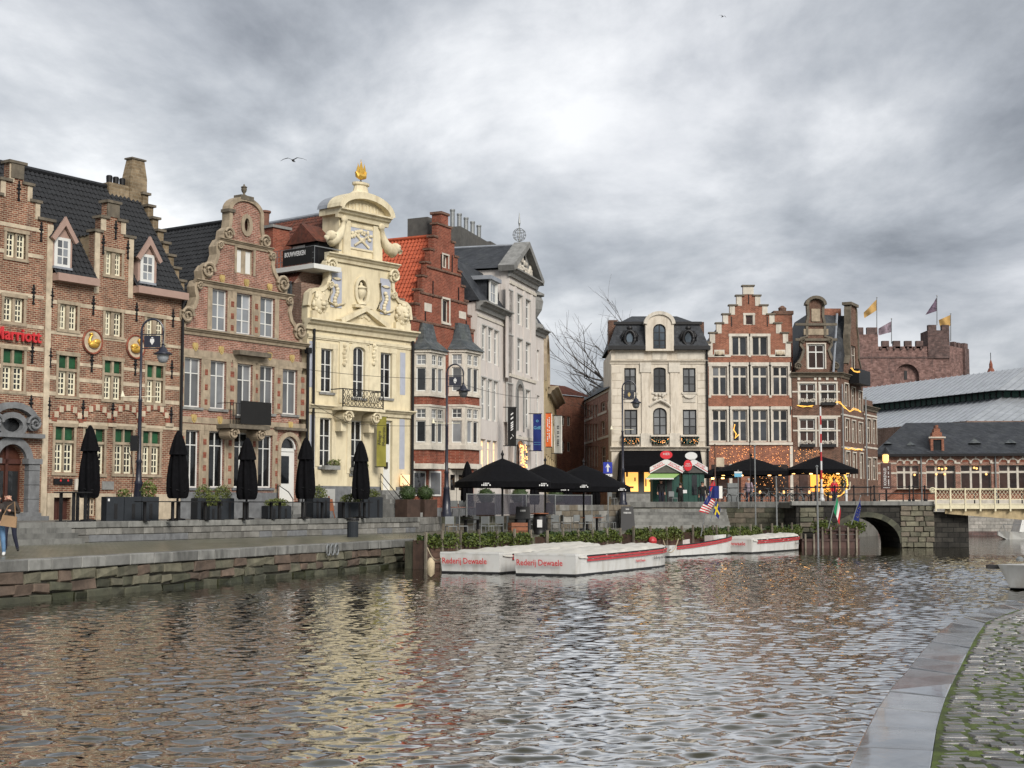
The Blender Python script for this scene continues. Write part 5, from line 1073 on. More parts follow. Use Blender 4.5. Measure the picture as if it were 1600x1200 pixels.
u_, v_ = f.uv(1031, 630); b.tube([(u_ - .85, -.1, v_ - .25), (u_ - .45, -.18, v_ + .05), (u_, -.22, v_ + .25), (u_ + .45, -.18, v_ + .05), (u_ + .85, -.1, v_ - .25)], .1, 6); 
for i in range(16): b.ball((u_ + random.uniform(-.5, .5), -.12, v_ + random.uniform(.2, .7)), .13, .1, .12, 6, 4)
b.build('window_ornament', 'stone_white', f.o)
for px in (985, 1077): u_, v_ = f.uv(px, 623); b = MB(); b.box(u_ - .5, u_ + .5, -.06, .0, v_ - .3, v_ + .35); b.tube([(u_ - .5, -.1, v_ + .3), (u_ - .25, -.12, v_ + .1), (u_, -.12, v_ + .05), (u_ + .25, -.12, v_ + .1), (u_ + .5, -.1, v_ + .3)], .07, 6); b.build('swag', 'stone_white', f.o)
f.cornice(-.15, W_ + .15, f.v(1030, 698), ST, .35, .4)
for px in (985.5, 1031, 1077.5):                          # french balconies with light garlands
    u_ = f.u(px, 690); z0, z1 = f.v(px, 695), f.v(px, 680); bal = f.box('balustrade', u_ - .75, u_ + .75, z1 - .12, z1 + .02, 'stone_white', -.35, .0); b = MB()
    for k in range(6): b.lathe([(.05, 0), (.09, .15), (.04, .3), (.06, z1 - z0 - .1)], (u_ - .6 + .24 * k, -.22, z0), 6)
    b.build('baluster', 'iron_black', bal); b = MB()
    for k in range(34): t = random.uniform(-.7, .7); b.ball((u_ + t, -.4 + random.uniform(-.06, .06), z0 + .05 + .25 * (t / .7) ** 2 + random.uniform(0, .32)), .026, n=5, m=3)
    tag(b.build('light_garland', 'fairy', bal), kind='stuff')
    b = MB()
    for k in range(90): t = random.uniform(-.7, .7); b.box(*(lambda x, y, z: (x - .05, x + .05, y - .05, y + .02, z - .05, z + .05))(u_ + t, -.36, z0 + .05 + .25 * (t / .7) ** 2 + random.uniform(0, .3)))
    tag(b.build('garland_leaves', 'kiosk_green', bal), kind='stuff')
# mansard with dormer
z0, z1 = v1 + .0, f.v(1030, 507, 1.0); ua, ub_ = f.u(1008, 520), f.u(1052, 520)
for a, c in ((-.25, ua - .02), (ub_ + .02, W_ + .25)): f.box('eave', a, c, z0, z0 + .32, 'paint_black', -.5, .4)
q = [(-.15, -.3, z0 + .32), (W_ + .15, -.3, z0 + .32), (W_ + .15, 10, z0 + .32), (-.15, 10, z0 + .32), (.5, .7, z1), (W_ - .5, .7, z1), (W_ - .5, 9, z1), (.5, 9, z1), (2, 3.5, z1 + 1.0), (W_ - 2, 3.5, z1 + 1.0), (W_ - 2, 7, z1 + 1), (2, 7, z1 + 1)]
MB().add(q, [(0, 1, 5, 4), (1, 2, 6, 5), (2, 3, 7, 6), (3, 0, 4, 7), (4, 5, 9, 8), (5, 6, 10, 9), (6, 7, 11, 10), (7, 4, 8, 11), (8, 9, 10, 11)]).build('mansard', 'slate_tile', f.o)
for a, c in ((.3, ua - .1), (ub_ + .1, W_ - .3)): f.box('roof_edge', a, c, z1 - .05, z1 + .18, 'paint_black', .5, .9)
for px in (983.5, 1075):
    u_, v_ = f.uv(px, 529, .1); pl = [(u_ + .42 * cos(2 * pi * i / 18), v_ + .62 * sin(2 * pi * i / 18)) for i in range(18)]; wd = MB().prism_y([(u_ + (x - u_) * .62, v_ + (z - v_) * .62) for x, z in pl], -.12, .4).build('oval_window', 'glass_bluish', f.o)
    b = MB(); b.tube([(x, -.12, z) for x, z in pl + pl[:1]], .16, 6); b.ball((u_, -.12, v_ + .85), .25, .15, .2, 8, 5); b.tube([(u_ - .6, -.1, v_ - .2), (u_ - .65, -.1, v_ + .2), (u_ - .4, -.1, v_ + .6)], .1, 6); b.tube([(u_ + .6, -.1, v_ - .2), (u_ + .65, -.1, v_ + .2), (u_ + .4, -.1, v_ + .6)], .1, 6); b.build('oval_frame', 'paint_black', wd, smooth=True)
rr = (ub_ - ua) / 2; uc = (ua + ub_) / 2; vs0 = f.v(1030, 507); vt = f.v(1030, 490)
arc = [(uc + rr * cos(pi * i / 12), vs0 + (vt - vs0) * sin(pi * i / 12)) for i in range(13)]
f.holes = []; f.window(1020.5, 1040.5, 506, 545, 2, (1, 1, 1), arch=.9, fm='paint_black', gm='glass_bluish', fw=.09, bw=.06, mull=1, name='dormer_window', w0=-.42)
f.wall([(ua, z0 - .1), (ub_, z0 - .1)] + arc, ST, 3.0, -.42, 'dormer', f.holes); f.strip(arc, .28, 'stone_white', -.55, 3.0, 'dormer_arch'); f.holes = []
MB().box(-.05, .7, 2, 3, z0, f.v(961, 500, 2)).build('chimney', 'brick_brown', f.o); MB().box(W_ - .9, W_ + .2, 3, 4, z0, f.v(1098, 503, 3)).build('chimney', 'brick_brown', f.o)
MB().tube([(W_ - .02, -.18, z0), (W_ - .02, -.18, .2)], .08, 8).build('downpipe', 'iron_black', f.o)
# shopfront with black awning
a = f.rect(969, 1095, 703, 738); z_aw0, z_aw1 = f.v(1030, 738), f.v(1030, 703)
MB().add([(f.u(969), -.05, z_aw1), (f.u(1094), -.05, z_aw1), (f.u(1094), -1.6, z_aw0 + .5), (f.u(969), -1.6, z_aw0 + .5), (f.u(1094), -1.6, z_aw0), (f.u(969), -1.6, z_aw0), (f.u(1094), -.05, z_aw0), (f.u(969), -.05, z_aw0)], [(0, 1, 2, 3), (3, 2, 4, 5), (1, 6, 4, 2), (0, 3, 5, 7), (5, 4, 6, 7)]).build('shop_awning', 'canvas_black', f.o)
MB().hexa([(f.u(962), -1.9, .6), (f.u(972), -1.9, .6), (f.u(972), -.05, .6), (f.u(962), -.05, .6), (f.u(967), -1.6, z_aw1 - .4), (f.u(972), -1.6, z_aw1 - .4), (f.u(972), -.05, z_aw1 - .2), (f.u(967), -.05, z_aw1 - .2)]).build('awning_side', 'canvas_black', f.o)
f.box('shopfront', f.u(972), f.u(1096), .9, z_aw0, 'render_grey', -.06, -.004)
for x0, x1 in ((976.5, 997), (1006.5, 1022), (1030, 1060), (1066, 1090)): q = f.rect(x0, x1, 738, 768); f.box('shop_window', q[0], q[1], q[2], q[3], 'lit_warm' if x0 < 1025 else 'glass_brown', -.09, -.061)
for x0, x1, y0, y1 in ((978, 981, 738, 745), (991, 993, 746, 752), (983, 990, 760, 763), (1008, 1010, 747, 760), (1014, 1018, 750, 753)): q = f.rect(x0, x1, y0, y1); f.box('window_display', q[0], q[1], q[2], q[3], 'wood_table', -.11, -.091)
f.box('stall_riser', .0, W_, .0, .9, 'stone_grey', -.09, -.004)

# ================================================================== stepped gable brick house with four window bays
f = Facade('step_gable_house', 'orange brick house with pale stepped gable and wide mullioned windows', 'house', plan(1108.8, 119), plan(1240, 119), PZ)
H7 = f; W_ = f.W; SW = 'stone_white'
xz = lambda z: 1080 + z / 4.286; yz = lambda z: 430 + z / 4.286
f.window(xz(365), xz(412), yz(268), yz(332), 1, (1,), fm=SW, gm='glass_brown', fw=.05, sur=SW, surw=.18, name='attic_window')
for a, c in ((272, 375), (408, 512)): f.window(xz(a), xz(c), yz(410), yz(538), 2, (1,), fm=SW, gm='glass_lead', fw=.08, bw=.14, sur=SW, surw=.22)
for a, c in ((140, 240), (275, 376), (408, 512), (545, 648)):
    f.window(xz(a), xz(c), yz(610), yz(805), 2, (.5, 1), fm=SW, gm=('glass_curtain_sheen', 'glass_lead') if a in (140,) else 'glass_lead', fw=.1, bw=.15, sur=SW, surw=.26); f.window(xz(a), xz(c), yz(900), yz(1115), 2, (.5, 1), fm=SW, gm='glass_lead', fw=.1, bw=.15, sur=SW, surw=.26)
uc = f.u(xz(385), 500)
pts = [(690, 455), (648, 390), (602, 325), (557, 265), (510, 205), (462, 140), (417, 75)]
us = [2 * uc - f.u(xz(a), yz(z)) for a, z in pts]; us[0] = max(us[0], .0); lv = [0] + [f.v(1170, yz(z)) for a, z in pts]
us[0] = 2 * uc - (W_ - .02) if 2 * uc - W_ > -.3 else 0
f.wall(mirror_outline(step_half(us, lv), uc), 'brick_orange')
for i in range(7):
    for s_ in ((1, -1) if i < 6 else (1,)):
        a, c = us[i], (us[i + 1] if i < 6 else 2 * uc - us[i]); o_ = a
        if s_ < 0: a, c = 2 * uc - c, 2 * uc - a
        MB().box(a - .1, c + .1, -.12, .5, lv[i + 1] + .002, lv[i + 1] + .12).build('step_cap', 'stone_weathered', f.o)
        if i < 6:
            x = a if s_ > 0 else c - .42; MB().box(x - .004, x + .424, -.03, .02, max(lv[i], lv[i + 1] - .95), lv[i + 1] - .003).build('step_stone', SW, f.o)
f.box('pinnacle', us[6] - .005, 2 * uc - us[6] + .005, lv[6] + .15, lv[7] - .003, SW, -.03, .02)
for y in (540, 592, 812, 890): f.bandr(0.02, W_ - .02, f.v(1175, yz(y)), .2, SW, .05)
for px in (1124, 1219): a = f.rect(px - 8, px + 8, yz(500), yz(542)); f.box('carved_plaque', a[0], a[1], a[2], a[3], SW, -.05); u_, v_ = f.uv(px, yz(522)); b = MB(); b.ball((u_, -.07, v_), .25, .1, .2); b.ball((u_ - .25, -.06, v_), .12, .08, .15); b.ball((u_ + .25, -.06, v_), .12, .08, .15); b.build('plaque_carving', 'stone_cream', f.o)
for px in (257, 391, 527, 665): 
    for y in (610, 905): u_, v_ = f.uv(xz(px), yz(y)); f.box('tie_rod', u_ - .03, u_ + .03, v_ - .35, v_ + .35, 'iron_black', -.1)
for px in (385, 270, 510): u_, v_ = f.uv(xz(px), yz(160 if px == 385 else 310)); f.box('tie_rod', u_ - .03, u_ + .03, v_ - .4, v_ + .4, 'iron_black', -.06)
f.bandr(.0, W_, f.v(1175, yz(1128)), .22, SW, .14)
vsh = f.v(1175, 725); b = MB()
for k in range(170): b.ball((random.uniform(.15, W_ - .15), -.08, random.uniform(vsh, f.v(1175, 696))), random.uniform(.014, .027), n=4, m=3)
tag(b.build('fairy_lights', 'fairy', f.o), kind='stuff')
for x0, x1 in ((1112, 1138), (1144, 1158), (1175, 1232)): q = f.rect(x0, x1, 726, 775); f.box('shop_window', q[0], q[1], q[2], q[3], 'glass_brown', -.05, -.004)
f.box('stone_pier', f.u(1139), f.u(1143.5), 0, vsh, SW, -.06, -.003); f.box('stone_pier', f.u(1234), W_, 0, f.v(1175, 697), SW, -.06, -.003)
b = MB()
for k in range(140): b.ball((f.u(random.uniform(1176, 1231)), -.1, f.v(1200, random.uniform(714, 772))), random.uniform(.013, .024), n=4, m=3)
tag(b.build('fairy_lights', 'fairy', f.o), kind='stuff')
pts_ = [f.uv(*p) for p in ((1148, 663), (1146, 672), (1150, 678), (1148, 685), (1154, 679))]; MB().tube([(x, -.1, z) for x, z in pts_], .04, 5).build('window_decoration', 'fairy_yellow', f.o)
rz_ = lv[7] - .8; el = lv[1] - .3
MB().add([(us[0], .38, el), (us[0], 11, el), (uc, 11, rz_), (uc, .38, rz_), (W_, .38, el), (W_, 11, el)], [(0, 1, 2, 3), (4, 3, 2, 5), (1, 5, 2)]).build('roof', 'slate_tile', f.o); f.body(us[0] + .01, W_ - .01, el, 11, 'brick_brown', w0=.402)

# ================================================================== corner house with two shaped gables
f = Facade('corner_house', 'brown brick corner house with curved dormer gables and yellow light garlands', 'house', plan(1240.5, 119), plan(1316, 119), PZ)
H8 = f; W_ = f.W
for a, c in ((725, 830), (865, 970)):
    f.window(xz(a), xz(c), yz(725), yz(868), 2, (.5, 1), fm='paint_white', gm='glass_brown', fw=.1, bw=.09, sur=SW, surw=.14); f.window(xz(a), xz(c), yz(962), yz(1150), 2, (.5, 1), fm='paint_white', gm='glass_brown', fw=.1, bw=.09, sur=SW, surw=.14)
v1 = f.v(1278, yz(660)); f.wall([(0, 0), (W_, 0), (W_, v1), (0, v1)], 'brick_brown'); f.cornice(-.1, W_ + .3, v1 + .1, 'stone_weathered', .4, .4); f.holes = []
f.window(xz(780), xz(895), yz(462), yz(628), 2, (.4, 1), fm='paint_white', gm='glass_brown', fw=.12, bw=.09, sur=SW, surw=.1)
uc = f.u(xz(837), 540)
hl = [(700, 655), (705, 600), (735, 560), (755, 500), (735, 470), (735, 420), (775, 410), (775, 320), (785, 270), (780, 200)]
hh = [f.uv(xz(a), yz(z)) for a, z in hl]; tpv = hh[-1][1]; rr = uc - hh[-1][0]; hh += [(uc - rr * cos(pi / 2 * i / 6), tpv + rr * .85 * sin(pi / 2 * i / 6)) for i in range(7)]; hh[0] = (hh[0][0], v1 + .1)
f.wall(mirror_outline(hh, uc), 'brick_brown', .4, 0, 'gable'); f.holes = []
f.strip(mirror_outline(hh[1:], uc)[len(hh) - 1:], .2, 'stone_weathered', -.1, .45); f.strip([(2 * uc - x, z) for x, z in hh[1:]], .2, 'stone_weathered', -.1, .45)
for z in (330, 432): vv = f.v(1275, yz(z)); f.bandr(uc - 1.7, uc + 1.7, vv, .2, 'stone_weathered', .15)
f.strip([(uc + (rr + .12) * cos(pi * i / 10), tpv + (rr * .85 + .08) * sin(pi * i / 10)) for i in range(11)], .24, 'stone_weathered', -.35, .5, 'gable_cap'); f.box('plaque', uc - 1, uc + 1, f.v(1275, yz(400)), f.v(1275, yz(360)), 'stone_tan', -.06)
f.box('pilaster', uc - .35, uc + .35, f.v(1275, yz(310)), f.v(1275, yz(225)), 'stone_tan', -.08); b = MB()
for s_ in (1, -1):
    for a, z, r_ in ((712, 610, .3), (745, 440, .22)): u_, v_ = f.uv(xz(a), yz(z)); b = MB(); volute(b, u_ if s_ > 0 else 2 * uc - u_, v_, r_, -.15, .2, flip=s_); b.build('scroll', 'stone_weathered', f.o)
for y in (672, 780, 945, 1040): f.bandr(0.02, W_ - .02, f.v(1278, yz(y)), .12, SW, .03)
for px in (720, 830, 860, 910, 965): u_, v_ = f.uv(xz(px), yz(690)); f.box('stone_knob', u_ - .1, u_ + .1, v_ - .15, v_ + .15, SW, -.06)
for a in (725, 865): 
    for y in (852, 1132):
        bx = f.rect(xz(a) + 1, xz(a) + 23, yz(y), yz(y + 20)); q = f.box('flower_box', bx[0], bx[1], bx[2], bx[3], 'iron_black', -.3, -.05); b = MB()
        for k in range(70): x, y_, z = random.uniform(bx[0], bx[1]), random.uniform(-.35, -.1), bx[3] + random.uniform(0, .25); b.add([(x - .06, y_, z), (x + .06, y_ + .03, z), (x, y_, z + .1)], [(0, 1, 2)])
        tag(b.build('flowers', 'garden_pale' if 'garden_pale' in M else 'stone_white', q), kind='stuff')
b = MB()
for k in range(90): b.ball((random.uniform(.1, W_ * .55), -.08, random.uniform(f.v(1278, 722), f.v(1278, 702))), .02, n=4, m=3)
tag(b.build('fairy_lights', 'fairy', f.o), kind='stuff')
for x0, x1, mt in ((1249, 1262, 'glass_brown'), (1266, 1280, 'lit_amber'), (1284, 1312, 'lit_amber')): q = f.rect(x0, x1, 735, 768); f.box('shop_window', q[0], q[1], q[2], q[3], mt, -.06, -.003)
# side front
lb = f.R @ (plan(1352, 125.3) - Vector((f.A.x, f.A.y, 0))); lc = f.R @ (plan(1373, 129.5) - Vector((f.A.x, f.A.y, 0)))
for (pa, pb, wins, vtop) in (((W_ + .001, 0), (lb.x, lb.y), [(1320, 1326, 600, 635), (1331, 1336.5, 606, 640), (1342, 1347.5, 612, 643), (1321, 1327, 655, 690), (1331.5, 1337, 658, 692), (1342, 1348, 661, 693), (1322, 1328, 706, 745), (1333, 1338, 708, 747), (1344, 1349, 709, 748)], v1), ((lb.x, lb.y), (lc.x, lc.y), [(1355, 1361, 655, 693), (1364, 1369.5, 656, 694), (1355, 1361, 716, 750), (1364, 1370, 716, 750)], f.v(1360, 637, 8))):
    fc = Facet(f, pa, pb)
    for w_ in wins: fc.window(*w_, cols=2, rows=(.5, 1), fm='stone_white', gm='glass_brown', fw=.1, bw=.1, split=False, sur=SW, surw=.1)
    fc.wall([(0, 0), (fc.W, 0), (fc.W, vtop), (0, vtop)], 'brick_brown', .3, name='side_wall'); fc.cornice(0.45 if pa[0] < W_ + .1 else 0, fc.W, vtop + .1, 'stone_weathered', .4, .35)
    for y in (650, 700): fc.bandr(0.1, fc.W, fc.v((wins[0][0] + wins[1][1]) / 2, y), .14, SW, .04)
    if vtop == v1:
        uc2 = fc.u(1334, 560); hw = fc.W * .36; vg = (fc.v(1329, 472) - vtop) / 9.4; g = [(uc2 - hw, vtop + .1), (uc2 - hw * .8, vtop + 1.5 * vg), (uc2 - hw * .55, vtop + 2.6 * vg), (uc2 - hw * .55, vtop + 5.2 * vg), (uc2 - hw * .4, vtop + 6.6 * vg), (uc2 - hw * .4, vtop + 8.4 * vg)]
        g += [(uc2 - hw * .4 * cos(pi / 2 * i / 5), vtop + 8.4 * vg + .9 * vg * sin(pi / 2 * i / 5)) for i in range(6)]
        fc.holes = []; fc.window(0, 0, 0, 0, uvs=(uc2 - hw * .3, uc2 + hw * .3, vtop + .7 * vg, vtop + 4.0 * vg), cols=2, rows=(.5, 1), fm='stone_white', gm='glass_brown', name='window'); fc.wall(mirror_outline(g, uc2), 'brick_brown', .4, 0, 'side_gable', fc.holes)
        fc.strip([(2 * uc2 - x, z) for x, z in g[1:]][::1] + [], .2, 'stone_weathered', -.1, .45); fc.strip(g[1:], .2, 'stone_weathered', -.1, .45)
        fc.box('gable_cap', uc2 - hw * .46, uc2 + hw * .46, vtop + 9.0 * vg, vtop + 9.35 * vg, 'stone_weathered', -.2, .6); fc.box('balcony', uc2 - hw * .7, uc2 + hw * .7, vtop - .6, vtop + .6, 'iron_black', -.9, -.1)
    fc.done()
zr = f.v(1300, 490, 3); MB().add([(.2, .4, v1), (W_ + .0, .4, v1), (lb.x - .2, lb.y, v1), (.2, 10, v1), (uc, 3.4, zr), (uc + 3.5, 4.5, zr), (uc, 9, zr)], [(0, 1, 5, 4), (1, 2, 5), (2, 3, 6, 5), (3, 0, 4, 6), (4, 5, 6)]).build('roof', 'slate_tile', f.o)
MB().prism_z([(.0, .402), (W_ - .05, .402), (lb.x - .35, lb.y), (lc.x - .35, lc.y), (.0, lc.y)], .0, v1 - 1.5).build('core_wall', 'brick_brown', f.o)
MB().tube([(W_ - .6, -.4, v1 + .1), (uc + 1.9, .7, zr - .3)], .09, 6).build('roof_flashing', 'lead', f.o)
MB().box(uc + 1.6, uc + 3.2, 5, 6, zr - 2, f.v(1296, 482, 5)).build('chimney', 'brick_orange', f.o)
MB().box(-1.05, .4, 1.5, 2.8, v1 - 4, f.v(1241, 487, 2)).build('chimney', 'brick_orange', f.o); MB().box(-1.15, .5, 1.4, 2.9, f.v(1241, 487, 2) - .3, f.v(1241, 487, 2) - .0).lathe([(.3, 0), (.35, .3), (.1, .5)], (-.3, 2.1, f.v(1241, 487, 2)), 10).build('chimney_cap', 'brick_brown', f.o)
def garland(f, pts, w, n=2, r=.022):
    b = MB(); p = [f.uv(a, c, w) for a, c in pts]
    for k in range(n): b.tube([(x + random.uniform(-.05, .05), w + .04 * k, z + random.uniform(-.1, .1)) for x, z in p], r, 4)
    return b.build('light_garland', 'fairy_yellow', f.o)
for pts in (((1306, 628), (1312, 629), (1318, 635), (1323, 641), (1328, 645), (1334, 639), (1341, 641), (1346, 643)), ((1330, 576), (1335, 581), (1340, 582), (1343, 580)), ((1321, 700), (1326, 704), (1331, 701), (1336, 704), (1341, 702), (1348, 703)), ((1246, 634), (1255, 635), (1270, 634))): garland(f, pts, -.5)
for p, q in (((1316, 600), (1316, 775)), ((1352.5, 620), (1353, 775))): w_ = -.1 if p[0] < 1330 else lb.y - .2; a = f.uv(*p, w_); c = f.uv(*q, w_); MB().tube([(a[0], w_, a[1]), (a[0], w_, c[1])], .07, 6).build('downpipe', 'iron_grey', f.o)

# ================================================================== old fish market hall on the right
f = Facade('market_hall', 'long brick market hall with dark slate roof and zinc hipped roofs behind', 'building', plan(1371, 131), plan(1660, 128), PZ)
W_ = f.W; v1 = f.v(1490, 713)
bays = [(1401, 1436), (1447, 1493), (1501, 1549), (1561, 1606), (1617, 1660)]
for x0, x1 in bays:
    u0, u1 = f.u(x0, 740), f.u(x1, 740); z0, z1 = f.v(1490, 764), f.v(1490, 727); n_ = 3
    f.window(0, 0, 0, 0, uvs=(u0, u1, z0, z1), cols=3, rows=(.38, 1), fm='stone_white', gm='glass_brown', fw=.06, bw=.18, name='window', rec=.25)
    for k in range(3):
        c = u0 + (u1 - u0) * (k + .5) / 3; r_ = (u1 - u0) / 6 - .1; al = [(c - r_, z1 + .28), (c + r_, z1 + .28)] + [(c + r_ * cos(pi * i / 8), z1 + .28 + r_ * .8 * sin(pi * i / 8)) for i in range(1, 8)]
        MB().prism_y(al, -.03, .0).build('arch_panel', 'brick_red', f.o); f.strip([(c + (r_ + .03) * cos(pi * i / 8), z1 + .28 + (r_ * .8 + .03) * sin(pi * i / 8)) for i in range(9)], .09, 'stone_white', -.06, 0, 'arch_trim'); f.box('keystone', c - .07, c + .07, z1 + .28 + r_ * .8 - .05, z1 + .28 + r_ * .8 + .22, 'stone_white', -.09)
        f.box('impost', c + r_ + .01, c + r_ + .19, z1 + .15, z1 + .42, 'stone_white', -.1)
f.wall([(0, 0), (W_, 0), (W_, v1), (0, v1)], 'brick_pink', .4)
for y, h_ in ((739, .16), (723.5, .14)): 
    vv = f.v(1490, y); ed = [0] + [q for x0, x1 in bays for q in (f.u(x0, 740), f.u(x1, 740))] + [W_]
    for i in range(0, len(ed), 2): 
        if ed[i + 1] > ed[i]: f.box('string_course', ed[i], ed[i + 1], vv - h_ / 2, vv + h_ / 2, 'stone_white', -.03)
f.box('plinth', 0, W_, 0, .45, 'stone_white', -.06, -.003); f.box('gutter', -.2, W_, v1, v1 + .22, 'paint_black', -.45, .4)
for px in (1439.5, 1555.5): u_ = f.u(px, 740); MB().tube([(u_, -.1, v1), (u_, -.1, 0)], .07, 6).build('downpipe', 'iron_grey', f.o)
b = MB()
for px, py in ((1467, 732), (1472, 733), (1478, 732), (1463, 741), (1476, 741), (1429, 742), (1522, 731), (1526, 732), (1541, 741)): u_, v_ = f.uv(px, py, .1); b.ball((u_, .1, v_), .1, n=6, m=4)
b.build('hanging_lamp', 'bulb_soft', f.o)
zr = f.v(1490, 660, 6); MB().add([(-.3, -.3, v1 + .22), (W_, -.3, v1 + .22), (W_, 6, zr), (3.0, 6, zr), (-.3, 12, v1 + .22)], [(0, 1, 2, 3), (0, 3, 4)]).build('roof', 'slate_tile', f.o); f.body(0, W_, v1, 12, 'brick_orange', w0=.402)
for px0, px1, y0, y1 in ((1381, 1394, 690, 702), (1416, 1430, 689, 708), (1513, 1533, 685, 705), (1570, 1588, 685, 705)):
    wd = 1.6; q = f.rect(px0, px1, y0, y1, wd); d = MB().box(q[0] + .15, q[1] - .15, wd, wd + 2.5, q[2], (q[2] + q[3]) / 2 + .15).build('roof_vent', 'paint_black', f.o); um = (q[0] + q[1]) / 2; zm = (q[2] + q[3]) / 2 + .15
    MB().add([(q[0], wd - .35, zm), (q[1], wd - .35, zm), (q[1], wd + 2.5, zm), (q[0], wd + 2.5, zm), (um, wd + .3, q[3]), (um, wd + 2.5, q[3])], [(0, 1, 4), (1, 2, 5, 4), (0, 4, 5, 3)]).build('vent_hood', 'slate_light', d)
wd = .3; q = f.rect(1454, 1475, 664, 710, wd); um = (q[0] + q[1]) / 2; hw = (q[1] - q[0]) / 2; hz = q[3] - q[2]
sg = step_half([um - hw, um - hw * .72, um - hw * .45, um - hw * .2], [q[2], q[2] + hz * .62, q[2] + hz * .75, q[2] + hz * .88, q[3]]); f.holes = []
f.window(0, 0, 0, 0, uvs=(um - hw * .62, um + hw * .62, q[2] + .15, q[2] + hz * .5), cols=2, rows=(1,), fm='paint_black', gm='glass_dark', w0=wd, name='dormer_window', sur=None, sill='stone_white'); f.wall(mirror_outline(sg, um), 'brick_orange', 2.2, wd, 'stepped_dormer', f.holes); f.holes = []; f.box('dormer_lintel', um - hw - .15, um + hw + .15, q[2] + hz * .55, q[2] + hz * .6, 'stone_white', wd - .08, wd + .0)
# zinc hall roofs behind: a corner at column 1560
def loc(p): return f.R @ (Vector(p) - f.A)
C0 = At(1560, 610, 152); L0 = At(1340, 632.8, 176); R0 = Vector((C0.x + 30, C0.y - 1, C0.z))
dl = Vector((L0.x - C0.x, L0.y - C0.y, 0)).normalized(); dr_ = Vector((1, -.03, 0)).normalized(); inn = (dl + dr_).normalized()
def ring(off, z): c = C0 + inn * off * 1.35; return [Vector((c.x + dl.x * 34 , c.y + dl.y * 34, z)), Vector((c.x, c.y, z)), Vector((c.x + 30, c.y - .9, z))]
ze = C0.z; rg = [ring(-7.5, At(1517, 657, 143).z), ring(1.0, At(1555, 621, 153).z), ring(1.0, ze), ring(-.3, ze), ring(7.5, ze + 3.2)]
for i, nm, mt in ((0, 'lower_zinc_roof', 'zinc'), (1, 'clerestory', 'kiosk_green'), (3, 'upper_zinc_roof', 'zinc')):
    a, c = rg[i], rg[i + 1]; vs_ = [loc(p) for p in a + c]; o = MB().add(vs_, [(0, 1, 4, 3), (1, 2, 5, 4)]).build(nm, mt, f.o); b = MB()
    for s_ in (0, 1):
        for k in range(34):
            t = k / 34; p = a[s_].lerp(a[s_ + 1], t); q = c[s_].lerp(c[s_ + 1], t); pp, qq = loc(p), loc(q); pp.z += .04; qq.z += .04; b.tube([pp, qq], .06 if i != 1 else .1, 4)
    b.build('seam' if i != 1 else 'louvre', 'lead' if i != 1 else 'paint_black', o)
MB().add([loc(p) for p in rg[4]] + [loc(rg[4][0] + Vector((20, 20, 0)))], [(0, 1, 2, 3)]).build('zinc_top', 'zinc', f.o); MB().add([loc(p) for p in rg[2] + rg[3]], [(0, 1, 4, 3), (1, 2, 5, 4)]).build('soffit', 'paint_black', f.o)
MB().add([loc(p) for p in rg[0]] + [loc(Vector((p.x, p.y, 2))) for p in rg[0]], [(0, 1, 4, 3), (1, 2, 5, 4)]).build('hall_wall', 'brick_old', f.o)

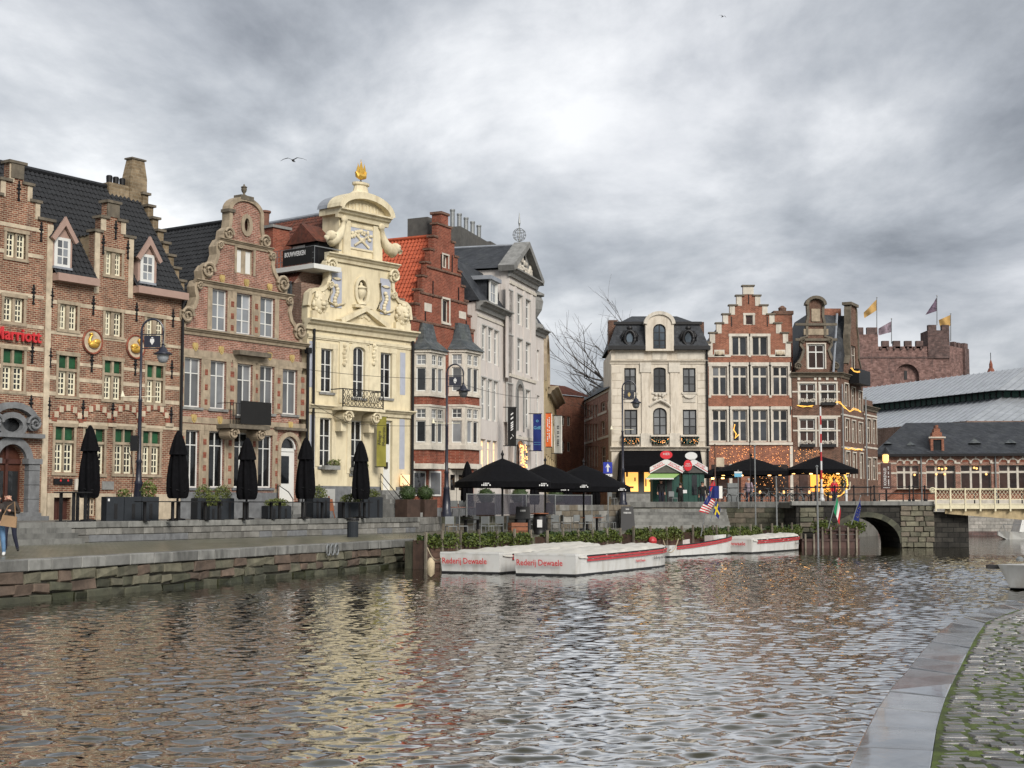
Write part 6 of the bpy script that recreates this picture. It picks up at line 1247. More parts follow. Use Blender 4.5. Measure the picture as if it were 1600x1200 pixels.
# ================================================================== castle keep with battlements
def castle():
    D = 290; s = D / FPX
    f = Facade('castle_keep', 'reddish stone castle keep with battlements and blind arch behind the houses', 'castle', plan(1334, D), plan(1484, D), PZ)
    cz = lambda a: 1300 + a / 4; cy = lambda a: 440 + a / 4
    base = 2.0
    a = f.rect(cz(388), cz(550), cy(510), cy(740)); rr = (a[1] - a[0]) / 2; lp = f.loop(a[0], a[1], a[2], a[3], rr, 14); f.holes = [lp]
    def U(z): return f.u(cz(z), 560)
    def V(z): return f.v(1410, cy(z))
    out_ = [(U(140), base), (U(735), base), (U(735), V(470)), (U(600), V(470)), (U(600), V(405)), (U(290), V(405)), (U(290), V(330)), (U(140), V(330))]
    f.wall(out_, 'stone_castle', 1.0); f.holes = []
    MB().prism_y(lp, .8, 1.0).build('blind_arch', 'stone_castle', f.o); f.strip([(p[0], p[1]) for p in lp[1:]], .35, 'stone_castle', -.12, .3, 'arch_ring')
    q = f.rect(cz(458), cz(476), cy(555), cy(610)); f.box('arrow_slit', q[0], q[1], q[2], q[3], 'paint_black', .7, .801)
    f.body(U(140), U(735), V(406), 18, 'stone_castle', w0=1.002, v0=base)
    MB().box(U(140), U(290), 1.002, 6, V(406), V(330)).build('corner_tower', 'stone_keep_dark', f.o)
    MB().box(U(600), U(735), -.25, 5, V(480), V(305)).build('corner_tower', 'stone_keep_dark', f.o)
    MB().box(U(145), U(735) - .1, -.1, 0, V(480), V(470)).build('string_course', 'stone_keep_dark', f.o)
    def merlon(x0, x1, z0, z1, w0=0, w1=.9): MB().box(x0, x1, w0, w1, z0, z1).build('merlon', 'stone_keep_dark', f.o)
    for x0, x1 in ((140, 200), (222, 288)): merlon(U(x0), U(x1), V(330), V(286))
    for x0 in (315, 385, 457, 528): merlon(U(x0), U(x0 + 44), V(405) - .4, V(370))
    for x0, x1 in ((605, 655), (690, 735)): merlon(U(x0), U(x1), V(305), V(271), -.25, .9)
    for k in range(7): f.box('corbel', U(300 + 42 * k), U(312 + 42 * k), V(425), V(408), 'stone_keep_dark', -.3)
    # receding right side
    fc = Facet(f, (U(735), -.0), (U(735) + 5.2, 6.5))
    w2 = fc.W; fc.wall([(0, base), (w2, base), (w2, V(400)), (0, V(400))], 'stone_castle', 1.0, name='side_wall')
    for k in range(3): fc.box('merlon', w2 * (.3 + .25 * k), w2 * (.3 + .25 * k) + 1.2, V(400), V(368), 'stone_keep_dark', 0, .9)
    fc.box('corner_turret', w2 - 1.6, w2 + .6, V(580), V(400), 'stone_keep_dark', -.5, 1.5); fc.box('merlon', w2 - 1.5, w2 + .3, V(400) + .003, V(366), 'stone_keep_dark', -.4, 1.0); fc.done()
    return f
cf = castle()
def cloth_flag(name, label, px, ytop, ybot, Y, poly, mat, r=.09, lean=None, extra=None):
    """pole at column px with a waving cloth; poly: corner pixels of the cloth"""
    p0 = At(px, ybot, Y); p1 = At(px, ytop, Y)
    if lean: p0 = At(lean[0], lean[1], Y); p1 = At(lean[2], lean[3], Y)
    t = empty(name, p0, 0, label, 'flag'); MB().tube([(0, 0, 0), p1 - p0], [r, r * .7], 6).build('pole', 'iron_grey', t); MB().ball(p1 - p0, r * 1.6, n=6, m=4).build('finial', 'iron_grey', t)
    q = [At(a, c, Y) - p0 for a, c in poly]; sz_ = (q[1] - q[0]).length
    def P(u, v):
        p = (q[0] * (1 - u) + q[1] * u) * (1 - v) + (q[3] * (1 - u) + q[2] * u) * v
        return p + Vector((0, sz_ * .10 * sin(u * 7 + v * 2) * min(1, u * 2 + .1), 0))
    return t, q, P, sz_
for nm, lab, px, yt, yb, poly, mt in (
    ('castle_flag', 'amber flag on the left tower of the castle keep', 1370, 465, 515, [(1369.5, 468), (1350, 488), (1351, 497), (1369.5, 485)], 'cloth_amber'),
    ('castle_flag', 'mauve patterned flag, lowest on the castle keep', 1393, 498, 537, [(1392.5, 502), (1373, 513), (1373, 524), (1392.5, 519)], 'cloth_mauve'),
    ('castle_flag', 'dark purple patterned flag, highest above the castle keep', 1464, 462, 508, [(1463.5, 465), (1456, 477), (1446, 492), (1463.5, 486)], 'cloth_purple'),
    ('castle_flag', 'yellow flag at the right end of the castle keep', 1485.5, 490, 533, [(1485, 492), (1467, 500), (1470, 513), (1485, 509)], 'cloth_amber')):
    t, q, P, s_ = cloth_flag(nm, lab, px, yt, yb, 291, poly, mt); t['group'] = 'flags on the castle keep'; MB().sheet(P, 12, 6).build('cloth', mt, t, smooth=True)
p = At(1549, 600, 250); t = empty('spire', (p.x, p.y, 10), 0, 'small red-tiled conical turret spire behind the zinc market roof', 'spire')
z1 = At(1549, 562, 250).z - 10; zb_ = At(1549, 600, 250).z - 10
MB().lathe([(1.5, zb_), (.45, zb_ + (z1 - zb_) * .62), (.3, zb_ + (z1 - zb_) * .66), (.3, z1 - .8), (.05, z1)], (0, 0, 0), 12).build('roof', 'brick_red', t); MB().lathe([(1.2, -8), (1.2, zb_)], (0, 0, 0), 12).build('turret_wall', 'brick_old', t); MB().tube([(0, 0, z1 - .1), (0, 0, z1 + 1.2)], .06, 5).build('finial', 'iron_black', t)
# ================================================================== water
def water():
    m, t, b = newmat('river_water')
    b.inputs['Roughness'].default_value = 0.03
    c = coords(t); n = N(t, 'ShaderNodeTexNoise', i_Scale=0.12, i_Detail=3.0); L(t, c, 0, n, 'Vector')
    r = N(t, 'ShaderNodeValToRGB'); L(t, n, 'Fac', r, 0); r.color_ramp.elements[0].color = (0.030, 0.027, 0.012, 1); r.color_ramp.elements[1].color = (0.045, 0.040, 0.018, 1); L(t, r, 0, b, 'Base Color')
    c2 = coords(t, sx=1.0, sy=1.6); n2 = N(t, 'ShaderNodeTexNoise', i_Scale=2.6, i_Detail=1.5, i_Roughness=0.5, i_Distortion=0.5); L(t, c2, 0, n2, 'Vector')
    bp = N(t, 'ShaderNodeBump', i_Strength=0.22, i_Distance=0.04); L(t, n2, 'Fac', bp, 'Height'); L(t, bp, 0, b, 'Normal')
    b.inputs['Specular IOR Level'].default_value = 0; fr = N(t, 'ShaderNodeFresnel', i_IOR=1.33); L(t, bp, 0, fr, 'Normal'); mr = N(t, 'ShaderNodeMapRange', interpolation_type='SMOOTHSTEP'); L(t, fr, 0, mr, 0)
    for k, q in ((1, .05), (2, .36), (3, .03), (4, .92)): mr.inputs[k].default_value = q
    gl = N(t, 'ShaderNodeBsdfGlossy', i_Roughness=.03); L(t, bp, 0, gl, 'Normal'); ms = N(t, 'ShaderNodeMixShader'); L(t, mr, 0, ms, 0); L(t, b, 0, ms, 1); L(t, gl, 0, ms, 2); L(t, ms, 0, t.nodes['Material Output'], 'Surface')
    rng = np.random.RandomState(3); ys = []; y = 4.0
    while y < 75: ys.append(y); y += 0.032 + 0.0018 * y
    while y < 240: ys.append(y); y += 1.5
    ys = np.array(ys); nx = 620; ss = np.linspace(-1, 1, nx)
    Y = np.repeat(ys[:, None], nx, 1); X = ss[None, :] * (ys[:, None] * 0.40 + 4.0) + 0.0
    X = np.where(Y > 100, X * 1.0, X); Z = np.zeros_like(X)
    for k in range(44):
        wl = 0.21 * (0.72 / 0.21) ** rng.rand(); a = radians(rng.normal(86, 48)); kk = 2 * pi / wl; amp = 0.0056 * wl ** 0.95 * rng.uniform(.5, 1.2)
        ph = rng.rand() * 6.28; p = kk * (X * cos(a) + Y * sin(a)) + ph + .9 * np.sin(.37 * X + .23 * Y + ph) 
        mod = 0.65 + 0.5 * np.sin(X * rng.uniform(.05, .35) + Y * rng.uniform(.05, .3) + rng.rand() * 6)
        s_ = np.sin(p); Z += amp * mod * (s_ + .25 * np.cos(2 * p))
    fade = np.clip((120 - Y) / 60, 0.3, 1) * (.8 + .35 * np.sin(.11 * X + .05 * Y) * np.sin(.07 * Y + 1)); Z *= fade
    # calmer lee along the left quay
    nyy = len(ys); v = np.stack([X, Y, Z], -1).reshape(-1, 3)
    idx = np.arange(nyy * nx).reshape(nyy, nx); f = np.stack([idx[:-1, :-1], idx[:-1, 1:], idx[1:, 1:], idx[1:, :-1]], -1).reshape(-1, 4)
    me = bpy.data.meshes.new('water'); me.vertices.add(len(v)); me.vertices.foreach_set('co', v.ravel().astype(np.float32)); me.loops.add(f.size); me.loops.foreach_set('vertex_index', f.ravel().astype(np.int32)); me.polygons.add(len(f)); me.polygons.foreach_set('loop_start', np.arange(0, f.size, 4, dtype=np.int32)); me.update(); me.validate()
    me.polygons.foreach_set('use_smooth', np.ones(len(f), bool)); me.materials.append(m); tag(link('water', me), kind='structure')
water()
tag(MB().add([(-3000, -500, -1.6), (3000, -500, -1.6), (3000, 5000, -1.6), (-3000, 5000, -1.6)], [(0, 1, 2, 3)]).build('ground', 'mortar_dark'), kind='structure')

# ================================================================== ground levels
def setts(name, c1, c2, mo, bw, bh, ms, rough=.5, moss=0.0, rot=0.0):
    m = brick(name, c1, c2, mo, bw, bh, ms, var=.35, dirt=(0.045, 0.06, 0.02), dirtamt=moss, bump=.5, rough=rough); t = m.node_tree
    bt = [n for n in t.nodes if n.type == 'TEX_BRICK'][0]
    for l in list(bt.inputs['Vector'].links): t.links.remove(l)
    c = coords(t); c.inputs['Rotation'].default_value = (0, 0, rot); L(t, c, 0, bt, 'Vector'); return m
setts('setts_quay', (0.12, 0.115, 0.09), (0.21, 0.195, 0.155), (0.07, 0.078, 0.04), .22, .14, .016, .3, .55, -.95)
setts('setts_terrace', (0.13, 0.13, 0.12), (0.19, 0.185, 0.17), (0.08, 0.08, 0.07), .4, .3, .01, .5, 0, -.95)
setts('setts_square', (0.12, 0.115, 0.105), (0.17, 0.165, 0.15), (0.07, 0.07, 0.06), .2, .12, .01, .5, 0, 0)
def slab(name, poly, z0, z1, mat): return tag(MB().prism_z(poly, z0, z1).build(name, mat), kind='structure')
V2 = lambda p: (p.x, p.y)
QE0, QE1 = G(0, 877, QZ), G(655, 842, QZ); qd = (QE1 - QE0).normalized(); QEm = QE0 - qd * 9
TW0, TW1 = G(26, 851, QZ), G(655, 832, QZ); td = (TW1 - TW0).normalized(); TWm = TW0 - td * 14
HEDGE0, HEDGE1 = G(663, 889, 0.0), plan(1243, 87.0); HEDGE1 = Vector((HEDGE1.x, HEDGE1.y, 0))
hd = (HEDGE1 - HEDGE0).normalized(); hn = Vector((-hd.y, hd.x, 0))
TR = plan(690, 83.0); TB = plan(985, 95.5); WB = plan(1255, 92.0)
slab('lower_quay', [V2(QEm + Vector((-.3, .3, 0))), V2(QE1 + Vector((-.25, .35, 0))), V2(HEDGE0 + hn * .55), V2(HEDGE1 + hn * .55), V2(plan(1250, 88.3)), V2(WB + Vector((0, 1, 0))), V2(TB + Vector((0, 1, 0))), V2(TR + Vector((0, 1, 0))), V2(TW1 + Vector((-.4, .4, 0))), V2(TWm + Vector((-.4, .4, 0)))], -1.5, QZ, 'setts_quay')
slab('terrace', [V2(TWm + Vector((-.35, .35, 0))), V2(TW1 + Vector((-.35, .35, 0))), V2(TR), V2(TB), V2(plan(985, 118)), V2(plan(900, 170)), V2(plan(600, 170)), (-90, 170), (-90, 20)], -1.4, TZ, 'setts_terrace')
slab('square', [V2(plan(985, 96)), V2(plan(1255, 92.5)), V2(plan(1285, 97.8)), V2(plan(1296, 110)), V2(plan(1372, 124)), V2(plan(1380, 126)), V2(plan(1700, 126)), (160, 220), (-20, 220), V2(plan(985, 119))], -1.3, PZ, 'setts_square')

# ================================================================== stones helper
def stone_mesh(w, h, d, j, r, ch=.03):
    """block centred on x and z, front at y=0 looking to -y, chamfered front edge"""
    J = lambda: r.uniform(-j, j); c = ch; x, z = w / 2, h / 2
    bk = [(-x, d, -z), (x, d, -z), (x, d, z), (-x, d, z)]; md = [(-x + J(), c, -z + J()), (x + J(), c, -z + J()), (x + J(), c, z + J()), (-x + J(), c, z + J())]
    fr = [(a[0] * (1 - 2 * c / w), J() * .8, a[2] * (1 - 2 * c / h)) for a in md]
    return MB().add(bk + md + fr, [(0, 1, 5, 4), (1, 2, 6, 5), (2, 3, 7, 6), (3, 0, 4, 7), (4, 5, 9, 8), (5, 6, 10, 9), (6, 7, 11, 10), (7, 4, 8, 11), (8, 9, 10, 11), (3, 2, 1, 0)])
def stones(f, u0, u1, rows, mats, wmin, wmax, d=.3, j=.02, gap=.022, w0=0.0, name='stone', proud=.03, seed=1, ch=.03):
    r = random.Random(seed)
    for v0, v1 in rows:
        u = u0 - r.uniform(0, wmin * .5)
        while u < u1 - .05:
            w_ = r.uniform(wmin, wmax); a, c = max(u, u0), min(u + w_, u1)
            if c - a > .12:
                o = stone_mesh(c - a - gap, v1 - v0 - gap, d, j, r, ch).build(name, mats[r.randrange(len(mats))], f.o); o.location = ((a + c) / 2, w0 - r.uniform(0, proud), (v0 + v1) / 2)
            u += w_
# ================================================================== left quay wall
f = Facade('quay_wall', 'rough stone quay wall with grey coping rising from the river on the left', 'wall', QEm, QE1, 0.0); W_ = f.W
MB().box(0, W_ - .02, .09, .6, -1.4, QZ - .32).build('wall_core', 'mortar_dark', f.o)
stones(f, 0, W_, [(QZ - .30, QZ + .012)], ['stone_coping'], .9, 1.5, .55, .006, .014, -.06, 'coping_stone', .01, 5, .02)
stones(f, 0, W_, [(QZ - .62, QZ - .305)], ['stone_quay_a', 'stone_quay_b', 'stone_quay_a'], .5, 1.3, .3, .045, .035, 0, 'stone', .05, 6)
stones(f, 0, W_, [(QZ - .90, QZ - .63)], ['stone_quay_b', 'stone_quay_a', 'stone_quay_c'], .45, 1.2, .3, .045, .035, 0, 'stone', .06, 7)
stones(f, 0, W_, [(QZ - 1.22, QZ - .91), (-.4, QZ - 1.23)], ['stone_quay_wet', 'stone_quay_wet', 'stone_quay_c'], .5, 1.3, .3, .045, .035, -.03, 'stone', .06, 8)
u_, v_ = f.uv(508, 868); b = MB()
for i in range(3): b.tube([(u_ + .35 * i + .13 * cos(2 * pi * k / 12), -.12, v_ + .2 + .2 * sin(2 * pi * k / 12)) for k in range(13)], .035, 5)
b.build('mooring_ring', 'iron_grey', f.o)
# return of the quay at its right end
A_, B_ = QE1, Vector((HEDGE0.x - .0, HEDGE0.y + .3, 0))
# ================================================================== terrace wall
f = Facade('terrace_wall', 'low grey block wall with wide coping between the quay and the terrace', 'wall', TWm, TW1, QZ); W_ = f.W; hT = TZ - QZ
us0 = f.u(100, 838)
MB().box(0, W_, .07, .5, 0, hT - .2).build('wall_core', 'mortar_dark', f.o)
stones(f, us0, W_, [(hT - .235, hT + .012)], ['stone_coping'], 1.3, 2.4, .55, .004, .014, -.05, 'coping_stone', .006, 11, .015)
stones(f, us0, W_, [(hT - .5, hT - .24)], ['stone_block'], .5, .8, .3, .005, .016, 0, 'block', .008, 12, .012)
stones(f, us0, W_, [(0, hT - .505)], ['stone_block', 'stone_blue'], .9, 1.6, .3, .005, .014, -.02, 'block', .01, 13, .012)
for i in range(4):
    z = hT * (4 - i) / 4; MB().box(0, us0 - .02, -.34 * i - .06, -.34 * (i - 1) - .06, 0, z + .004).build('step', 'stone_coping', f.o)
fr_ = Facade('terrace_return_wall', 'short grey stone wall turning back at the end of the terrace', 'wall', TW1 + Vector((.02, .02, 0)), TR, QZ)
stones(fr_, .1, fr_.W, [(0, hT * .5), (hT * .5, hT * .97)], ['stone_block'], .8, 1.4, .3, .005, .016, 0, 'block', .01, 14, .012)
# back wall of the waterside terrace, up to the square
f = Facade('restaurant_wall', 'grey block retaining wall behind the black parasols', 'wall', TR, TB, QZ); W_ = f.W
stones(f, 0, W_ * .55, [(0, .39), (.39, hT + .01)], ['stone_quay_c', 'stone_weathered'], .8, 1.5, .3, .005, .016, 0, 'block', .01, 15, .012)
hP = PZ - QZ; ua = W_ * .55
stones(f, ua, W_, [(0, .36), (.36, .72), (.72, 1.08), (1.08, hP)], ['stone_block', 'stone_weathered'], .7, 1.1, .4, .005, .016, -.05, 'block', .01, 16, .012)
f = Facade('square_wall', 'grey stone retaining wall below the square with iron railing', 'wall', TB, WB, QZ); SQ = f; W_ = f.W
stones(f, 0, W_, [(0, .3), (.3, .62), (.62, .95)], ['stone_weathered', 'stone_quay_a'], .8, 1.5, .4, .008, .018, 0, 'block', .02, 17, .015)
stones(f, 0, W_, [(.95, 1.27)], ['stone_quay_c', 'stone_weathered'], .9, 1.6, .4, .006, .016, 0, 'block', .02, 18, .012)
stones(f, 0, W_, [(1.27, hP + .2)], ['stone_coping'], 1.5, 2.4, .5, .004, .014, -.06, 'coping_stone', .006, 19, .015)
t = empty('stone_steps', G(1040, 822, QZ) * 1.0, 0, 'wide grey stone steps leading up to the ticket kiosks', 'steps'); t.location = (plan(1030, 93).x, 93, QZ)
for i in range(6):
    MB().box(-2.4 + .0 * i, 4.2, -1.9 + .34 * i, 2.4, .2 * i + (.002), .2 * (i + 1)).build('step', 'stone_coping', t) if i < 6 else None
# ================================================================== near right quay: slabs and setts
NZ = 0.85
outer = [G(*p, NZ) for p in ((1300, 1260), (1324, 1200), (1347, 1150), (1375, 1097), (1410, 1055), (1455, 1000), (1485, 972), (1525, 956), (1595, 936), (1680, 921))]
inner = [G(*p, NZ) for p in ((1447, 1260), (1455, 1200), (1464, 1140), (1475, 1097), (1497, 1050), (1525, 995), (1542, 972), (1570, 961), (1610, 947), (1700, 929))]
def resample(P, n):
    d = [0]
    for a, c in zip(P[:-1], P[1:]): d.append(d[-1] + (c - a).length)
    r = []
    for k in range(n + 1):
        s_ = d[-1] * k / n; i = max(j for j in range(len(d)) if d[j] <= s_ + 1e-9); i = min(i, len(P) - 2); t_ = (s_ - d[i]) / (d[i + 1] - d[i]); r.append(P[i].lerp(P[i + 1], t_))
    return r
m, t_, b_ = newmat('slab_wet')
c = coords(t_); n = N(t_, 'ShaderNodeTexNoise', i_Scale=1.6, i_Detail=5.0, i_Roughness=.6); L(t_, c, 0, n, 'Vector'); r = N(t_, 'ShaderNodeValToRGB'); L(t_, n, 'Fac', r, 0)
r.color_ramp.elements[0].position = .38; r.color_ramp.elements[0].color = (.08, .083, .087, 1); r.color_ramp.elements[1].position = .66; r.color_ramp.elements[1].color = (.24, .245, .25, 1); L(t_, r, 0, b_, 'Base Color')
r2 = N(t_, 'ShaderNodeMapRange'); n2 = N(t_, 'ShaderNodeTexNoise', i_Scale=1.1, i_Detail=4.0, i_Roughness=.65); L(t_, c, 0, n2, 'Vector'); L(t_, n2, 'Fac', r2, 0); r2.inputs[1].default_value = .4; r2.inputs[2].default_value = .62; r2.inputs[3].default_value = .05; r2.inputs[4].default_value = .30; b_.inputs['Specular IOR Level'].default_value = .9; b_.inputs['Coat Weight'].default_value = .7; b_.inputs['Coat Roughness'].default_value = .06; L(t_, r2, 0, b_, 'Roughness')
bp = N(t_, 'ShaderNodeBump', i_Strength=.18, i_Distance=.01); n3 = N(t_, 'ShaderNodeTexNoise', i_Scale=9.0, i_Detail=5.0); L(t_, c, 0, n3, 'Vector'); L(t_, n3, 'Fac', bp, 'Height'); L(t_, bp, 0, b_, 'Normal')
NS = 22; ro, ri = resample(outer, NS), resample(inner, NS)
pav = empty('quay_edge', ro[0], 0); tag(pav, 'curved kerb of wet grey stone slabs along the near right bank', 'kerb')
for k in range(NS):
    g = random.uniform(.012, .02); a, c_, d_, e_ = [p - ro[0] for p in (ro[k].lerp(ro[k + 1], g), ri[k].lerp(ri[k + 1], g), ri[k + 1].lerp(ri[k], g), ro[k + 1].lerp(ro[k], g))]
    dz = random.uniform(-.008, .008); tz = [random.uniform(-.006, .006) for _ in range(4)]
    top = [Vector((p.x, p.y, dz + q)) for p, q in zip((a, c_, d_, e_), tz)]; bot = [Vector((p.x, p.y, -.28)) for p in (a, c_, d_, e_)]
    MB().hexa(bot + top).build('paving_slab', 'slab_wet', pav, bevel=.012)
MB().add([(p.x - ro[0].x, p.y - ro[0].y, -.26) for p in ro] + [(p.x - ro[0].x - .05, p.y - ro[0].y, -2.3) for p in ro], [(i, i + 1, NS + 2 + i, NS + 1 + i) for i in range(NS)]).build('quay_face', 'stone_quay_c', pav)
pm('moss', (0.06, 0.085, 0.012), rough=.9, var=.6, scale=3, bump=.8, bscale=40, dirt=(0.02, 0.02, 0.014), dirtamt=.8)
tag(MB().prism_z([V2(p) for p in ri] + [(60, ri[-1].y), (60, -2), (2, -2)], -1.5, NZ + .009).build('near_quay', 'moss'), kind='structure')
m, t_, b_ = newmat('sett_wet'); ob = N(t_, 'ShaderNodeObjectInfo'); c = coords(t_); n = N(t_, 'ShaderNodeTexNoise', i_Scale=14.0, i_Detail=4.0); L(t_, c, 0, n, 'Vector'); r = N(t_, 'ShaderNodeValToRGB'); L(t_, ob, 'Random', r, 0)
r.color_ramp.elements[0].color = (.06, .06, .055, 1); r.color_ramp.elements[1].color = (.20, .19, .175, 1); mu = N(t_, 'ShaderNodeMixRGB', blend_type='MULTIPLY'); mu.inputs[0].default_value = .6; L(t_, r, 0, mu, 1); L(t_, n, 'Color', mu, 2); L(t_, mu, 0, b_, 'Base Color')
rr2 = N(t_, 'ShaderNodeMapRange'); L(t_, n, 'Fac', rr2, 0); rr2.inputs[3].default_value = .3; rr2.inputs[4].default_value = .5; b_.inputs['Specular IOR Level'].default_value = .7; b_.inputs['Coat Weight'].default_value = .1; b_.inputs['Coat Roughness'].default_value = .1; L(t_, rr2, 0, b_, 'Roughness'); bp = N(t_, 'ShaderNodeBump', i_Strength=.4, i_Distance=.01); L(t_, n, 'Fac', bp, 'Height'); L(t_, bp, 0, b_, 'Normal')
sm = []
for k in range(6):
    r = random.Random(k); J = lambda s_: r.uniform(-s_, s_); w_, h_ = .5, .5
    lo_ = [(-w_, -h_), (w_, -h_), (w_, h_), (-w_, h_)]; ring1 = [(x + J(.06), y + J(.08), -.01) for x, y in lo_]; ring2 = [(x * .9 + J(.04), y * .84 + J(.05), .016 + J(.005)) for x, y in lo_]
    sm.append(MB().add([(x, y, -.1) for x, y in lo_] + ring1 + ring2 + [(J(.1), J(.1), .02)], [(0, 1, 5, 4), (1, 2, 6, 5), (2, 3, 7, 6), (3, 0, 4, 7), (4, 5, 9, 8), (5, 6, 10, 9), (6, 7, 11, 10), (7, 4, 8, 11), (8, 9, 12), (9, 10, 12), (10, 11, 12), (11, 8, 12)]).mesh('cobble', 'sett_wet'))
cob = empty('cobbled_quay', (0, 0, NZ), 0); tag(cob, 'wet mossy cobblestones on the near right bank', 'paving')
cells = []; rr = random.Random(21); y = 8.6; rowi = 0
rip = resample(inner, 80)
def edge_x(y):
    for a, c_ in zip(rip[:-1], rip[1:]):
        if min(a.y, c_.y) <= y <= max(a.y, c_.y): return a.x + (c_.x - a.x) * (y - a.y) / ((c_.y - a.y) or 1e-6)
    return None
while y < 27:
    rh_ = rr.uniform(.115, .15); ex = edge_x(y + rh_ / 2)
    if ex is not None:
        x = ex + .012 + rr.uniform(0, .04); lim = y * .352 + (1.4 if y < 15 else .8)
        while x < lim:
            w_ = rr.uniform(.14, .28); cells.append((x + w_ / 2, y + rh_ / 2, w_, rh_)); x += w_
    y += rh_
vis = [q for q in cells if q[0] / q[1] < .352 + .01]; vis.sort(key=lambda q: q[1]); near = set(id(q) for q in vis[:300])
rest = MB()
for q in cells:
    k = rr.randrange(6); sc = (q[2] - rr.uniform(.02, .05), q[3] - rr.uniform(.02, .055), 1.0); rot = (rr.uniform(-.035, .035), rr.uniform(-.03, .03), rr.uniform(-.07, .07)); z = rr.uniform(-.006, .004) + noise.noise((q[0] * 1.3, q[1] * .8, 0)) * .014
    if id(q) in near:
        o = link('cobblestone', sm[k], cob); o.location = (q[0], q[1], z); o.scale = sc; o.rotation_euler = rot
    else:
        me = sm[k]; Mx = Matrix.Translation((q[0], q[1], z)) @ Matrix.Rotation(rot[2], 4, 'Z') @ Matrix.Diagonal((*sc, 1)); rest.add([Mx @ v.co for v in me.vertices], [tuple(p.vertices) for p in me.polygons])
if rest.v: tag(rest.build('cobblestones_beyond', 'sett_wet', cob), kind='stuff')

# ================================================================== stone bridge
A_, B_ = plan(1244, 88.5), plan(1459, 88.5)
f = Facade('stone_bridge', 'old stone bridge with low arch beside the cream steel span', 'bridge', A_, B_, 0.0); BR = f; W_ = f.W
dk = f.v(1380, 790); sp0, sp1 = f.u(1300), f.u(1403); ac = (sp0 + sp1) / 2; ar = (sp1 - sp0) / 2; crown = f.v(1372, 808)
arc = [(ac - ar * cos(pi * i / 14), .25 + (crown - .25) * sin(pi * i / 14)) for i in range(15)]
f.wall([(0, -1.4), (sp0, -1.4)] + arc + [(sp1, -1.4), (W_, -1.4), (W_, dk), (0, dk)], 'stone_bridge', 4.6, 0, 'spandrel_wall', [])
for i in range(14):
    a, c_ = arc[i], arc[i + 1]; cx_, cz_ = ac, .25; o = lambda p, k: (cx_ + (p[0] - cx_) * k, cz_ + (p[1] - cz_) * k)
    P = []
    for y in (-.07, .2):
        for q in (o(a, 1.004), o(c_, 1.004), o(c_, 1.2), o(a, 1.2)): P.append((q[0], y, q[1]))
    MB().hexa(P).build('voussoir', ['stone_quay_c', 'stone_quay_c'][i % 2], f.o)
stones(f, f.u(1404), W_, [(-.3 + .31 * k, .01 + .31 * k) for k in range(9)], ['stone_quay_a', 'stone_weathered', 'stone_quay_a'], .35, .95, .35, .02, .035, -.09, 'stone', .05, 31, .025)
stones(f, .2, f.u(1285), [(.9 + .3 * k, 1.2 + .3 * k) for k in range(5)], ['stone_quay_a', 'stone_weathered', 'stone_quay_c'], .5, 1.0, .35, .02, .035, -.06, 'stone', .05, 32, .025)
stones(f, -.3, W_, [(dk, dk + .27)], ['stone_coping'], 1.8, 2.6, .7, .003, .012, -.14, 'deck_edge_stone', .004, 33, .02)
MB().box(-.3, W_, .5, 9.5, dk - .15, dk + .2).build('deck', 'setts_square', f.o)
zt = f.v(1350, 760); zb_ = dk + .26; b = MB()
for px in (1246, 1275, 1305, 1335, 1367, 1422, 1428, 1446): 
    u_ = f.u(px, 770); MB().lathe([(.09, 0), (.09, .12), (.045, .16), (.045, zt - zb_ - .05), (.07, zt - zb_), (.03, zt - zb_ + .08)], (u_, .15, zb_), 8).build('railing_post', 'iron_black', f.o)
for z in (zt - .03, (zt + zb_) / 2): b.tube([(f.u(1244), .15, z), (W_, .15, z)], .025, 6)
b.build('rail', 'iron_black', f.o)
# dark abutment right of the pier
MB().box(W_ - .0 + .003, W_ + 2.15, .3, 9.3, -1.4, dk - .4).build('abutment', 'stone_bridge', f.o)
# ================================================================== steel bridge span
f2 = Facade('steel_bridge', 'cream painted steel footbridge span with lattice railing', 'bridge', plan(1461, 88.3), plan(1700, 87.0), 0.0); W2 = f2.W; f = f2
z0, z1, z2 = f.v(1530, 812), f.v(1530, 795), f.v(1530, 789); zt = f.v(1530, 763)
MB().box(.0, W2, -.12, .3, z1, z2).build('fascia', 'cream_bridge', f.o); MB().add([(.6, .1, z0 + .35), (W2, .1, z0 - .3), (W2, .3, z0 - .3), (.6, .3, z0 + .35), (.6, .1, z1 - .003), (W2, .1, z1 - .003), (W2, .3, z1 - .003), (.6, .3, z1 - .003)], [(0, 1, 5, 4), (0, 3, 2, 1), (3, 0, 4, 7)]).build('girder', 'stucco_ochre', f.o)
MB().box(.0, W2, .3, 8, z1, z2 - .05).build('deck', 'iron_grey', f.o)
b = MB().box(0, W2, -.1, -.04, zt - .08, zt); b.box(0, W2, -.1, -.05, z2 + .3, z2 + .35).box(0, W2, -.1, -.05, z2 + .02, z2 + .08); b.build('rail', 'cream_bridge', f.o)
for k in range(11): u_ = k * W2 / 10 * .98; MB().box(u_, u_ + .09, -.15, -.0, z1 - .15, zt + .02).build('railing_post', 'cream_bridge', f.o)
b = MB(); n_ = int(W2 / .2)
for k in range(n_):
    u_ = k * W2 / n_; h_ = zt - z2 - .4
    b.add([(u_, -.08, z2 + .33), (u_ + .022, -.08, z2 + .33), (u_ + h_ * .7 + .022, -.08, zt - .06), (u_ + h_ * .7, -.08, zt - .06)], [(0, 1, 2, 3)]); b.add([(u_ + h_ * .7, -.07, z2 + .33), (u_ + h_ * .7 + .022, -.07, z2 + .33), (u_ + .022, -.07, zt - .06), (u_, -.07, zt - .06)], [(0, 1, 2, 3)])
tag(b.build('lattice', 'cream_bridge', f.o), kind='stuff')
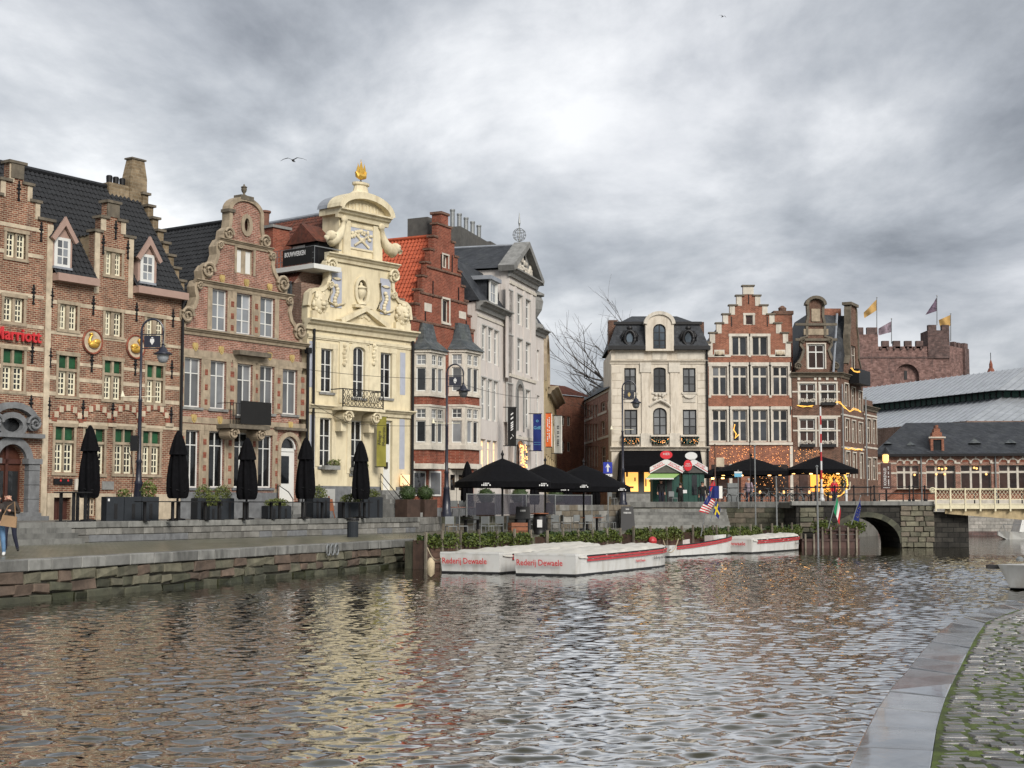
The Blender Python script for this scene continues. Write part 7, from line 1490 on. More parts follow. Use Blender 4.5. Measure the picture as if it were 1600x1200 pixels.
b = MB(); volute(b, -.12, zt - .12, .18, -.12, -.04, 1.5, -1); b.build('scroll', 'cream_bridge', f.o)
# far quay wall beyond the bridges
f = Facade('far_quay_wall', 'grey stone quay wall seen under the bridges', 'wall', plan(1300, 124), plan(1700, 124), 0.0)
MB().box(0, f.W, 0, 1, -1.4, PZ - .1).build('wall', 'stone_block_far', f.o); MB().box(0, f.W, -.1, .6, PZ - .1, PZ + .1).build('coping', 'stone_coping', f.o); MB().box(0, f.W, -.05, -.002, -1.4, .35).build('tide_band', 'stone_keep_dark', f.o)
b = MB()
for k in range(12): b.box(k * 2, k * 2 + .08, .1, .2, PZ + .1, PZ + 1.0)
b.box(0, 24, .12, .18, PZ + .95, PZ + 1.0); b.build('railing', 'iron_black', f.o)

# ================================================================== waterside planters with hedges
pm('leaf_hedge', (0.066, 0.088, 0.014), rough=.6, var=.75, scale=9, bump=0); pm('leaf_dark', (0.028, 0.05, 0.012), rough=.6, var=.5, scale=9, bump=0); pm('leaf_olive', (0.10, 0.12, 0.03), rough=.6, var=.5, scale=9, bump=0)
def leaves(name, pts, size, mat, parent, rng, up=.3):
    n = len(pts); P = np.array(pts); d1 = rng.normal(size=(n, 3)); d1 /= np.linalg.norm(d1, axis=1)[:, None]; d2 = rng.normal(size=(n, 3)); d2[:, 2] += up; d2 -= (d1 * d2).sum(1)[:, None] * d1; d2 /= np.linalg.norm(d2, axis=1)[:, None]
    s = size * rng.uniform(.6, 1.35, (n, 1)); a = P - d1 * s * .5; c = P + d1 * s * .5; tip = P + d2 * s * 1.0; bt = P - d2 * s * .35
    v = np.stack([bt, c, tip, a], 1).reshape(-1, 3); f = [(4 * i, 4 * i + 1, 4 * i + 2, 4 * i + 3) for i in range(n)]
    me = bpy.data.meshes.new(name); me.from_pydata(v.tolist(), [], f); me.materials.append(M[mat]); o = link(name, me, parent); o['kind'] = 'stuff'; return o
rngl = np.random.RandomState(5)
HF = Facade('tmp', None, None, HEDGE0, HEDGE1, 0.0)
def hedge(pa, pb, label, wood='wood_brown', topy=.42):
    u0, u1 = HF.u(pa, 850), HF.u(pb, 850); p = HEDGE0 + hd * u0; t = empty('hedge_planter', p, HF.rz, label, 'planter', 'hedge planters along the water'); Ln = u1 - u0
    for k in range(4): MB().box(0, Ln, -.06, -.0, QZ - .88 + .22 * k, QZ - .88 + .22 * k + .205).build('plank', wood, t)
    MB().box(0, Ln, .0, .55, QZ - 1.9, QZ + .02).build('planter_box', 'wood_brown', t)
    n_ = max(2, int(Ln / 1.25)); 
    for k in range(n_ + 1): x = min(Ln - .05, k * Ln / n_); MB().box(x - .05, x + .05, -.16, -.062, -.6, QZ + random.uniform(.30, .42), .006).build('post', 'wood_post', t)
    N_ = int(Ln * 900); x = rngl.uniform(0, Ln, N_); z = rngl.uniform(0, 1, N_); y = rngl.uniform(-.28, .5, N_)
    hh_ = np.array([0.27 + .22 * noise.noise((q * 1.9, pa * .1, 0)) + .12 * noise.noise((q * 6, pa * .1, 4)) for q in x]); zz = QZ - .12 + z ** .8 * hh_ - (y < -.1) * rngl.uniform(0, .25, N_)
    leaves('foliage', np.stack([x, y * (1 - .3 * z), zz], 1), .075, 'leaf_hedge', t, rngl)
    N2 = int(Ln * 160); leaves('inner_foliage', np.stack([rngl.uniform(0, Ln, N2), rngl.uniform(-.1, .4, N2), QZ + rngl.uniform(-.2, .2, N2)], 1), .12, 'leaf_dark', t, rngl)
hedge(662, 712, 'short hedge planter nearest the quay wall, left of the white boats')
hedge(716, 827, 'hedge planter behind the stern of the left white boat')
hedge(852, 967, 'hedge planter right behind the two large white boats')
hedge(987, 1063, 'hedge planter in front of the stone steps')
hedge(1080, 1112, 'shortest hedge planter, beside the flags on the red boat')
hedge(1117, 1187, 'hedge planter behind the small red boat')
hedge(1204, 1250, 'hedge planter behind the rightmost moored white tour boat')
b = MB().box(0, HF.W, .56, 1.0, -1.4, QZ - .02); o = b.build('landing_edge', 'stone_quay_c'); o.location = HEDGE0; o.rotation_euler = (0, 0, HF.rz); tag(o, kind='structure')
bpy.data.objects.remove(HF.o)
# red-brown pier with two flags
f = Facade('wooden_pier', 'red-brown timber landing stage with railing posts beside the bridge', 'pier', plan(1252, 86.6), plan(1342, 87.2), 0.0); W_ = f.W; zt = f.v(1300, 826)
MB().box(0, W_, 0, 1.2, -.8, .55).build('hull', 'wood_redbrown', f.o)
for k in range(3): MB().box(0.9, W_, .1, .16, .56 + .27 * k, .8 + .27 * k).build('plank', 'wood_redbrown', f.o)
for k in range(7): u_ = .2 + k * (W_ - .4) / 6; MB().box(u_ - .05, u_ + .05, -.1, -.003, -.6, zt + (.1 if k > 1 else -.3)).build('post', 'wood_post', f.o)
MB().box(0.9, W_, -.02, .1, zt - .12, zt).box(0, W_, -.06, -.003, .42, .55).build('rail', 'wood_redbrown', f.o)
for a, c_ in ((1.05, 1.9), (2.9, 3.0)): pass
for px in (1287, 1338): u_ = f.u(px, 820); pp = rngl.normal(size=(500, 3)) * np.array([.32, .15, .16]) + np.array([u_, .2, zt + .1]); leaves('foliage', pp, .12, 'leaf_hedge', f.o, rngl)
def marks(name, parent, x0, x1, z0, z1, n, y, mat, vert=False, slant=0.0, seed=1):
    """a line of small illegible print: n strokes between x0..x1 / z0..z1"""
    b = MB(); r = random.Random(seed); a0, a1 = (z0, z1) if vert else (x0, x1); st_ = (a1 - a0) / n
    for k in range(n):
        p = a0 + st_ * k; q = p + st_ * r.uniform(.5, .8)
        if r.random() < .1 and n > 6: continue
        c = [(x0, p), (x1, p + slant), (x1, q + slant), (x0, q)] if vert else [(p, z0), (q, z0), (q + slant, z1), (p + slant, z1)]
        b.add([(u, y, v) for u, v in c], [(0, 1, 2, 3)])
    return tag(b.build(name, mat, parent), kind='stuff')
# ================================================================== closed parasols
def closed_parasol():
    t = empty('closed_parasol', (0, 0, 0)); MB().lathe([(.35, 0), (.35, .06), (.05, .1), (.045, 3.7)], (0, 0, 0), 10).build('pole', 'iron_black', t)
    pr = [(.30, .92), (.36, 1.0), (.40, 1.25), (.39, 1.7), (.34, 2.3), (.27, 2.75), (.30, 2.8)]
    MB().lathe(pr, (0, 0, 0), 48, fold=.22, nf=7).build('canopy', 'canvas_black', t, smooth=True)
    MB().lathe([(.37, 2.78), (.36, 2.9), (.27, 3.25), (.16, 3.6), (.07, 3.78), (.02, 3.82)], (0, 0, 0), 40, fold=.10, nf=8, ph=1).build('top_flap', 'canvas_black', t, smooth=True)
    MB().tube([(.36 * cos(a), .36 * sin(a), 1.35 + .12 * sin(a)) for a in [2 * pi * k / 16 for k in range(17)]], .02, 5).build('strap', 'iron_black', t)
    return t
cp = closed_parasol(); first = True
TPX = [(138, 59, 1.0, 'leftmost closed black parasol, before the hotel with swan medallions'), (277, 63, 1.02, 'closed black parasol between the swan hotel and the urn gable house'), (385, 66.5, .99, 'closed black parasol under the balcony of the urn gable house'), (477, 70, 1.0, 'closed black parasol beside the white arched door'), (563, 73.5, 1.0, 'closed black parasol before the yellow baroque house'),
       (730, 84, .8, 'closed black parasol before the white double door of the red brick house'), (835.5, 92, .72, 'closed black parasol tip behind the middle open parasol'), (887, 99, .72, 'closed black parasol at the mouth of the side street'), (931, 104, .72, 'closed black parasol left of the blue arrow sign')]
for px, D, s_, lab in TPX:
    p = plan(px, D); o = cp if first else copy_tree(cp); first = False; o.location = (p.x, p.y, TZ); o.scale = (s_ * random.uniform(.88, 1.15), s_ * random.uniform(.9, 1.1), s_ * random.uniform(.97, 1.03)); o.rotation_euler = (0, 0, random.uniform(0, 3)); tag(o, lab, 'parasol', 'closed black parasols')
# ================================================================== open parasols
def open_parasol(px, D, zb, w, edge, rise, label, group, lamps=0, rot=.3, val=.28, script=True):
    p = plan(px, D); t = empty('open_parasol', (p.x, p.y, zb), rot, label, 'parasol', group); h = w / 2
    MB().lathe([(.4, 0), (.4, .08), (.06, .12), (.05, edge + rise + .25), (.02, edge + rise + .4)], (0, 0, 0), 8).build('pole', 'iron_black', t)
    n = 8; ring_ = lambda r, z, k=1.0: [(r * (abs(cos(a)) ** .6 * (1 if cos(a) > 0 else -1)), r * (abs(sin(a)) ** .6 * (1 if sin(a) > 0 else -1)), z) for a in [2 * pi * (i + .5) / 32 for i in range(32)]]
    v = []; fs = []; prof = [(.02, edge + rise), (h * .35, edge + rise * .72), (h * .7, edge + rise * .32), (h, edge), (h * 1.005, edge - val)]
    for r, z in prof: v += ring_(r, z)
    for i in range(len(prof) - 1):
        for k in range(32): fs.append((i * 32 + k, i * 32 + (k + 1) % 32, (i + 1) * 32 + (k + 1) % 32, (i + 1) * 32 + k))
    MB().add(v, fs).build('canopy', 'canvas_black', t)
    for k in range(8):
        a = 2 * pi * k / 8; d = (cos(a) * h * (1 if k % 2 == 0 else 1.22), sin(a) * h * (1 if k % 2 == 0 else 1.22)); MB().tube([(0, 0, edge + rise - .12), (d[0] * .93, d[1] * .93, edge - .03)], .02, 5).build('rib', 'iron_black', t)
        MB().tube([(0, 0, edge - .15), (d[0] * .5, d[1] * .5, edge + rise * .42)], .015, 5).build('strut', 'iron_black', t)
    MB().ball((0, 0, edge + rise + .2), .09, n=8, m=5).build('finial', 'iron_black', t)
    if script:
        for x in (-h * .8, h * .55): marks('valance_logo', t, x, x + .3, edge - .13, edge - .08, 4, -h * 1.012, 'letter_white'); marks('valance_logo', t, x - .1, x + .45, edge - .22, edge - .15, 7, -h * 1.014, 'letter_white')
    for k in range(lamps):
        a = 2 * pi * (k + .5) / lamps; l = MB().box(h * .8 * cos(a) - .09, h * .8 * cos(a) + .09, h * .8 * sin(a) - .06, h * .8 * sin(a) + .06, edge - .28, edge - .1).build('heater_lamp', 'bulb', t)
    return t
G3 = 'open black parasols over the waterside terrace'
open_parasol(785, 72, QZ, 4.3, 2.55, 1.15, 'leftmost open black parasol over the waterside terrace', G3, rot=.35)
open_parasol(852, 78, QZ, 4.3, 2.55, 1.05, 'middle open black parasol over the waterside terrace', G3, rot=.35)
open_parasol(912, 84, QZ, 4.9, 2.45, 1.25, 'rightmost open black parasol over the waterside terrace', G3, rot=.25)
open_parasol(1175, 104, PZ, 5.0, 2.35, .95, 'wide black parasol with glowing lamps before the orange brick house', 'lit parasols on the square', 6, .2, .3, False)
open_parasol(1283, 103, PZ, 4.7, 2.45, .95, 'black parasol with glowing lamps beside the red and white pole', 'lit parasols on the square', 6, .15, .3, False)
open_parasol(1122, 110, PZ, 2.8, 2.2, .6, 'small black parasol beside the ticket kiosks', 'lit parasols on the square', 2, .2, .2, False)
# ================================================================== street lamps
def lamp(px, D, zb, label, on=False, crest='letter_white'):
    p = plan(px, D); t = empty('street_lamp', (p.x, p.y, zb), 0, label, 'lamp', 'arched street lamps'); m = 'lamp_navy'; T = 8.0
    MB().lathe([(.30, 0), (.30, .25), (.24, .3), (.22, .9), (.16, 1.5), (.19, 1.55), (.13, 1.7), (.11, 2.4), (.14, 2.45), (.09, 2.6), (.075, 5.0), (.1, 5.05), (.06, 5.15), (.055, T)], (0, 0, 0), 12).build('post', m, t, smooth=True)
    arc = [(.46 - .46 * cos(pi * k / 12), 0, T + .5 * sin(pi * k / 12)) for k in range(13)] + [(.92, 0, T - .55)]
    MB().tube(arc, .045, 8).tube([(.0, 0, T - .75), (.92, 0, T - .75)], .025, 6).tube([(.0, 0, T - .15), (.92, 0, T - .15)], .025, 6).build('arch', m, t)
    s_ = MB().box(.12, .80, -.03, .03, T - .70, T - .2).build('crest_board', m, t); MB().prism_y([(.38, T - .34), (.54, T - .34), (.55, T - .46), (.46, T - .6), (.37, T - .46)], -.045, -.031).ball((.46, -.04, T - .3), .05, .02, .03, 8, 4).build('crest', crest, s_)
    l = MB().lathe([(.06, -.0), (.07, -.12), (.16, -.2), (.2, -.32), (.4, -.42), (.4, -.46), (.1, -.47)], (.92, 0, T - .55), 14).build('lantern_hood', m, t, smooth=True)
    MB().lathe([(.26, -.46), (.25, -.6), (.17, -.78), (.05, -.82)], (.92, 0, T - .55), 14).build('lantern_glass', 'bulb_soft' if on else 'glass_sky', t, smooth=True)
    MB().tube([(-.75, 0, 5.2), (.75, 0, 5.2)], .018, 5).lathe([(.1, 0), (.02, .25)], (-.75, 0, 5.2), 6).build('cross_arm', 'paint_cream', t); return t
lamp(215.5, 62, TZ, 'tall arched navy street lamp before the swan hotel'); lamp(697.5, 82, TZ, 'tall arched navy street lamp before the red brick house'); lamp(973.5, 99.8, PZ - .1, 'tall arched street lamp before the cream mansard house', crest='gold_matt')
p = plan(212, 62); o = MB().box(-.19, .12, -.2, .05, 2.9, 3.55).tube([(-.2, -.1, 3.3), (-.33, -.12, 3.0), (-.15, -.12, 2.6), (-.05, -.12, 1.9), (-.12, -.12, .8)], .02, 5).build('electric_box', 'iron_black'); o.location = (p.x, p.y - .2, TZ); tag(o, 'small black electric box with cable strapped to the left street lamp', 'box')
# ================================================================== planters, tables, cabinet, bin on the terrace
def bush(t, c, r, n, mat='leaf_dark', size=.1, flat=1.0):
    P = rngl.normal(size=(n, 3)); P /= np.linalg.norm(P, axis=1)[:, None]; P *= (rngl.uniform(.35, 1, n) ** .5)[:, None] * np.array(r) * (1 + .14 * np.sin(P[:, :1] * 5 + P[:, 1:2] * 4)); return leaves('foliage', P + np.array(c), size, mat, t, rngl)
def planter(px, D, w, h, lab, mat='planter_slate', leaf='leaf_olive', ht=.5, pz=TZ):
    p = plan(px, D); t = empty('planter', (p.x, p.y, pz), .75, lab, 'planter', 'dark planters on the terrace'); MB().box(-w / 2, w / 2, -.3, .3, 0, h).build('box', mat, t, bevel=.01); MB().box(-w / 2 + .04, w / 2 - .04, -.26, .26, h, h + .012).build('earth', 'soil', t)
    for k in range(2): MB().box(-w / 4 - .06 + k * w / 2, -w / 4 + .06 + k * w / 2, -.315, -.301, .05, h - .12).build('slot', 'paint_black', t)
    bush(t, (0, 0, h + ht * .4), (w * .48, .32, ht * .8), int(900 * w), leaf, .055)
planter(317, 66.5, .9, .95, 'dark planter with bushy plants left of the cellar hatch'); planter(347, 67.3, .9, .95, 'dark planter with tall bushy plants under the urn house windows'); planter(333, 66, .7, .6, 'low dark planter between two bushier planters'); planter(432, 70, 1.3, .6, 'long low planter before the white arched door', ht=.3)
planter(497, 72.5, 1.0, 1.0, 'dark planter at the left corner of the yellow house'); planter(548, 74.5, 1.2, .8, 'dark planter right of the wooden board before the yellow house', ht=.35); planter(578, 75.5, 1.2, 1.05, 'dark planter below the steps of the yellow house', ht=.35)
def table(px, D, lab, h=.78, wt='iron_black', pz=TZ, w=.9):
    p = plan(px, D); t = empty('table', (p.x, p.y, pz), .75, lab, 'table', 'dark terrace tables'); MB().box(-w, w, -.35, .35, h - .04, h).build('top', wt, t); 
    for s_ in (-.7, .7): MB().box(s_ * w - .05, s_ * w + .05, -.05, .05, .03, h - .04).box(s_ * w - .12, s_ * w + .12, -.25, .25, 0, .03).build('leg', 'iron_black', t)
for a in ((108, 58, 'dark table before the brown cellar door, leftmost', 1.15, .5), (124, 57, 'slim high table left of the leftmost closed parasol', 1.15, .35), (248, 59.5, 'dark table right of the left street lamp'), (300, 62, 'dark table before the leftmost bushy planter'), (362, 64, 'dark table left of the parasol under the balcony'), (405, 66, 'dark table right of the parasol under the balcony'), (455, 68, 'dark table before the white arched door'), (520, 71, 'dark table between two planters before the yellow house'), (553, 72, 'dark table left of the parasol before the yellow house')):
    table(a[0], a[1], a[2], a[3] if len(a) > 3 else .8, w=a[4] if len(a) > 4 else .9)
p = plan(203, 60.5); t = empty('utility_cabinet', (p.x, p.y, TZ), .72, 'long dark grey louvred screen box behind the left street lamp', 'cabinet')
for k in range(3): MB().box(-1.15 + .78 * k, -.39 + .78 * k, -.25, .25, 0, .98).build('panel', 'planter_slate', t, bevel=.008); MB().box(-.82 + .78 * k, -.68 + .78 * k, -.262, -.251, .08, .7).build('slot', 'paint_black', t)
bush(t, (.9, .15, 1.25), (.35, .3, .45), 300, 'leaf_olive', .09); bush(t, (-.2, .15, 1.05), (.3, .25, .25), 120, 'leaf_olive', .09); MB().box(-1.1, -1.02, -.256, -.251, .8, .9).build('sticker', 'letter_white', t)
p = G(551, 839, QZ); t = empty('litter_bin', (p.x, p.y, QZ), .6, 'dark cylindrical litter bin standing on the lower quay', 'bin'); MB().lathe([(.25, 0), (.25, .7)], (0, 0, 0), 16).build('body', 'planter_slate', t, smooth=False); MB().lathe([(.28, .72), (.29, .78), (.27, .84), (.1, .86)], (0, 0, 0), 16).build('lid', 'iron_black', t)
p = plan(517, 74); t = empty('menu_board', (p.x, p.y, TZ), .7, 'leaning wooden menu easel before the yellow house', 'sign'); MB().tube([(-.25, 0, 0), (0, .2, 1.1)], .03, 5).tube([(.25, 0, 0), (0, .2, 1.1)], .03, 5).build('leg', 'wood_table', t); MB().hexa([(-.22, .02, .35), (.22, .02, .35), (.22, .04, .35), (-.22, .04, .35), (-.18, .14, .95), (.18, .14, .95), (.18, .16, .95), (-.18, .16, .95)]).build('board', 'wood_table', t)
# brown planters with clipped balls
def ball_planter(px, D, lab, w=1.0, r=.5, pz=TZ, mat='planter_rust', h=.95):
    p = plan(px, D); t = empty('ball_planter', (p.x, p.y, pz), .9, lab, 'planter', 'planters with clipped balls'); MB().box(-w / 2, w / 2, -.45, .45, 0, h).build('box', mat, t, bevel=.01); MB().ball((0, 0, h + r * .75), r * .9, n=16, m=10).build('core', 'leaf_dark', t); bush(t, (0, 0, h + r * .75), (r * 1.05, r * 1.05, r), 1100, 'leaf_dark', .06)
ball_planter(637, 80, 'rust-brown planter with clipped ball, left of a pair', 1.05, .45); ball_planter(664, 81.5, 'rust-brown planter with clipped ball beside the middle street lamp', 1.05, .45); ball_planter(759, 87, 'clipped ball shrub right of the three chairs', .8, .5, h=.8); ball_planter(812, 91, 'clipped ball shrub behind the glass screens', .9, .55, h=.8); ball_planter(868, 96, 'clipped ball shrub behind the rightmost open parasol', .9, .55, h=.8)
for px, D, zz, lab in ((512, 76.5, 728, 'flower box under the left ground floor window of the yellow house'), (556, 78.4, 731, 'flower box behind the parasol of the yellow house')):
    u_, v_ = H3.uv(px, zz + 6); t = empty('flower_box', H3.A + Matrix.Rotation(H3.rz, 3, 'Z') @ Vector((u_, -.25, v_)), H3.rz, lab, 'planter'); MB().box(-.55, .55, -.15, .12, 0, .22).build('trough', 'stone_grey', t); bush(t, (.25, 0, .32), (.5, .2, .25), 260, 'leaf_olive', .07)
# ================================================================== waterside restaurant: chairs, tables, screens, boards
def chair(mat='chair_grey'):
    t = empty('chair', (0, 0, 0)); MB().box(-.22, .22, -.22, .22, .43, .47).build('seat', mat, t); MB().box(-.22, .22, .2, .23, .55, .9).build('backrest', mat, t)
    for sx in (-.2, .2):
        MB().tube([(sx, -.2, 0), (sx, -.2, .45)], .018, 5).build('leg', 'iron_grey', t); MB().tube([(sx, .23, 0), (sx, .22, .9)], .018, 5).build('leg', 'iron_grey', t)
    return t
ch = chair(); first = True; rc = random.Random(3)
for px, D, zb, rz, lab in ((711, 83.6, TZ, 2.9, 'left of three grey chairs in a row right of the street lamp'), (724, 84, TZ, 2.9, 'middle of three grey chairs in a row right of the street lamp'), (737, 84.4, TZ, 2.9, 'right of three grey chairs in a row right of the street lamp'),
    (705, 68, QZ, .4, 'leftmost chair on the waterside terrace, above the short hedge'), (722, 69, QZ, 2.0, 'second chair from the left on the waterside terrace'), (777, 70, QZ, -.5, 'chair at the foot of the leftmost open parasol'), (800, 73, QZ, 1.4, 'chair right of the leftmost parasol pole'), (868, 77, QZ, 3.0, 'chair by the pole of the middle open parasol'), (905, 80, QZ, .7, 'chair left of the rightmost parasol pole'), (938, 83, QZ, 2.5, 'chair at the right end of the waterside terrace'), (750, 72, QZ, 1.0, 'chair right of the second table on the waterside terrace'), (762, 69, QZ, 2.6, 'chair directly behind the hedge left of the leftmost parasol pole'), (828, 75, QZ, .2, 'chair between the barrel and the dark chalkboard'), (884, 79, QZ, 1.9, 'chair midway between the middle and right parasol poles'), (918, 80, QZ, 3.4, 'chair right beside the rightmost parasol pole'), (955, 84, QZ, 1.2, 'chair just left of the tall chalkboard sign'), (1052, 98.5, PZ, .5, 'pale stool chair before the ticket kiosk'), (958, 100, PZ, 1, 'white-lit chair under the cream house awning')):
    p = plan(px, D); o = ch if first else copy_tree(ch); first = False; o.location = (p.x, p.y, zb); o.rotation_euler = (0, 0, rz); tag(o, lab, 'chair', 'terrace chairs')
for px, D, lab in ((737, 69.5, 'dark table left of the leftmost open parasol pole'), (815, 73, 'dark table between the first two open parasols'), (845, 75, 'dark table below the middle open parasol'), (925, 81, 'brown table below the rightmost open parasol')): table(px, D, lab, .76, 'wood_table' if px > 900 else 'iron_black', QZ, .55)
p = plan(809, 70); t = empty('wooden_crate', (p.x, p.y, QZ), .3, 'red-brown wooden crate behind the hedge below the open parasols', 'crate'); [MB().box(-.4, .4, -.3, .3, .02 + .2 * k, .19 + .2 * k).build('plank', 'wood_table', t) for k in range(3)]
def screen(px, D, w, zb, lab, rz=.75):
    p = plan(px, D); t = empty('wind_screen', (p.x, p.y, zb), rz, lab, 'screen', 'glass wind screens'); 
    MB().box(-w / 2, w / 2, -.012, .012, .1, 1.25).build('pane', 'screen_tint', t)
    for s_ in (-1, 1): MB().box(s_ * w / 2 - .025, s_ * w / 2 + .025, -.03, .03, 0, 1.3).build('post', 'iron_grey', t)
    MB().box(-w / 2, w / 2, -.02, .02, 1.25, 1.29).build('rail', 'iron_grey', t)
for px, D, w_, lab in ((757, 83.5, 2.2, 'tinted glass screen right of the three chairs'), (798, 86, 2.0, 'tinted glass screen between the first two parasol poles'), (842, 88.5, 2.2, 'tinted glass screen behind the middle open parasol'), (896, 92, 2.6, 'pale glass screen behind the rightmost open parasol')): screen(px, D, w_, TZ, lab, .45)
def a_board(px, D, zb, lab, lines):
    p = plan(px, D); t = empty('chalkboard_sign', (p.x, p.y, zb), .05, lab, 'sign'); MB().hexa([(-.42, -.3, 0), (.42, -.3, 0), (.42, -.26, 0), (-.42, -.26, 0), (-.34, -.04, 1.35), (.34, -.04, 1.35), (.34, 0, 1.35), (-.34, 0, 1.35)]).build('front_board', 'paint_black', t); MB().hexa([(-.42, .26, 0), (.42, .26, 0), (.42, .3, 0), (-.42, .3, 0), (-.34, .0, 1.35), (.34, .0, 1.35), (.34, .04, 1.35), (-.34, .04, 1.35)]).build('rear_board', 'paint_black', t)
    for z, w_ in lines: marks('chalk_writing', t, -w_, w_, z, z + .09, 7, -.33 + .2 * z, 'letter_white', seed=int(z * 50))
a_board(980, 84, QZ, 'tall black chalkboard sign right of the open parasols', ((1.15, .1), (.95, .22))); a_board(817, 74.5, QZ, 'dark chalkboard sign below the first open parasol', ((1.1, .14),))
p = plan(843, 72); t = empty('barrel_table', (p.x, p.y, QZ), 0, 'black barrel with white notice below the middle open parasol', 'barrel'); MB().lathe([(.26, 0), (.33, .3), (.34, .5), (.33, .75), (.27, 1.0)], (0, 0, 0), 16).build('barrel', 'paint_black', t, smooth=True); MB().box(-.12, .12, -.36, -.345, .35, .72).build('notice', 'letter_white', t); MB().lathe([(.45, 1.0), (.45, 1.04), (.1, 1.05)], (0, 0, 0), 16).build('top', 'wood_table', t)
# ================================================================== boats
def hull_boat(name, S1, B1, W, label, h=.82, hb=.95, tarp=True, stripe='boat_red', word=None, Lx=None, small=False):
    """S1: right stern corner at the water, B1: far end of the right side, W: beam; local x across, y forward"""
    fw = B1 - S1; Ln = Lx or fw.length * 1.22; fw.normalize(); ax = Vector((fw.y, -fw.x, 0)); S0 = S1 - ax * W; rz = atan2(ax.y, ax.x)
    t = empty(name, S0, rz, label, 'boat', 'moored boats'); st = [(0, 1), (.08, 1.01), (.3, 1.04), (.6, 1.05), (.8, 1.0), (.9, .82), (.96, .5), (1, .06)]; c = W / 2
    def section(k, wf, z): return c - W / 2 * wf * k, c + W / 2 * wf * k, z
    v = []; fs = []
    for s_, wf in st:
        y = s_ * Ln; zt = h + (hb - h) * s_ ** 1.6
        for x, z in ((c - W / 2 * wf * .93, -.3), (c - W / 2 * wf, zt), (c + W / 2 * wf, zt), (c + W / 2 * wf * .93, -.3)): v.append((x, y + (s_ - .5) * .0 - (.12 if s_ == 0 and z > 0 else 0), z))
    n = len(st)
    for i in range(n - 1):
        for k in range(4): fs.append((4 * i + k, 4 * i + (k + 1) % 4, 4 * i + 4 + (k + 1) % 4, 4 * i + 4 + k)) if not (small and k == 1) else None
    fs = [q for q in fs if q] + [(0, 1, 2, 3)]; MB().add(v, fs).build('hull', 'boat_white', t)
    v2 = []
    for s_, wf in st: y = s_ * Ln; d_ = .012 if s_ else .06; v2 += [(c - W / 2 * wf * .945 - .012, y - d_, -.3), (c - W / 2 * wf * .955 - .012, y - d_, .07), (c + W / 2 * wf * .955 + .012, y - d_, .07), (c + W / 2 * wf * .945 + .012, y - d_, -.3)]
    MB().add(v2, [(4 * i + k, 4 * i + k + 1, 4 * i + 5 + k, 4 * i + 4 + k) for i in range(n - 1) for k in (0, 2)] + [(0, 1, 2, 3)]).build('waterline', 'boat_dark', t)
    for sd_ in (-1, 1):
        for z0, z1, pr in ((-.05, .0, .02), (-.12, -.055, .05), (-.22, -.155, .035)):  # topmost strip is coloured dark as the shaded gap under the cover
            P = []
            for s_, wf in st[1:]:
                zt = h + (hb - h) * s_ ** 1.6; x = c + sd_ * (W / 2 * wf + pr * .3); P.append([(x, s_ * Ln, zt + z0), (x + sd_ * pr, s_ * Ln, zt + z0), (x + sd_ * pr, s_ * Ln, zt + z1), (x, s_ * Ln, zt + z1)])
            vv = [q for r in P for q in r]; m = len(P); MB().add(vv, [(4 * i + k, 4 * i + (k + 1) % 4, 4 * i + 4 + (k + 1) % 4, 4 * i + 4 + k) for i in range(m - 1) for k in range(4)] + [(0, 1, 2, 3), tuple(4 * m - 4 + k for k in range(4))]).build('strake_gap_strip', stripe if z0 < -.06 else 'boat_dark', t)
    if tarp:
        def P(u, v_):
            s_ = .01 + v_ * .985; wf = np.interp(s_, [a for a, _ in st], [b_ for _, b_ in st]); zt = h + (hb - h) * s_ ** 1.6; e = abs(2 * u - 1)
            z = zt + .03 + (.10 * (1 - e ** 2) + .05 * noise.noise((u * 6, v_ * 14, S0.x)) + .03 * sin(v_ * 60) + .05 * noise.noise((u * 14, v_ * 30, S0.y))) * min(1, s_ * 6 + .15) * (1 if s_ < .9 else (1 - s_) * 10) + (-.10 - .05 * abs(sin(v_ * 40)) if e > .97 else 0)
            return (c + (2 * u - 1) * (W / 2 * wf + .05), s_ * Ln, z)
        MB().sheet(P, 18, 60).build('tarpaulin', 'canvas_white', t, smooth=True)
        MB().box(.02, W - .02, -.13, .3, h + .0, h + .06).build('stern_deck', 'boat_white', t)
    if word: text('boat_name', word, .31, 'letter_red', t, (c - W * .07, -.10 - .12 * .62 - .03, h * .63), (pi / 2 + .11, 0, 0), width=W * .74, depth=.002, bold=.004)
    return t, W, Ln, h
t, W_, Ln, h_ = hull_boat('tour_boat', G(902, 900.5, 0), G(1037, 886, 0), 2.45, 'front large white tour boat with red lettering on stern and red side stripes', .72, .82, word='Rederij Dewaele')
for s_, y, z, sz_, mt in (('Rederij Dewaele', Ln * .56, .36, .15, 'letter_red'), ('De Bootjes van Gent', Ln * .76, .42, .17, 'letter_dark')): text('side_lettering', s_, sz_, mt, t, (W_ * 1.0 + .09, y, z), (pi / 2, 0, pi / 2), depth=.002)
S1 = G(783, 897, 0); t, W_, Ln, h_ = hull_boat('tour_boat', S1, S1 + (G(1037, 886, 0) - G(902, 900.5, 0)) * 1.05, 2.5, 'left large white tour boat with red lettering, moored closest to the hedges', .72, .8, word='Rederij Dewaele')
t, W_, Ln, h_ = hull_boat('tour_boat', G(1176, 864.8, 0), G(1247, 859.5, 0), 2.0, 'rightmost white tour boat with maroon stripe, moored before the wooden pier', .72, .82, word=None, stripe='boat_red')
text('boat_name', 'Dewaele', .27, 'letter_red', t, (W_ * .6, -.2, .5), (pi / 2 + .11, 0, 0), depth=.002, bold=.004); text('side_lettering', 'De Bootjes', .16, 'letter_dark', t, (W_ + .09, Ln * .78, .4), (pi / 2, 0, pi / 2), depth=.002)
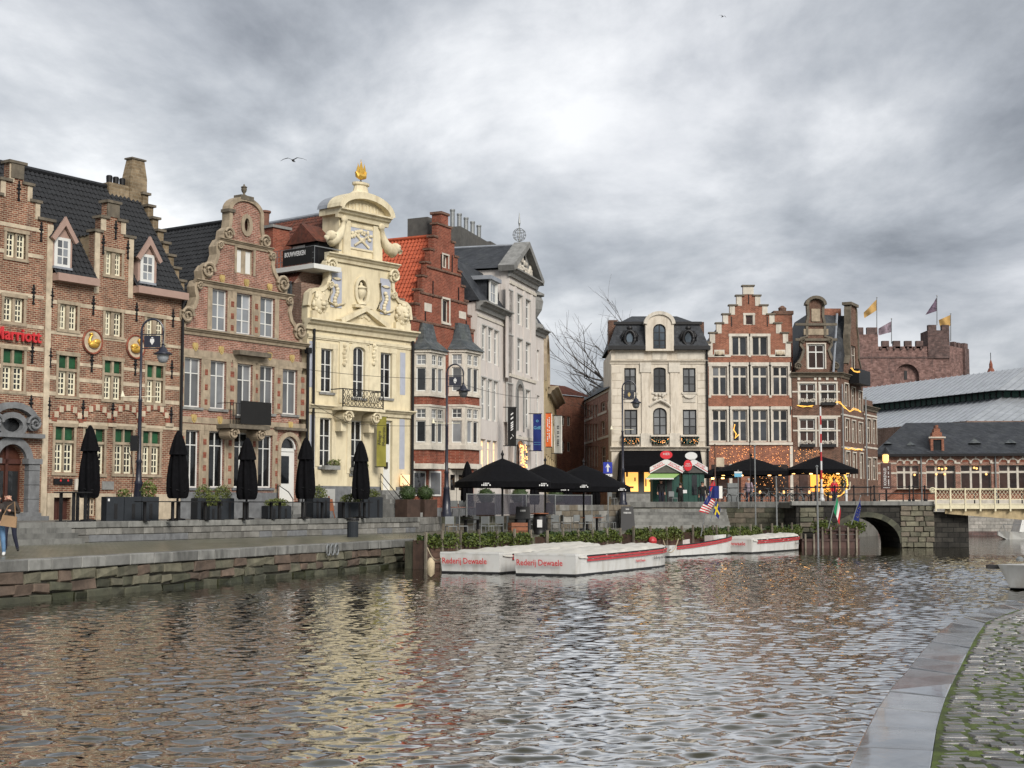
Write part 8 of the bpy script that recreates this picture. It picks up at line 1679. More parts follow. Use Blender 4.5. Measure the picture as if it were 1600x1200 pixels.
t, W_, Ln, h_ = hull_boat('open_boat', G(1048, 871, 0), G(1138, 865.5, 0), 1.5, 'small open white boat with red stripes and dark red interior', .58, .98, tarp=False, small=True, stripe='boat_red')
MB().box(W_ * .08, W_ * .92, .2, Ln * .8, .25, .3).build('floor', 'boat_red', t)
for k in range(3): MB().box(W_ * .02, W_ * .98, Ln * (.2 + .2 * k), Ln * (.2 + .2 * k) + .3, .45, .5).build('bench', 'boat_red', t)
MB().ball((W_ * .3, .1, .78), .22, n=10, m=6).build('fender', 'boat_red', t); MB().box(W_ * .35, W_ * .7, Ln * .72, Ln * .8, .5, .95).build('engine_box', 'boat_white', t)
o = MB().lathe([(.02, -.35), (.13, -.25), (.14, .15), (.05, .3)], (0, 0, 0), 10).build('boat_fender', 'rope', smooth=True); p = G(673, 886, .4); o.location = (p.x, p.y, .42); tag(o, 'pale worn fender hanging left of the left tour boat', 'fender')
def rope(lab, a, c_):
    a, c_ = Vector(a), Vector(c_); P = [a.lerp(c_, k / 10) - Vector((0, 0, .25 * 4 * (k / 10) * (1 - k / 10))) - a for k in range(11)]; o = MB().tube(P, .022, 5).build('mooring_rope', 'rope'); o.location = a; tag(o, lab, 'rope')
rope('mooring rope from the bow of the front tour boat to the hedge', At(1044, 862, 61), At(1060, 842, 74)); rope('mooring rope from the stern of the left tour boat', At(690, 872, 54.5), At(668, 856, 58.4)); rope('mooring rope from the small open boat to the bank', At(1048, 858, 71.2), At(1036, 842, 74))
# white bow at right edge and cabin cruiser
p = G(1576, 921, 0); t = empty('moored_launch', p, -.12, 'white launch bow jutting in at the right edge of the river', 'boat'); v = []; nr = 7
for i in range(9):
    x = -.3 + 5.0 * (i / 8) ** 1.7; wt = 1.15 * (1 - (1 - min(1, (x + .3) / 2.6)) ** 2.2) + .02
    for k in range(2 * nr + 1):
        a = (k - nr) / nr; zz = .86 * abs(a) ** .9 - .12; v.append((x + (.34 if i < 1 else .34 * max(0, 1 - i / 4)) * (1 - abs(a)) ** 1.0 * 1.2, wt * (1 if a > 0 else -1) * abs(a) ** .42 * (.55 + .45 * abs(a)), zz))
MB().add(v, [(i * 15 + k, i * 15 + k + 1, i * 15 + 16 + k, i * 15 + 15 + k) for i in range(8) for k in range(14)]).build('hull', 'boat_white', t, smooth=True)
MB().add([(q[0] - .015, q[1] * 1.02, min(q[2], .06)) for q in v], [(i * 15 + k, i * 15 + k + 1, i * 15 + 16 + k, i * 15 + 15 + k) for i in range(8) for k in range(14)]).build('waterline', 'boat_dark', t)
MB().add([v[i * 15] for i in range(9)] + [v[i * 15 + 14] for i in range(9)], [(i, i + 1, 10 + i, 9 + i) for i in range(8)]).build('foredeck', 'boat_white', t)
MB().lathe([(.1, 0), (.12, .08), (.05, .14)], (.35, 0, .84), 10).build('mooring_bollard', 'iron_grey', t); MB().box(-.55, -.1, .25, .5, .6, .72).build('bow_platform', 'boat_dark', t)
p = G(1559, 842.5, 0); t = empty('cabin_cruiser', p, 0, 'small white cabin cruiser beyond the steel bridge at the right', 'boat'); v = []
for x, wf, z0, zt in ((0, .1, .3, .62), (.7, .7, -.1, .58), (2, 1.1, -.2, .55), (6, 1.2, -.2, .55)): v += [(x, wf * .7, z0), (x, wf, zt), (x, -wf, zt), (x, -wf * .7, z0)]
MB().add(v, [(4 * i + k, 4 * i + (k + 1) % 4, 4 * i + 4 + (k + 1) % 4, 4 * i + 4 + k) for i in range(3) for k in range(4)] + [(0, 1, 2, 3)]).build('hull', 'boat_white', t); MB().hexa([(1.3, -.95, .55), (5.5, -.95, .55), (5.5, .95, .55), (1.3, .95, .55), (1.6, -.85, 1.55), (5.4, -.85, 1.55), (5.4, .85, 1.55), (1.6, .85, 1.55)]).build('cabin', 'boat_white', t)
for x in (1.75, 2.9, 4.05): MB().box(x, x + .95, -.96, -.87, .85, 1.4).build('cabin_window', 'glass_dark', t)
MB().tube([(.1, -.2, .6), (.3, -.3, 1.1), (1.6, -.9, 1.1)], .02, 5).tube([(.45, -.4, .6), (.35, -.3, 1.1)], .02, 5).build('pulpit_rail', 'iron_grey', t)
# ================================================================== flags on the boats and pier
def flag(name, lab, base, tip, Y, q, bands, horiz=True, r=.03):
    t, qq, P, s_ = cloth_flag(name, lab, 0, 0, 0, Y, q, None, r, (*base, *tip)); t['group'] = 'flags by the water'; k = 0; tot = sum(b_[0] for b_ in bands); a = 0
    for w_, mt in bands:
        b0, b1 = a / tot, (a + w_) / tot; a += w_
        MB().sheet((lambda u, v: P(b0 + (b1 - b0) * u, v)) if not horiz else (lambda u, v: P(u, b0 + (b1 - b0) * v)), 8, 4).build('stripe', mt, t, smooth=True)
    return t, P
RW = [(1, 'cloth_red'), (1, 'cloth_white')]
t, P = flag('striped_flag', 'red and white striped flag with blue canton on the red boat', (1095, 838), (1107, 772), 76, [(1106.5, 774), (1118, 783), (1107, 803), (1092, 799)], (RW * 7)[:13])
MB().sheet(lambda u, v: Vector(P(u * .45, v * .5)) + Vector((0, -.03, 0)), 4, 4).build('canton', 'cloth_blue', t)
t, P = flag('cross_flag', 'blue flag with yellow cross drooping beside the striped flag', (1110, 815), (1119, 780), 75.5, [(1119, 782), (1126, 796), (1123, 811), (1113, 800)], [(4, 'cloth_blue'), (2, 'cloth_yellow'), (4, 'cloth_blue')]); MB().sheet(lambda u, v: Vector(P(.3 + .18 * u, v)) + Vector((0, -.02, 0)), 3, 6).build('cross', 'cloth_yellow', t)
t, P = flag('tricolour_flag', 'green white and red flag on the wooden pier', (1294, 826), (1308, 775), 85, [(1308, 777), (1314, 800), (1312, 820), (1303, 800)], [(1, 'cloth_green'), (1, 'cloth_white'), (1, 'cloth_red')], False)
t, P = flag('dark_blue_flag', 'dark blue flag with small gold stars on the wooden pier', (1330, 820), (1344.5, 775), 85.3, [(1344.5, 780), (1345, 797), (1342, 815), (1333, 812)], [(1, 'cloth_blue')])
for k in range(12): q = Vector(P(.5 + .25 * cos(2 * pi * k / 12), .5 + .3 * sin(2 * pi * k / 12))); MB().ball(q + Vector((0, -.03, 0)), .014, n=5, m=3).build('star', 'cloth_yellow', t)
t, P = flag('hanging_flag', 'red flag over folded blue and white flag beside the kiosks', (1104, 800), (1117, 746), 90, [(1116, 748), (1118, 760), (1113, 770), (1107, 765)], [(1, 'cloth_red')]); MB().sheet(lambda u, v: (P(0, .6) + Vector((-.1 + .62 * u, -.05 + .05 * sin(u * 9), -.05 - .75 * v))), 6, 6).build('blue_fold', 'cloth_blue', t); MB().sheet(lambda u, v: (P(0, .6) + Vector((.5 + .2 * u, -.03, -.05 - .75 * v))), 3, 6).build('white_fold', 'cloth_white', t)
# ================================================================== kiosks and square
def kiosk(px0, px1, D, lab, sign2=False):
    x0, x1 = plan(px0, D).x, plan(px1, D).x; w = x1 - x0; t = empty('ticket_kiosk', (x0, D, PZ - .08), 0, lab, 'kiosk', 'ticket kiosks'); 
    MB().box(0, w, 0, 1.8, 0, 2.25).build('body', 'kiosk_green', t)
    for k in range(4): MB().box(.04 + w * k / 4, -.04 + w * (k + 1) / 4, -.03, -.003, .08, 2.2).build('panel', 'kiosk_green' if not (k in (1, 2) and not sign2) else 'paint_black', t)
    if sign2: MB().box(w * .42, w * .66, -.05, -.031, .75, 2.1).build('glass_door', 'glass_lead', t)
    b = MB()
    b.add([(-.15, -.2, 2.25), (w + .15, -.2, 2.25), (w + .15, 2, 2.25), (-.15, 2, 2.25), (w / 2, -.2, 3.0), (w / 2, 2, 3.0)], [(0, 1, 4), (1, 2, 5, 4), (3, 0, 4, 5), (2, 3, 5), (0, 3, 2, 1)]); b.build('roof', 'render_grey', t)
    for s_ in (-1, 1):
        xa, xb = (w / 2, -.2) if s_ < 0 else (w / 2, w + .2); q = []
        for y in (-.3, -.24): q += [(xa, y, 2.78), (xb, y, 2.2), (xb, y, 2.62), (xa, y, 3.2)]
        MB().hexa([q[0], q[1], q[5], q[4], q[3], q[2], q[6], q[7]]).build('sign_board', 'letter_white', t)
        ang = math.atan2(.58, w / 2 + .2) * (-s_)
        text('sign_lettering', 'TICKETS' if (s_ < 0 and not sign2) else 'BOOTTRIPS', .24, 'letter_red', t, ((xa + xb) / 2, -.31, 2.74), (pi / 2, -ang * -1 if False else -ang, 0), width=w * .4, depth=.003)
        MB().add([(xa * .9 + xb * .1, -.306, 2.80), (xb, -.306, 2.30), (xb, -.306, 2.35), (xa * .9 + xb * .1, -.306, 2.85)], [(0, 1, 2, 3)]).build('red_line', 'letter_red', t)
    el = lambda cx, cz, rx, rz_, y, nm, mt: MB().prism_y([(cx + rx * cos(2 * pi * k / 20), cz + rz_ * sin(2 * pi * k / 20)) for k in range(20)], y - .04, y).build(nm, mt, t)
    if not sign2: el(w / 2, 3.45, .42, .28, -.32, 'oval_sign', 'red_sign'); text('sign_lettering', 'HIER', .22, 'letter_white', t, (w / 2, -.37, 3.5), depth=.003)
    else: el(w * .38, 3.4, .42, .26, -.32, 'oval_sign', 'letter_white'); el(w * .22, 2.75, .28, .38, -.36, 'oval_sign', 'red_sign'); text('sign_lettering', 'HIER\nTICKET', .13, 'letter_white', t, (w * .22, -.41, 2.78), depth=.003)
    if not sign2: MB().add([(-.1, -.05, 2.2), (w + .05, -.05, 2.2), (w * .7, -1.5, 1.85), (-.6, -1.5, 1.85)], [(0, 1, 2, 3)]).build('awning', 'awning_green', t); MB().box(-.6, w * .7, -1.53, -1.48, 1.78, 1.87).build('awning_rail', 'letter_white', t)
    return t
kiosk(1020, 1062, 100, 'green ticket kiosk with pale green awning and red oval sign'); kiosk(1067, 1101, 100.5, 'green ticket kiosk without awning, right of the awning one', True)
def sign_post(px, D, zb, top, lab, cat, parts, r=.035, mat='iron_grey'):
    p = plan(px, D); t = empty('sign_post' if parts else 'metal_pole', (p.x, p.y, zb), 0, lab, cat); MB().tube([(0, 0, 0), (0, 0, top)], [r, r * .8], 8).build('pole', mat, t); MB().lathe([(r * 1.1, 0), (r * 1.6, .05), (r * .4, .12)], (0, 0, top - .02), 8).build('cap', mat, t)
    for nm, x0, x1, z0, z1, mt in parts: MB().box(x0, x1, -.06, -.035, z0, z1).build(nm, mt, t)
    return t
t = sign_post(950, 92, QZ, 4.15, 'square blue one-way sign with white arrow', 'sign', [('plate', -.28, .28, 3.4, 4.1, 'sign_blue'), ('lower_plate', -.28, .28, 3.2, 3.36, 'letter_white')]); MB().prism_y([(-.05, 3.5), (.05, 3.5), (.05, 3.82), (.16, 3.75), (0, 4.02), (-.16, 3.75), (-.05, 3.82)], -.07, -.061).build('arrow', 'letter_white', t); marks('plate_print', t, -.2, .2, 3.25, 3.31, 7, -.063, 'letter_dark')
t = sign_post(1154, 93, QZ + 1.2, 2.35, 'small pale blue sign plate on a grey post before the parasols', 'sign', [('plate', -.24, .24, 2.0, 2.22, 'sign_cyan'), ('upper_plate', -.24, .24, 2.23, 2.34, 'letter_white')])
sign_post(1180.5, 90, QZ, 5.0, 'tallest thin grey pole left of the bicycles', 'pole', [], .05); sign_post(1213.5, 85, -.5, 4.6, 'grey mooring pole behind the rightmost tour boat', 'pole', [], .05); sign_post(1277.5, 84, -.5, 5.2, 'grey mooring pole left of the red and white pole', 'pole', [], .06); sign_post(1173, 95, PZ, 4.0, 'thin dark pole at the edge of the square', 'pole', [], .035, 'iron_black')
t = sign_post(1118, 97, PZ, 3.9, 'dark post with yellowish notice plate right of the kiosks', 'sign', [('plate', .08, .6, 2.5, 3.1, 'stone_cream')], .05, 'wood_brown')
p = plan(1284.5, 89.5); t = empty('barrier_pole', (p.x, p.y, PZ + .2), 0, 'red and white striped bridge barrier pole standing upright', 'pole'); MB().lathe([(.17, 0), (.17, .15), (.11, .2), (.11, .75), (.06, .8)], (0, 0, 0), 10).build('base', 'letter_white', t)
for k in range(9): MB().lathe([(.055, .8 + .55 * k), (.055, .8 + .55 * (k + 1))], (0, 0, 0), 8).build('band', 'letter_white' if k % 2 == 0 else 'boat_red', t)
MB().ball((0, -.1, .1), .16, n=10, m=6).build('counterweight', 'letter_white', t)
p = plan(1323, 90); t = empty('barrier_post', (p.x, p.y, PZ + .2), 0, 'short white barrier post with bent arm on the bridge', 'post'); MB().box(-.06, .06, -.06, .06, 0, .7).build('post', 'letter_white', t); MB().tube([(0, 0, .7), (.2, 0, .75), (.25, 0, 1.2)], .03, 6).build('arm', 'paint_cream', t)
p = plan(1385.5, 92); t = empty('lit_info_column', (p.x, p.y, PZ), 0, 'dark info column with glowing lamp head on the bridge', 'sign'); MB().tube([(0, 0, 0), (0, 0, 1.0)], .06, 8).build('post', 'iron_black', t); MB().box(-.3, .3, -.1, .1, .95, 2.6).build('panel', 'door_brown', t); MB().lathe([(.12, 2.6), (.2, 2.75), (.2, 3.1), (.1, 3.15)], (0, 0, 0), 8).build('lamp', 'bulb_soft', t); MB().lathe([(.3, 3.2), (.1, 3.45), (.02, 3.6)], (0, 0, 0), 8).build('hood', 'iron_black', t)
text('column_lettering', 'KORENLEI', .24, 'letter_white', t, (-.08, -.105, 1.75), (pi / 2, -pi / 2, 0), depth=.002); marks('column_print', t, .1, .16, 1.2, 2.4, 12, -.105, 'letter_white', True); marks('column_print', t, -.2, .2, 1.05, 1.09, 6, -.105, 'letter_white')
# grey cabinet, lit restaurant entrance, bicycles
p = plan(1145, 99); t = empty('grey_cabinet', (p.x, p.y, PZ), 0, 'plain grey cabinet behind the blue sign plate', 'cabinet'); MB().box(-.36, .36, -.2, .2, 0, 1.45).build('body', 'chair_grey', t, bevel=.01); MB().box(-.34, .34, -.215, -.201, .05, 1.4).build('door', 'chair_grey', t)
def bicycle():
    t = empty('bicycle', (0, 0, 0)); R = .34
    for x in (-.52, .52):
        wh = MB().tube([(x + R * cos(2 * pi * k / 20), 0, R + R * sin(2 * pi * k / 20)) for k in range(21)], .022, 6).build('wheel', 'iron_black', t); b = MB()
        for k in range(8): b.tube([(x, 0, R), (x + R * cos(pi * k / 4), 0, R + R * sin(pi * k / 4))], .004, 3)
        b.build('spokes', 'iron_grey', wh); MB().tube([(x + (R + .04) * cos(a), 0, R + (R + .04) * sin(a)) for a in [pi * (.15 + .7 * k / 8) for k in range(9)]], .018, 4).build('mudguard', 'iron_grey', t)
    MB().tube([(-.52, 0, R), (-.1, 0, R - .02), (.38, 0, .8), (-.2, 0, .82), (-.1, 0, R - .02)], .02, 6).tube([(-.52, 0, R), (-.2, 0, .8)], .016, 6).tube([(.52, 0, R), (.36, 0, .98)], .02, 6).build('frame', 'chair_grey', t)
    MB().ball((-.24, 0, .96), .14, .08, .05, 8, 5).build('saddle', 'iron_black', t); MB().tube([(.25, -.28, 1.05), (.38, -.1, 1.02), (.38, .1, 1.02), (.25, .28, 1.05)], .016, 6).build('handlebar', 'iron_grey', t); MB().box(-.75, -.4, -.12, .12, .72, .75).build('rack', 'iron_grey', t); return t
bk = bicycle(); first = True
for px, D, rz, lab in ((1133, 96, .9, 'bicycle left of the grey cabinet, front wheel turned'), (1168, 94, .5, 'bicycle right of the grey cabinet'), (1193, 94, .35, 'dark bicycle between the thin grey poles'), (1206, 93.5, -.2, 'bicycle directly left of the mooring pole'), (1227, 93, .6, 'pale bicycle right of the mooring pole, wheel facing the river'), (1243, 93.5, .1, 'rightmost bicycle in the row on the square'), (1259, 93, -.3, 'bicycle at the left end of the bridge railing')):
    p = plan(px, D); o = bk if first else copy_tree(bk); first = False; o.location = (p.x, p.y, PZ + .01); o.rotation_euler = (0, 0, rz); tag(o, lab, 'bicycle', 'bicycles on the square')
for px, D, lab in ((1150, 101, 'glowing table left under the wide lit parasol'), (1185, 101, 'table under the middle of the wide lit parasol'), (1222, 101, 'table right under the wide lit parasol'), (1262, 100, 'table left under the parasol beside the barrier pole'), (1300, 100, 'table right under the parasol beside the barrier pole')):
    table(px, D, lab, .76, 'wood_table', PZ, .6); p = plan(px + 3, D); o = MB().lathe([(.07, 0), (.08, .12), (.05, .2)], (0, 0, 0), 8).build('table_lamp', 'bulb_soft', smooth=True); o.location = (p.x, p.y, PZ + .765); tag(o, 'small glowing lantern standing on the ' + lab.replace('glowing ', ''), 'lantern')
b = MB().box(0, 11.0, -.02, .02, .9, .95).box(0, 11.0, -.02, .02, .45, .48)
t = empty('square_railing', (TB.x + 4.3, TB.y - .3, PZ + .15), SQ.rz, 'black iron railing along the edge of the square', 'railing'); b.build('rail', 'iron_black', t)
for k in range(8): MB().lathe([(.05, 0), (.035, .1), (.03, .95), (.05, 1.0)], (.05 + k * 1.55, 0, 0), 6).build('post', 'iron_black', t)
p = plan(1303, 105); t = empty('light_wreath', (p.x, p.y, PZ), 0, 'large glowing wreath of yellow lights beside the corner house', 'decoration'); MB().tube([(1.0 * cos(2 * pi * k / 24), 0, 1.55 + 1.0 * sin(2 * pi * k / 24)) for k in range(25)], .05, 6).build('ring', 'fairy_yellow', t); bush(t, (0, 0, 1.55), (1.0, .2, 1.0), 500, 'leaf_dark', .12); b = MB()
for k in range(120): a, r_ = random.uniform(0, 6.28), random.uniform(.2, 1.1); b.ball((r_ * cos(a), -.22, 1.55 + r_ * sin(a)), .03, n=4, m=3)
tag(b.build('bulbs', 'fairy_yellow', t), kind='stuff'); MB().box(-.08, .08, -.05, .05, 0, .6).build('stand', 'iron_black', t)
# ================================================================== hanging banners on the side street houses
def banner(host, px0, px1, y0, y1, D, mat, lab, words, wm, vert=True, rim=None):
    a, c_ = At(px0, y1, D), At(px1, y0, D); w, h = c_.x - a.x, c_.z - a.z; t = empty('hanging_banner', (a.x, D, a.z), 0, lab, 'banner', 'banners on the house fronts')
    MB().sheet(lambda u, v: (w * u, .03 * sin(u * 5 + v * 6), h * v), 6, 12).build('cloth', mat, t, smooth=True)
    MB().tube([(-.3, .02, h + .03), (w + .05, .02, h + .03)], .03, 6).tube([(-.3, .02, -.02), (w + .05, .02, -.02)], .03, 6).build('rod', 'iron_black', t)
    if rim: MB().box(-.06, w + .06, .05, .08, -.06, h + .06).build('frame', rim, t)
    for a0, a1, c0, c1, n_, mt, sl in {'cloth_black': ((.35, .65, .38, .85, 8, wm, .12), (.3, .5, .16, .2, 1, wm, .12), (.5, .7, .28, .32, 1, wm, -.12)), 'cloth_orange': ((.25, .42, .15, .85, 16, wm, 0), (.55, .72, .25, .9, 15, wm, 0)), 'cloth_grey': ((.35, .65, .2, .75, 12, wm, 0),), 'cloth_blue': ((.1, .9, .16, .17, 1, wm, 0), (.1, .9, .22, .23, 1, wm, 0))}[mat]: marks('banner_print', t, w * a0, w * a1, h * c0, h * c1, n_, -.05, mt, True, sl)
    for s_, fx, fz, sz_ in words: text('banner_lettering', s_, sz_, wm, t, (w * fx, -.045, h * fz), (pi / 2, pi / 2, 0) if vert else (pi / 2, 0, 0), depth=.002)
banner(None, 793.5, 806.5, 637, 696, 93, 'cloth_black', 'black vertical banner with pale lettering on the pediment house', (), 'letter_white')
banner(None, 833, 846, 647, 704, 99, 'cloth_blue', 'royal blue vertical banner on the pediment house', (('GdE', .5, .62, .3), ('o', .5, .82, .36)), 'sign_cyan', False)
banner(None, 852.5, 861.5, 646, 698, 108, 'cloth_orange', 'orange vertical banner with white rim beside the blue banner', (), 'letter_white', rim='cloth_white')
banner(None, 867, 877, 650, 708, 118, 'cloth_grey', 'pale grey vertical banner, deepest in the side street', (), 'letter_dark', rim='cloth_white')
u_, v_ = H3.uv(596, 690, -.7); t = empty('hanging_banner', H3.A + Matrix.Rotation(H3.rz, 3, 'Z') @ Vector((u_, -.7, v_)), .25, 'olive green hanging banner on the yellow baroque house', 'banner', 'banners on the house fronts'); MB().sheet(lambda u, v: (-.26 + .52 * u, .03 * sin(u * 5 + v * 6), -1.35 + 2.7 * v), 5, 12).build('cloth', 'cloth_olive', t, smooth=True); MB().tube([(-.3, 0, 1.37), (.4, .4, 1.37)], .025, 6).tube([(-.35, 0, -1.37), (.3, .1, -1.37)], .03, 6).build('rod', 'iron_black', t)
text('banner_lettering', 'Allegro', .26, 'hair_dark', t, (-.12, -.05, .2), (pi / 2, -pi / 2, 0), depth=.002); text('banner_lettering', 'Moderato', .26, 'hair_dark', t, (.13, -.05, .3), (pi / 2, -pi / 2, 0), depth=.002)
# ================================================================== overhead wires, birds, bare tree
def wire(lab, pts, r=.012):
    P = [At(*p) for p in pts]; n = 16; Q = []
    for i in range(len(P) - 1):
        for k in range(n): s_ = k / n; q = P[i].lerp(P[i + 1], s_); q.z -= .35 * 4 * s_ * (1 - s_) * (P[i + 1] - P[i]).length / 25; Q.append(q)
    Q.append(P[-1]); o = MB().tube([q - Q[0] for q in Q], r, 4).build('overhead_wire', 'iron_black'); o.location = Q[0]; tag(o, lab, 'wire')
wire('upper thin wire spanning the yellow and red house fronts', [(477, 577, 75.5), (700, 592, 80.5), (842, 622, 98)]); wire('lower sagging wire across the yellow house front', [(485, 628, 76), (545, 662, 77.5), (695, 664, 81)])
def bird(px, py, D, s_, rot, lab):
    p = At(px, py, D); t = empty('bird', p, rot, lab, 'bird', 'gulls in flight'); 
    b = MB().tube([(-.28, 0, 0), (-.15, 0, .02), (.05, 0, .0), (.2, 0, .01), (.27, 0, .0)], [.015, .06, .075, .045, .01], 8); 
    for sd_ in (-1, 1):
        pts = [(.05, 0, .02), (.12, sd_ * .3, .14), (.02, sd_ * .62, .1), (-.1, sd_ * .85, .02)]; b.add([(x + .09 - .03 * i, y, z) for i, (x, y, z) in enumerate(pts)] + [(x - .09 + .02 * i, y, z + .01) for i, (x, y, z) in enumerate(pts)] + [(x + .09 - .03 * i, y, z + .02) for i, (x, y, z) in enumerate(pts)], [(i, i + 1, 5 + i, 4 + i) for i in range(3)] + [(8 + i, 9 + i, 5 + i, 4 + i) for i in range(3)])
    b.add([(-.26, -.06, 0), (-.38, -.09, 0), (-.38, .09, 0), (-.26, .06, 0), (-.26, 0, .02)], [(0, 1, 2, 3), (0, 4, 3)]); o = b.build('body', 'bird_grey', t); t.scale = (s_,) * 3
bird(458, 251, 48, .52, -1.7, 'dark gull gliding left of the golden ship'); bird(1129, 26, 70, .3, -1.0, 'tiny distant gull high in the sky on the right')
def tree():
    base = plan(957, 137); t = empty('bare_tree', (base.x, base.y, TZ), 0, 'bare leafless tree rising behind the cream mansard house', 'tree'); r = random.Random(12); trunk = MB(); br = MB(); tw = MB()
    def grow(p, d, ln, rad, lev):
        q = [p]; dd = d.copy(); n = 4
        for k in range(n):
            dd = (dd + Vector((r.uniform(-.16, .16), r.uniform(-.16, .16), r.uniform(-.08, .12)))).normalized(); q.append(q[-1] + dd * ln / n)
        (trunk if lev == 0 else br if lev < 3 else tw).tube(q, [rad * (1 - .45 * k / n) for k in range(n + 1)], 6 if lev < 2 else 4 if lev < 4 else 3, False)
        if lev >= 4: return
        for k in range(r.choice((3, 4)) if lev < 4 else 3):
            s_ = r.uniform(.4, 1.0); i = min(n - 1, int(s_ * n)); pp = q[i].lerp(q[i + 1], s_ * n - i); ax = Vector((r.uniform(-1, 1), r.uniform(-1, 1), r.uniform(-.35, .7))).normalized(); nd = (dd * .75 + ax * .8 + Vector((-.12, 0, .08))).normalized(); grow(pp, nd, ln * r.uniform(.55, .8), rad * .46, lev + 1)
    grow(Vector((0, 0, 0)), Vector((-.02, 0, 1)), 7.0, .3, 0)
    for a in ((-.75, .65), (-.95, .4), (-.45, .9), (-.2, .95)): grow(Vector((0, 0, r.uniform(4.5, 7))), Vector((a[0], r.uniform(-.3, .3), a[1])).normalized(), r.uniform(4, 5.5), .11, 1)
    t.location.x += 3.6; trunk.build('trunk', 'bark', t); br.build('limbs', 'bark', t); tag(tw.build('crown', 'bark', t), kind='stuff'); t.scale = (1.25, 1.25, 1.32)
tree()
p = G(628, 880, 0); t = empty('wall_shrub', (p.x, p.y, .55), 0, 'leafless scrub growing from the quay wall near its right end', 'shrub'); b = MB(); r = random.Random(8)
for k in range(140): a = Vector((r.uniform(-1.3, 1.3), r.uniform(-.35, .0), r.uniform(-.5, .85))); m_ = a * .5 + Vector((r.uniform(-.2, .2), -.1, r.uniform(-.1, .2))); b.tube([a * .12, m_, a + Vector((r.uniform(-.15, .15), 0, r.uniform(-.1, .2)))], [.012, .008, .003], 3, False)
tag(b.build('twigs', 'wood_post', t), kind='stuff')
# ================================================================== people
def person(loc, rz, label, J, mats, hair='hair_dark', H=1.75, group='people by the river'):
    """J: joints in metres; one continuous skinned mesh, faces coloured by nearest limb"""
    t = empty('person', loc, rz, label, 'person', group)
    names = list(J.keys()); me = bpy.data.meshes.new('body')
    ed = [('pelvis', 'chest'), ('chest', 'neck'), ('neck', 'head'), ('head', 'crown'), ('chest', 'shl'), ('shl', 'ell'), ('ell', 'wrl'), ('wrl', 'hal'), ('chest', 'shr'), ('shr', 'elr'), ('elr', 'wrr'), ('wrr', 'har'), ('pelvis', 'hil'), ('hil', 'knl'), ('knl', 'anl'), ('anl', 'tol'), ('pelvis', 'hir'), ('hir', 'knr'), ('knr', 'anr'), ('anr', 'tor')]
    rad = dict(pelvis=.15, chest=.165, neck=.06, head=.095, crown=.085, shl=.085, ell=.058, wrl=.04, hal=.035, shr=.085, elr=.058, wrr=.04, har=.035, hil=.10, knl=.07, anl=.05, tol=.045, hir=.10, knr=.07, anr=.05, tor=.045)
    me.from_pydata([J[n] for n in names], [(names.index(a), names.index(b_)) for a, b_ in ed], []); o = link('body', me, t); md = o.modifiers.new('skin', 'SKIN'); sv = me.skin_vertices[0].data
    for i, n in enumerate(names): sv[i].radius = (rad[n] * (1.12 if n in ('chest', 'pelvis') else 1), rad[n] * (.8 if n in ('chest',) else 1)); sv[i].use_root = n == 'pelvis'
    o.modifiers.new('sub', 'SUBSURF').render_levels = 2; o.modifiers['sub'].levels = 2; bpy.context.view_layer.update()
    m2 = bpy.data.meshes.new_from_object(o.evaluated_get(bpy.context.evaluated_depsgraph_get())); o.modifiers.clear(); o.data = m2; m2.name = 'body'; m2.materials.clear(); keys = ['skin', mats[0], mats[1], mats[2], mats[3]]
    for k in keys: m2.materials.append(M[k])
    seg = {}
    for a, b_ in ed:
        k = 1 if a in ('pelvis', 'chest', 'shl', 'shr', 'ell', 'elr') and b_ in ('chest', 'shl', 'shr', 'ell', 'elr', 'wrl', 'wrr') else 2 if b_ in ('hil', 'hir', 'knl', 'knr') else 3 if b_ in ('anl', 'anr') else 4 if b_ in ('tol', 'tor') else 0
        seg[(a, b_)] = k
    for p in m2.polygons:
        c = p.center; best = 9; bk_ = 0
        for (a, b_), k in seg.items():
            A, B = Vector(J[a]), Vector(J[b_]); d = B - A; s_ = max(0, min(1, (c - A).dot(d) / d.dot(d))); ds = (c - (A + d * s_)).length / (rad[a] * (1 - s_) + rad[b_] * s_)
            if ds < best: best, bk_ = ds, k
        p.material_index = bk_; p.use_smooth = True
    hd_ = Vector(J['head']).lerp(Vector(J['crown']), .5)
    MB().ball(hd_ + Vector((0, -.105, -.01)), .016, .022, .022, 6, 4).build('nose', 'skin', o)
    for s_ in (-1, 1): MB().ball(hd_ + Vector((s_ * .036, -.088, .025)), .012, .01, .008, 6, 4).build('eye', 'hair_dark', o); MB().ball(hd_ + Vector((s_ * .095, 0, .0)), .014, .025, .032, 6, 4).build('ear', 'skin', o)
    MB().box(hd_.x - .025, hd_.x + .025, hd_.y - .1, hd_.y - .09, hd_.z - .055, hd_.z - .047).build('mouth', 'boat_red', o)
    if hair: MB().ball(hd_ + Vector((0, .022, .03)), .105, .105, .11, 12, 8).build('hair', hair, t, smooth=True)
    for wn, hn_ in (('wrl', 'hal'), ('wrr', 'har')):
        w_, h_ = Vector(J[wn]), Vector(J[hn_]); d = (h_ - w_).normalized(); sd_ = d.cross(Vector((0, 0, 1))); sd_ = sd_.normalized() if sd_.length > .01 else Vector((1, 0, 0)); b = MB()
        for k, ln in enumerate((.07, .08, .075, .06)): q = h_ + sd_ * (.012 * (k - 1.5) * 1.5); b.tube([q, q + d * ln * .55, q + d * ln + Vector((0, 0, -.02))], [.011, .010, .007], 5)
        q = w_.lerp(h_, .5); b.tube([q, q + sd_ * .05 + d * .03, q + sd_ * .055 + d * .065], [.013, .011, .008], 5); b.build('fingers', 'skin', o)
    return t
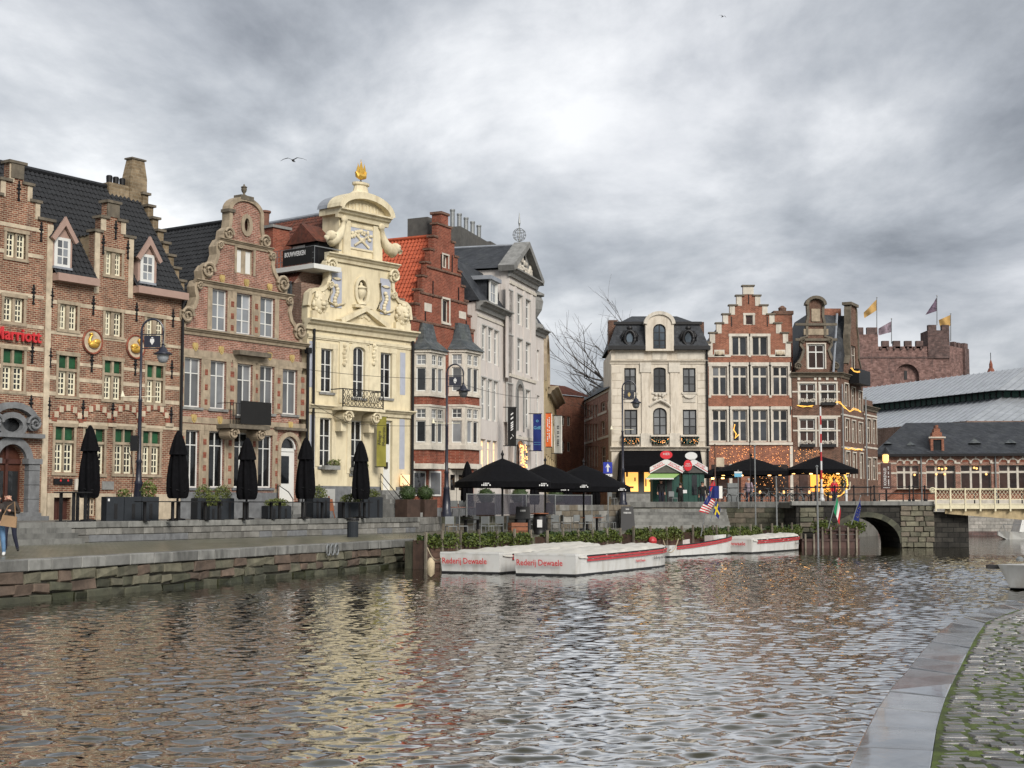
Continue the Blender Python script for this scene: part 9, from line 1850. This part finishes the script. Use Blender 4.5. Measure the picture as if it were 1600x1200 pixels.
def pose(H=1.75, **kw):
    s = H / 1.75; J = dict(pelvis=(0, 0, .95), chest=(0, .0, 1.30), neck=(0, 0, 1.50), head=(0, -.02, 1.60), crown=(0, -.02, 1.68), shl=(.19, 0, 1.42), ell=(.26, .02, 1.14), wrl=(.26, -.05, .88), hal=(.26, -.08, .79), shr=(-.19, 0, 1.42), elr=(-.26, .02, 1.14), wrr=(-.26, -.05, .88), har=(-.26, -.08, .79), hil=(.10, 0, .88), knl=(.11, -.02, .49), anl=(.11, .03, .09), tol=(.12, -.14, .04), hir=(-.10, 0, .88), knr=(-.11, -.02, .49), anr=(-.11, .03, .09), tor=(-.12, -.14, .04))
    J.update(kw); return {k: tuple(c * s for c in v) for k, v in J.items()}
p = G(18, 862, QZ); person((p.x - .08, p.y, QZ), .0, 'bald person in dark brown jacket looking down at their hands', pose(1.78, head=(-.05, -.05, 1.6), crown=(-.05, -.07, 1.68), ell=(.29, -.02, 1.16), wrl=(.10, -.25, 1.22), hal=(.04, -.30, 1.24), elr=(-.29, -.02, 1.16), wrr=(-.12, -.24, 1.2), har=(-.06, -.3, 1.23), knl=(.16, -.02, .49), anl=(.24, .05, .09), tol=(.30, -.08, .04), hil=(.12, 0, .88)), ('jacket_brown', 'navy_trousers', 'navy_trousers', 'boat_dark'), None)
p = G(-4, 869, QZ); person((p.x - .05, p.y, QZ), .1, 'person in jeans and white trainers with a tan bag, cut by the left edge', pose(1.7, hil=(.14, 0, .88), knl=(.2, -.03, .49), anl=(.22, .03, .09), tol=(.24, -.14, .04), ell=(.28, -.05, 1.15), wrl=(.2, -.2, 1.0), hal=(.18, -.26, .98)), ('jacket_brown', 'denim', 'denim', 'letter_white'))
o = MB().box(-.22, .22, -.09, .09, 0, .3, .03).tube([(-.18, 0, .28), (-.1, 0, .55), (.05, 0, .7), (.15, 0, .28)], .015, 5).build('shoulder_bag', 'bag_tan', bevel=.03); o.location = (p.x + .34, p.y - .2, QZ + .82); o.rotation_euler = (0, .15, .2); tag(o, 'tan shoulder bag hanging at the side of the person in jeans', 'bag')
p = plan(1063.5, 96.5); person((p.x, p.y, PZ - .3), pi, 'person in black top and shorts seen from behind at the kiosk steps', pose(1.72, ell=(.25, -.05, 1.15), wrl=(.1, -.25, 1.18), hal=(.05, -.3, 1.2), elr=(-.25, -.05, 1.15), wrr=(-.15, -.25, 1.1), har=(-.1, -.32, 1.12)), ('cloth_black', 'cloth_black', 'skin', 'boat_dark'))
o = MB().box(-.13, .13, -.02, .02, 0, .22).build('paper_bag', 'letter_white', bevel=.01); o.location = (p.x + .28, p.y - .1, PZ + .75); tag(o, 'white paper held by the person in shorts', 'paper')
p = plan(1033, 99.2); person((p.x, p.y, PZ), .2, 'person in dark clothes standing in the kiosk opening', pose(1.7), ('cloth_black', 'navy_trousers', 'navy_trousers', 'boat_dark'))
p = plan(1304, 98.5); person((p.x, p.y, PZ), .4, 'person in bright red jacket beside the glowing wreath', pose(1.72, ell=(.3, 0, 1.15), wrl=(.2, -.2, 1.05), hal=(.15, -.25, 1.05)), ('cloth_red', 'navy_trousers', 'navy_trousers', 'boat_dark'))
p = plan(1170.5, 97); person((p.x, p.y, PZ), -.4, 'grey-haired person in pinkish brown coat among the bicycles', pose(1.72), ('cloth_mauve', 'navy_trousers', 'navy_trousers', 'boat_dark'), 'cloth_grey')
p = plan(1098, 97); person((p.x, p.y, PZ - .2), .0, 'person in dark jacket right of the second kiosk', pose(1.7), ('cloth_black', 'navy_trousers', 'navy_trousers', 'boat_dark'))
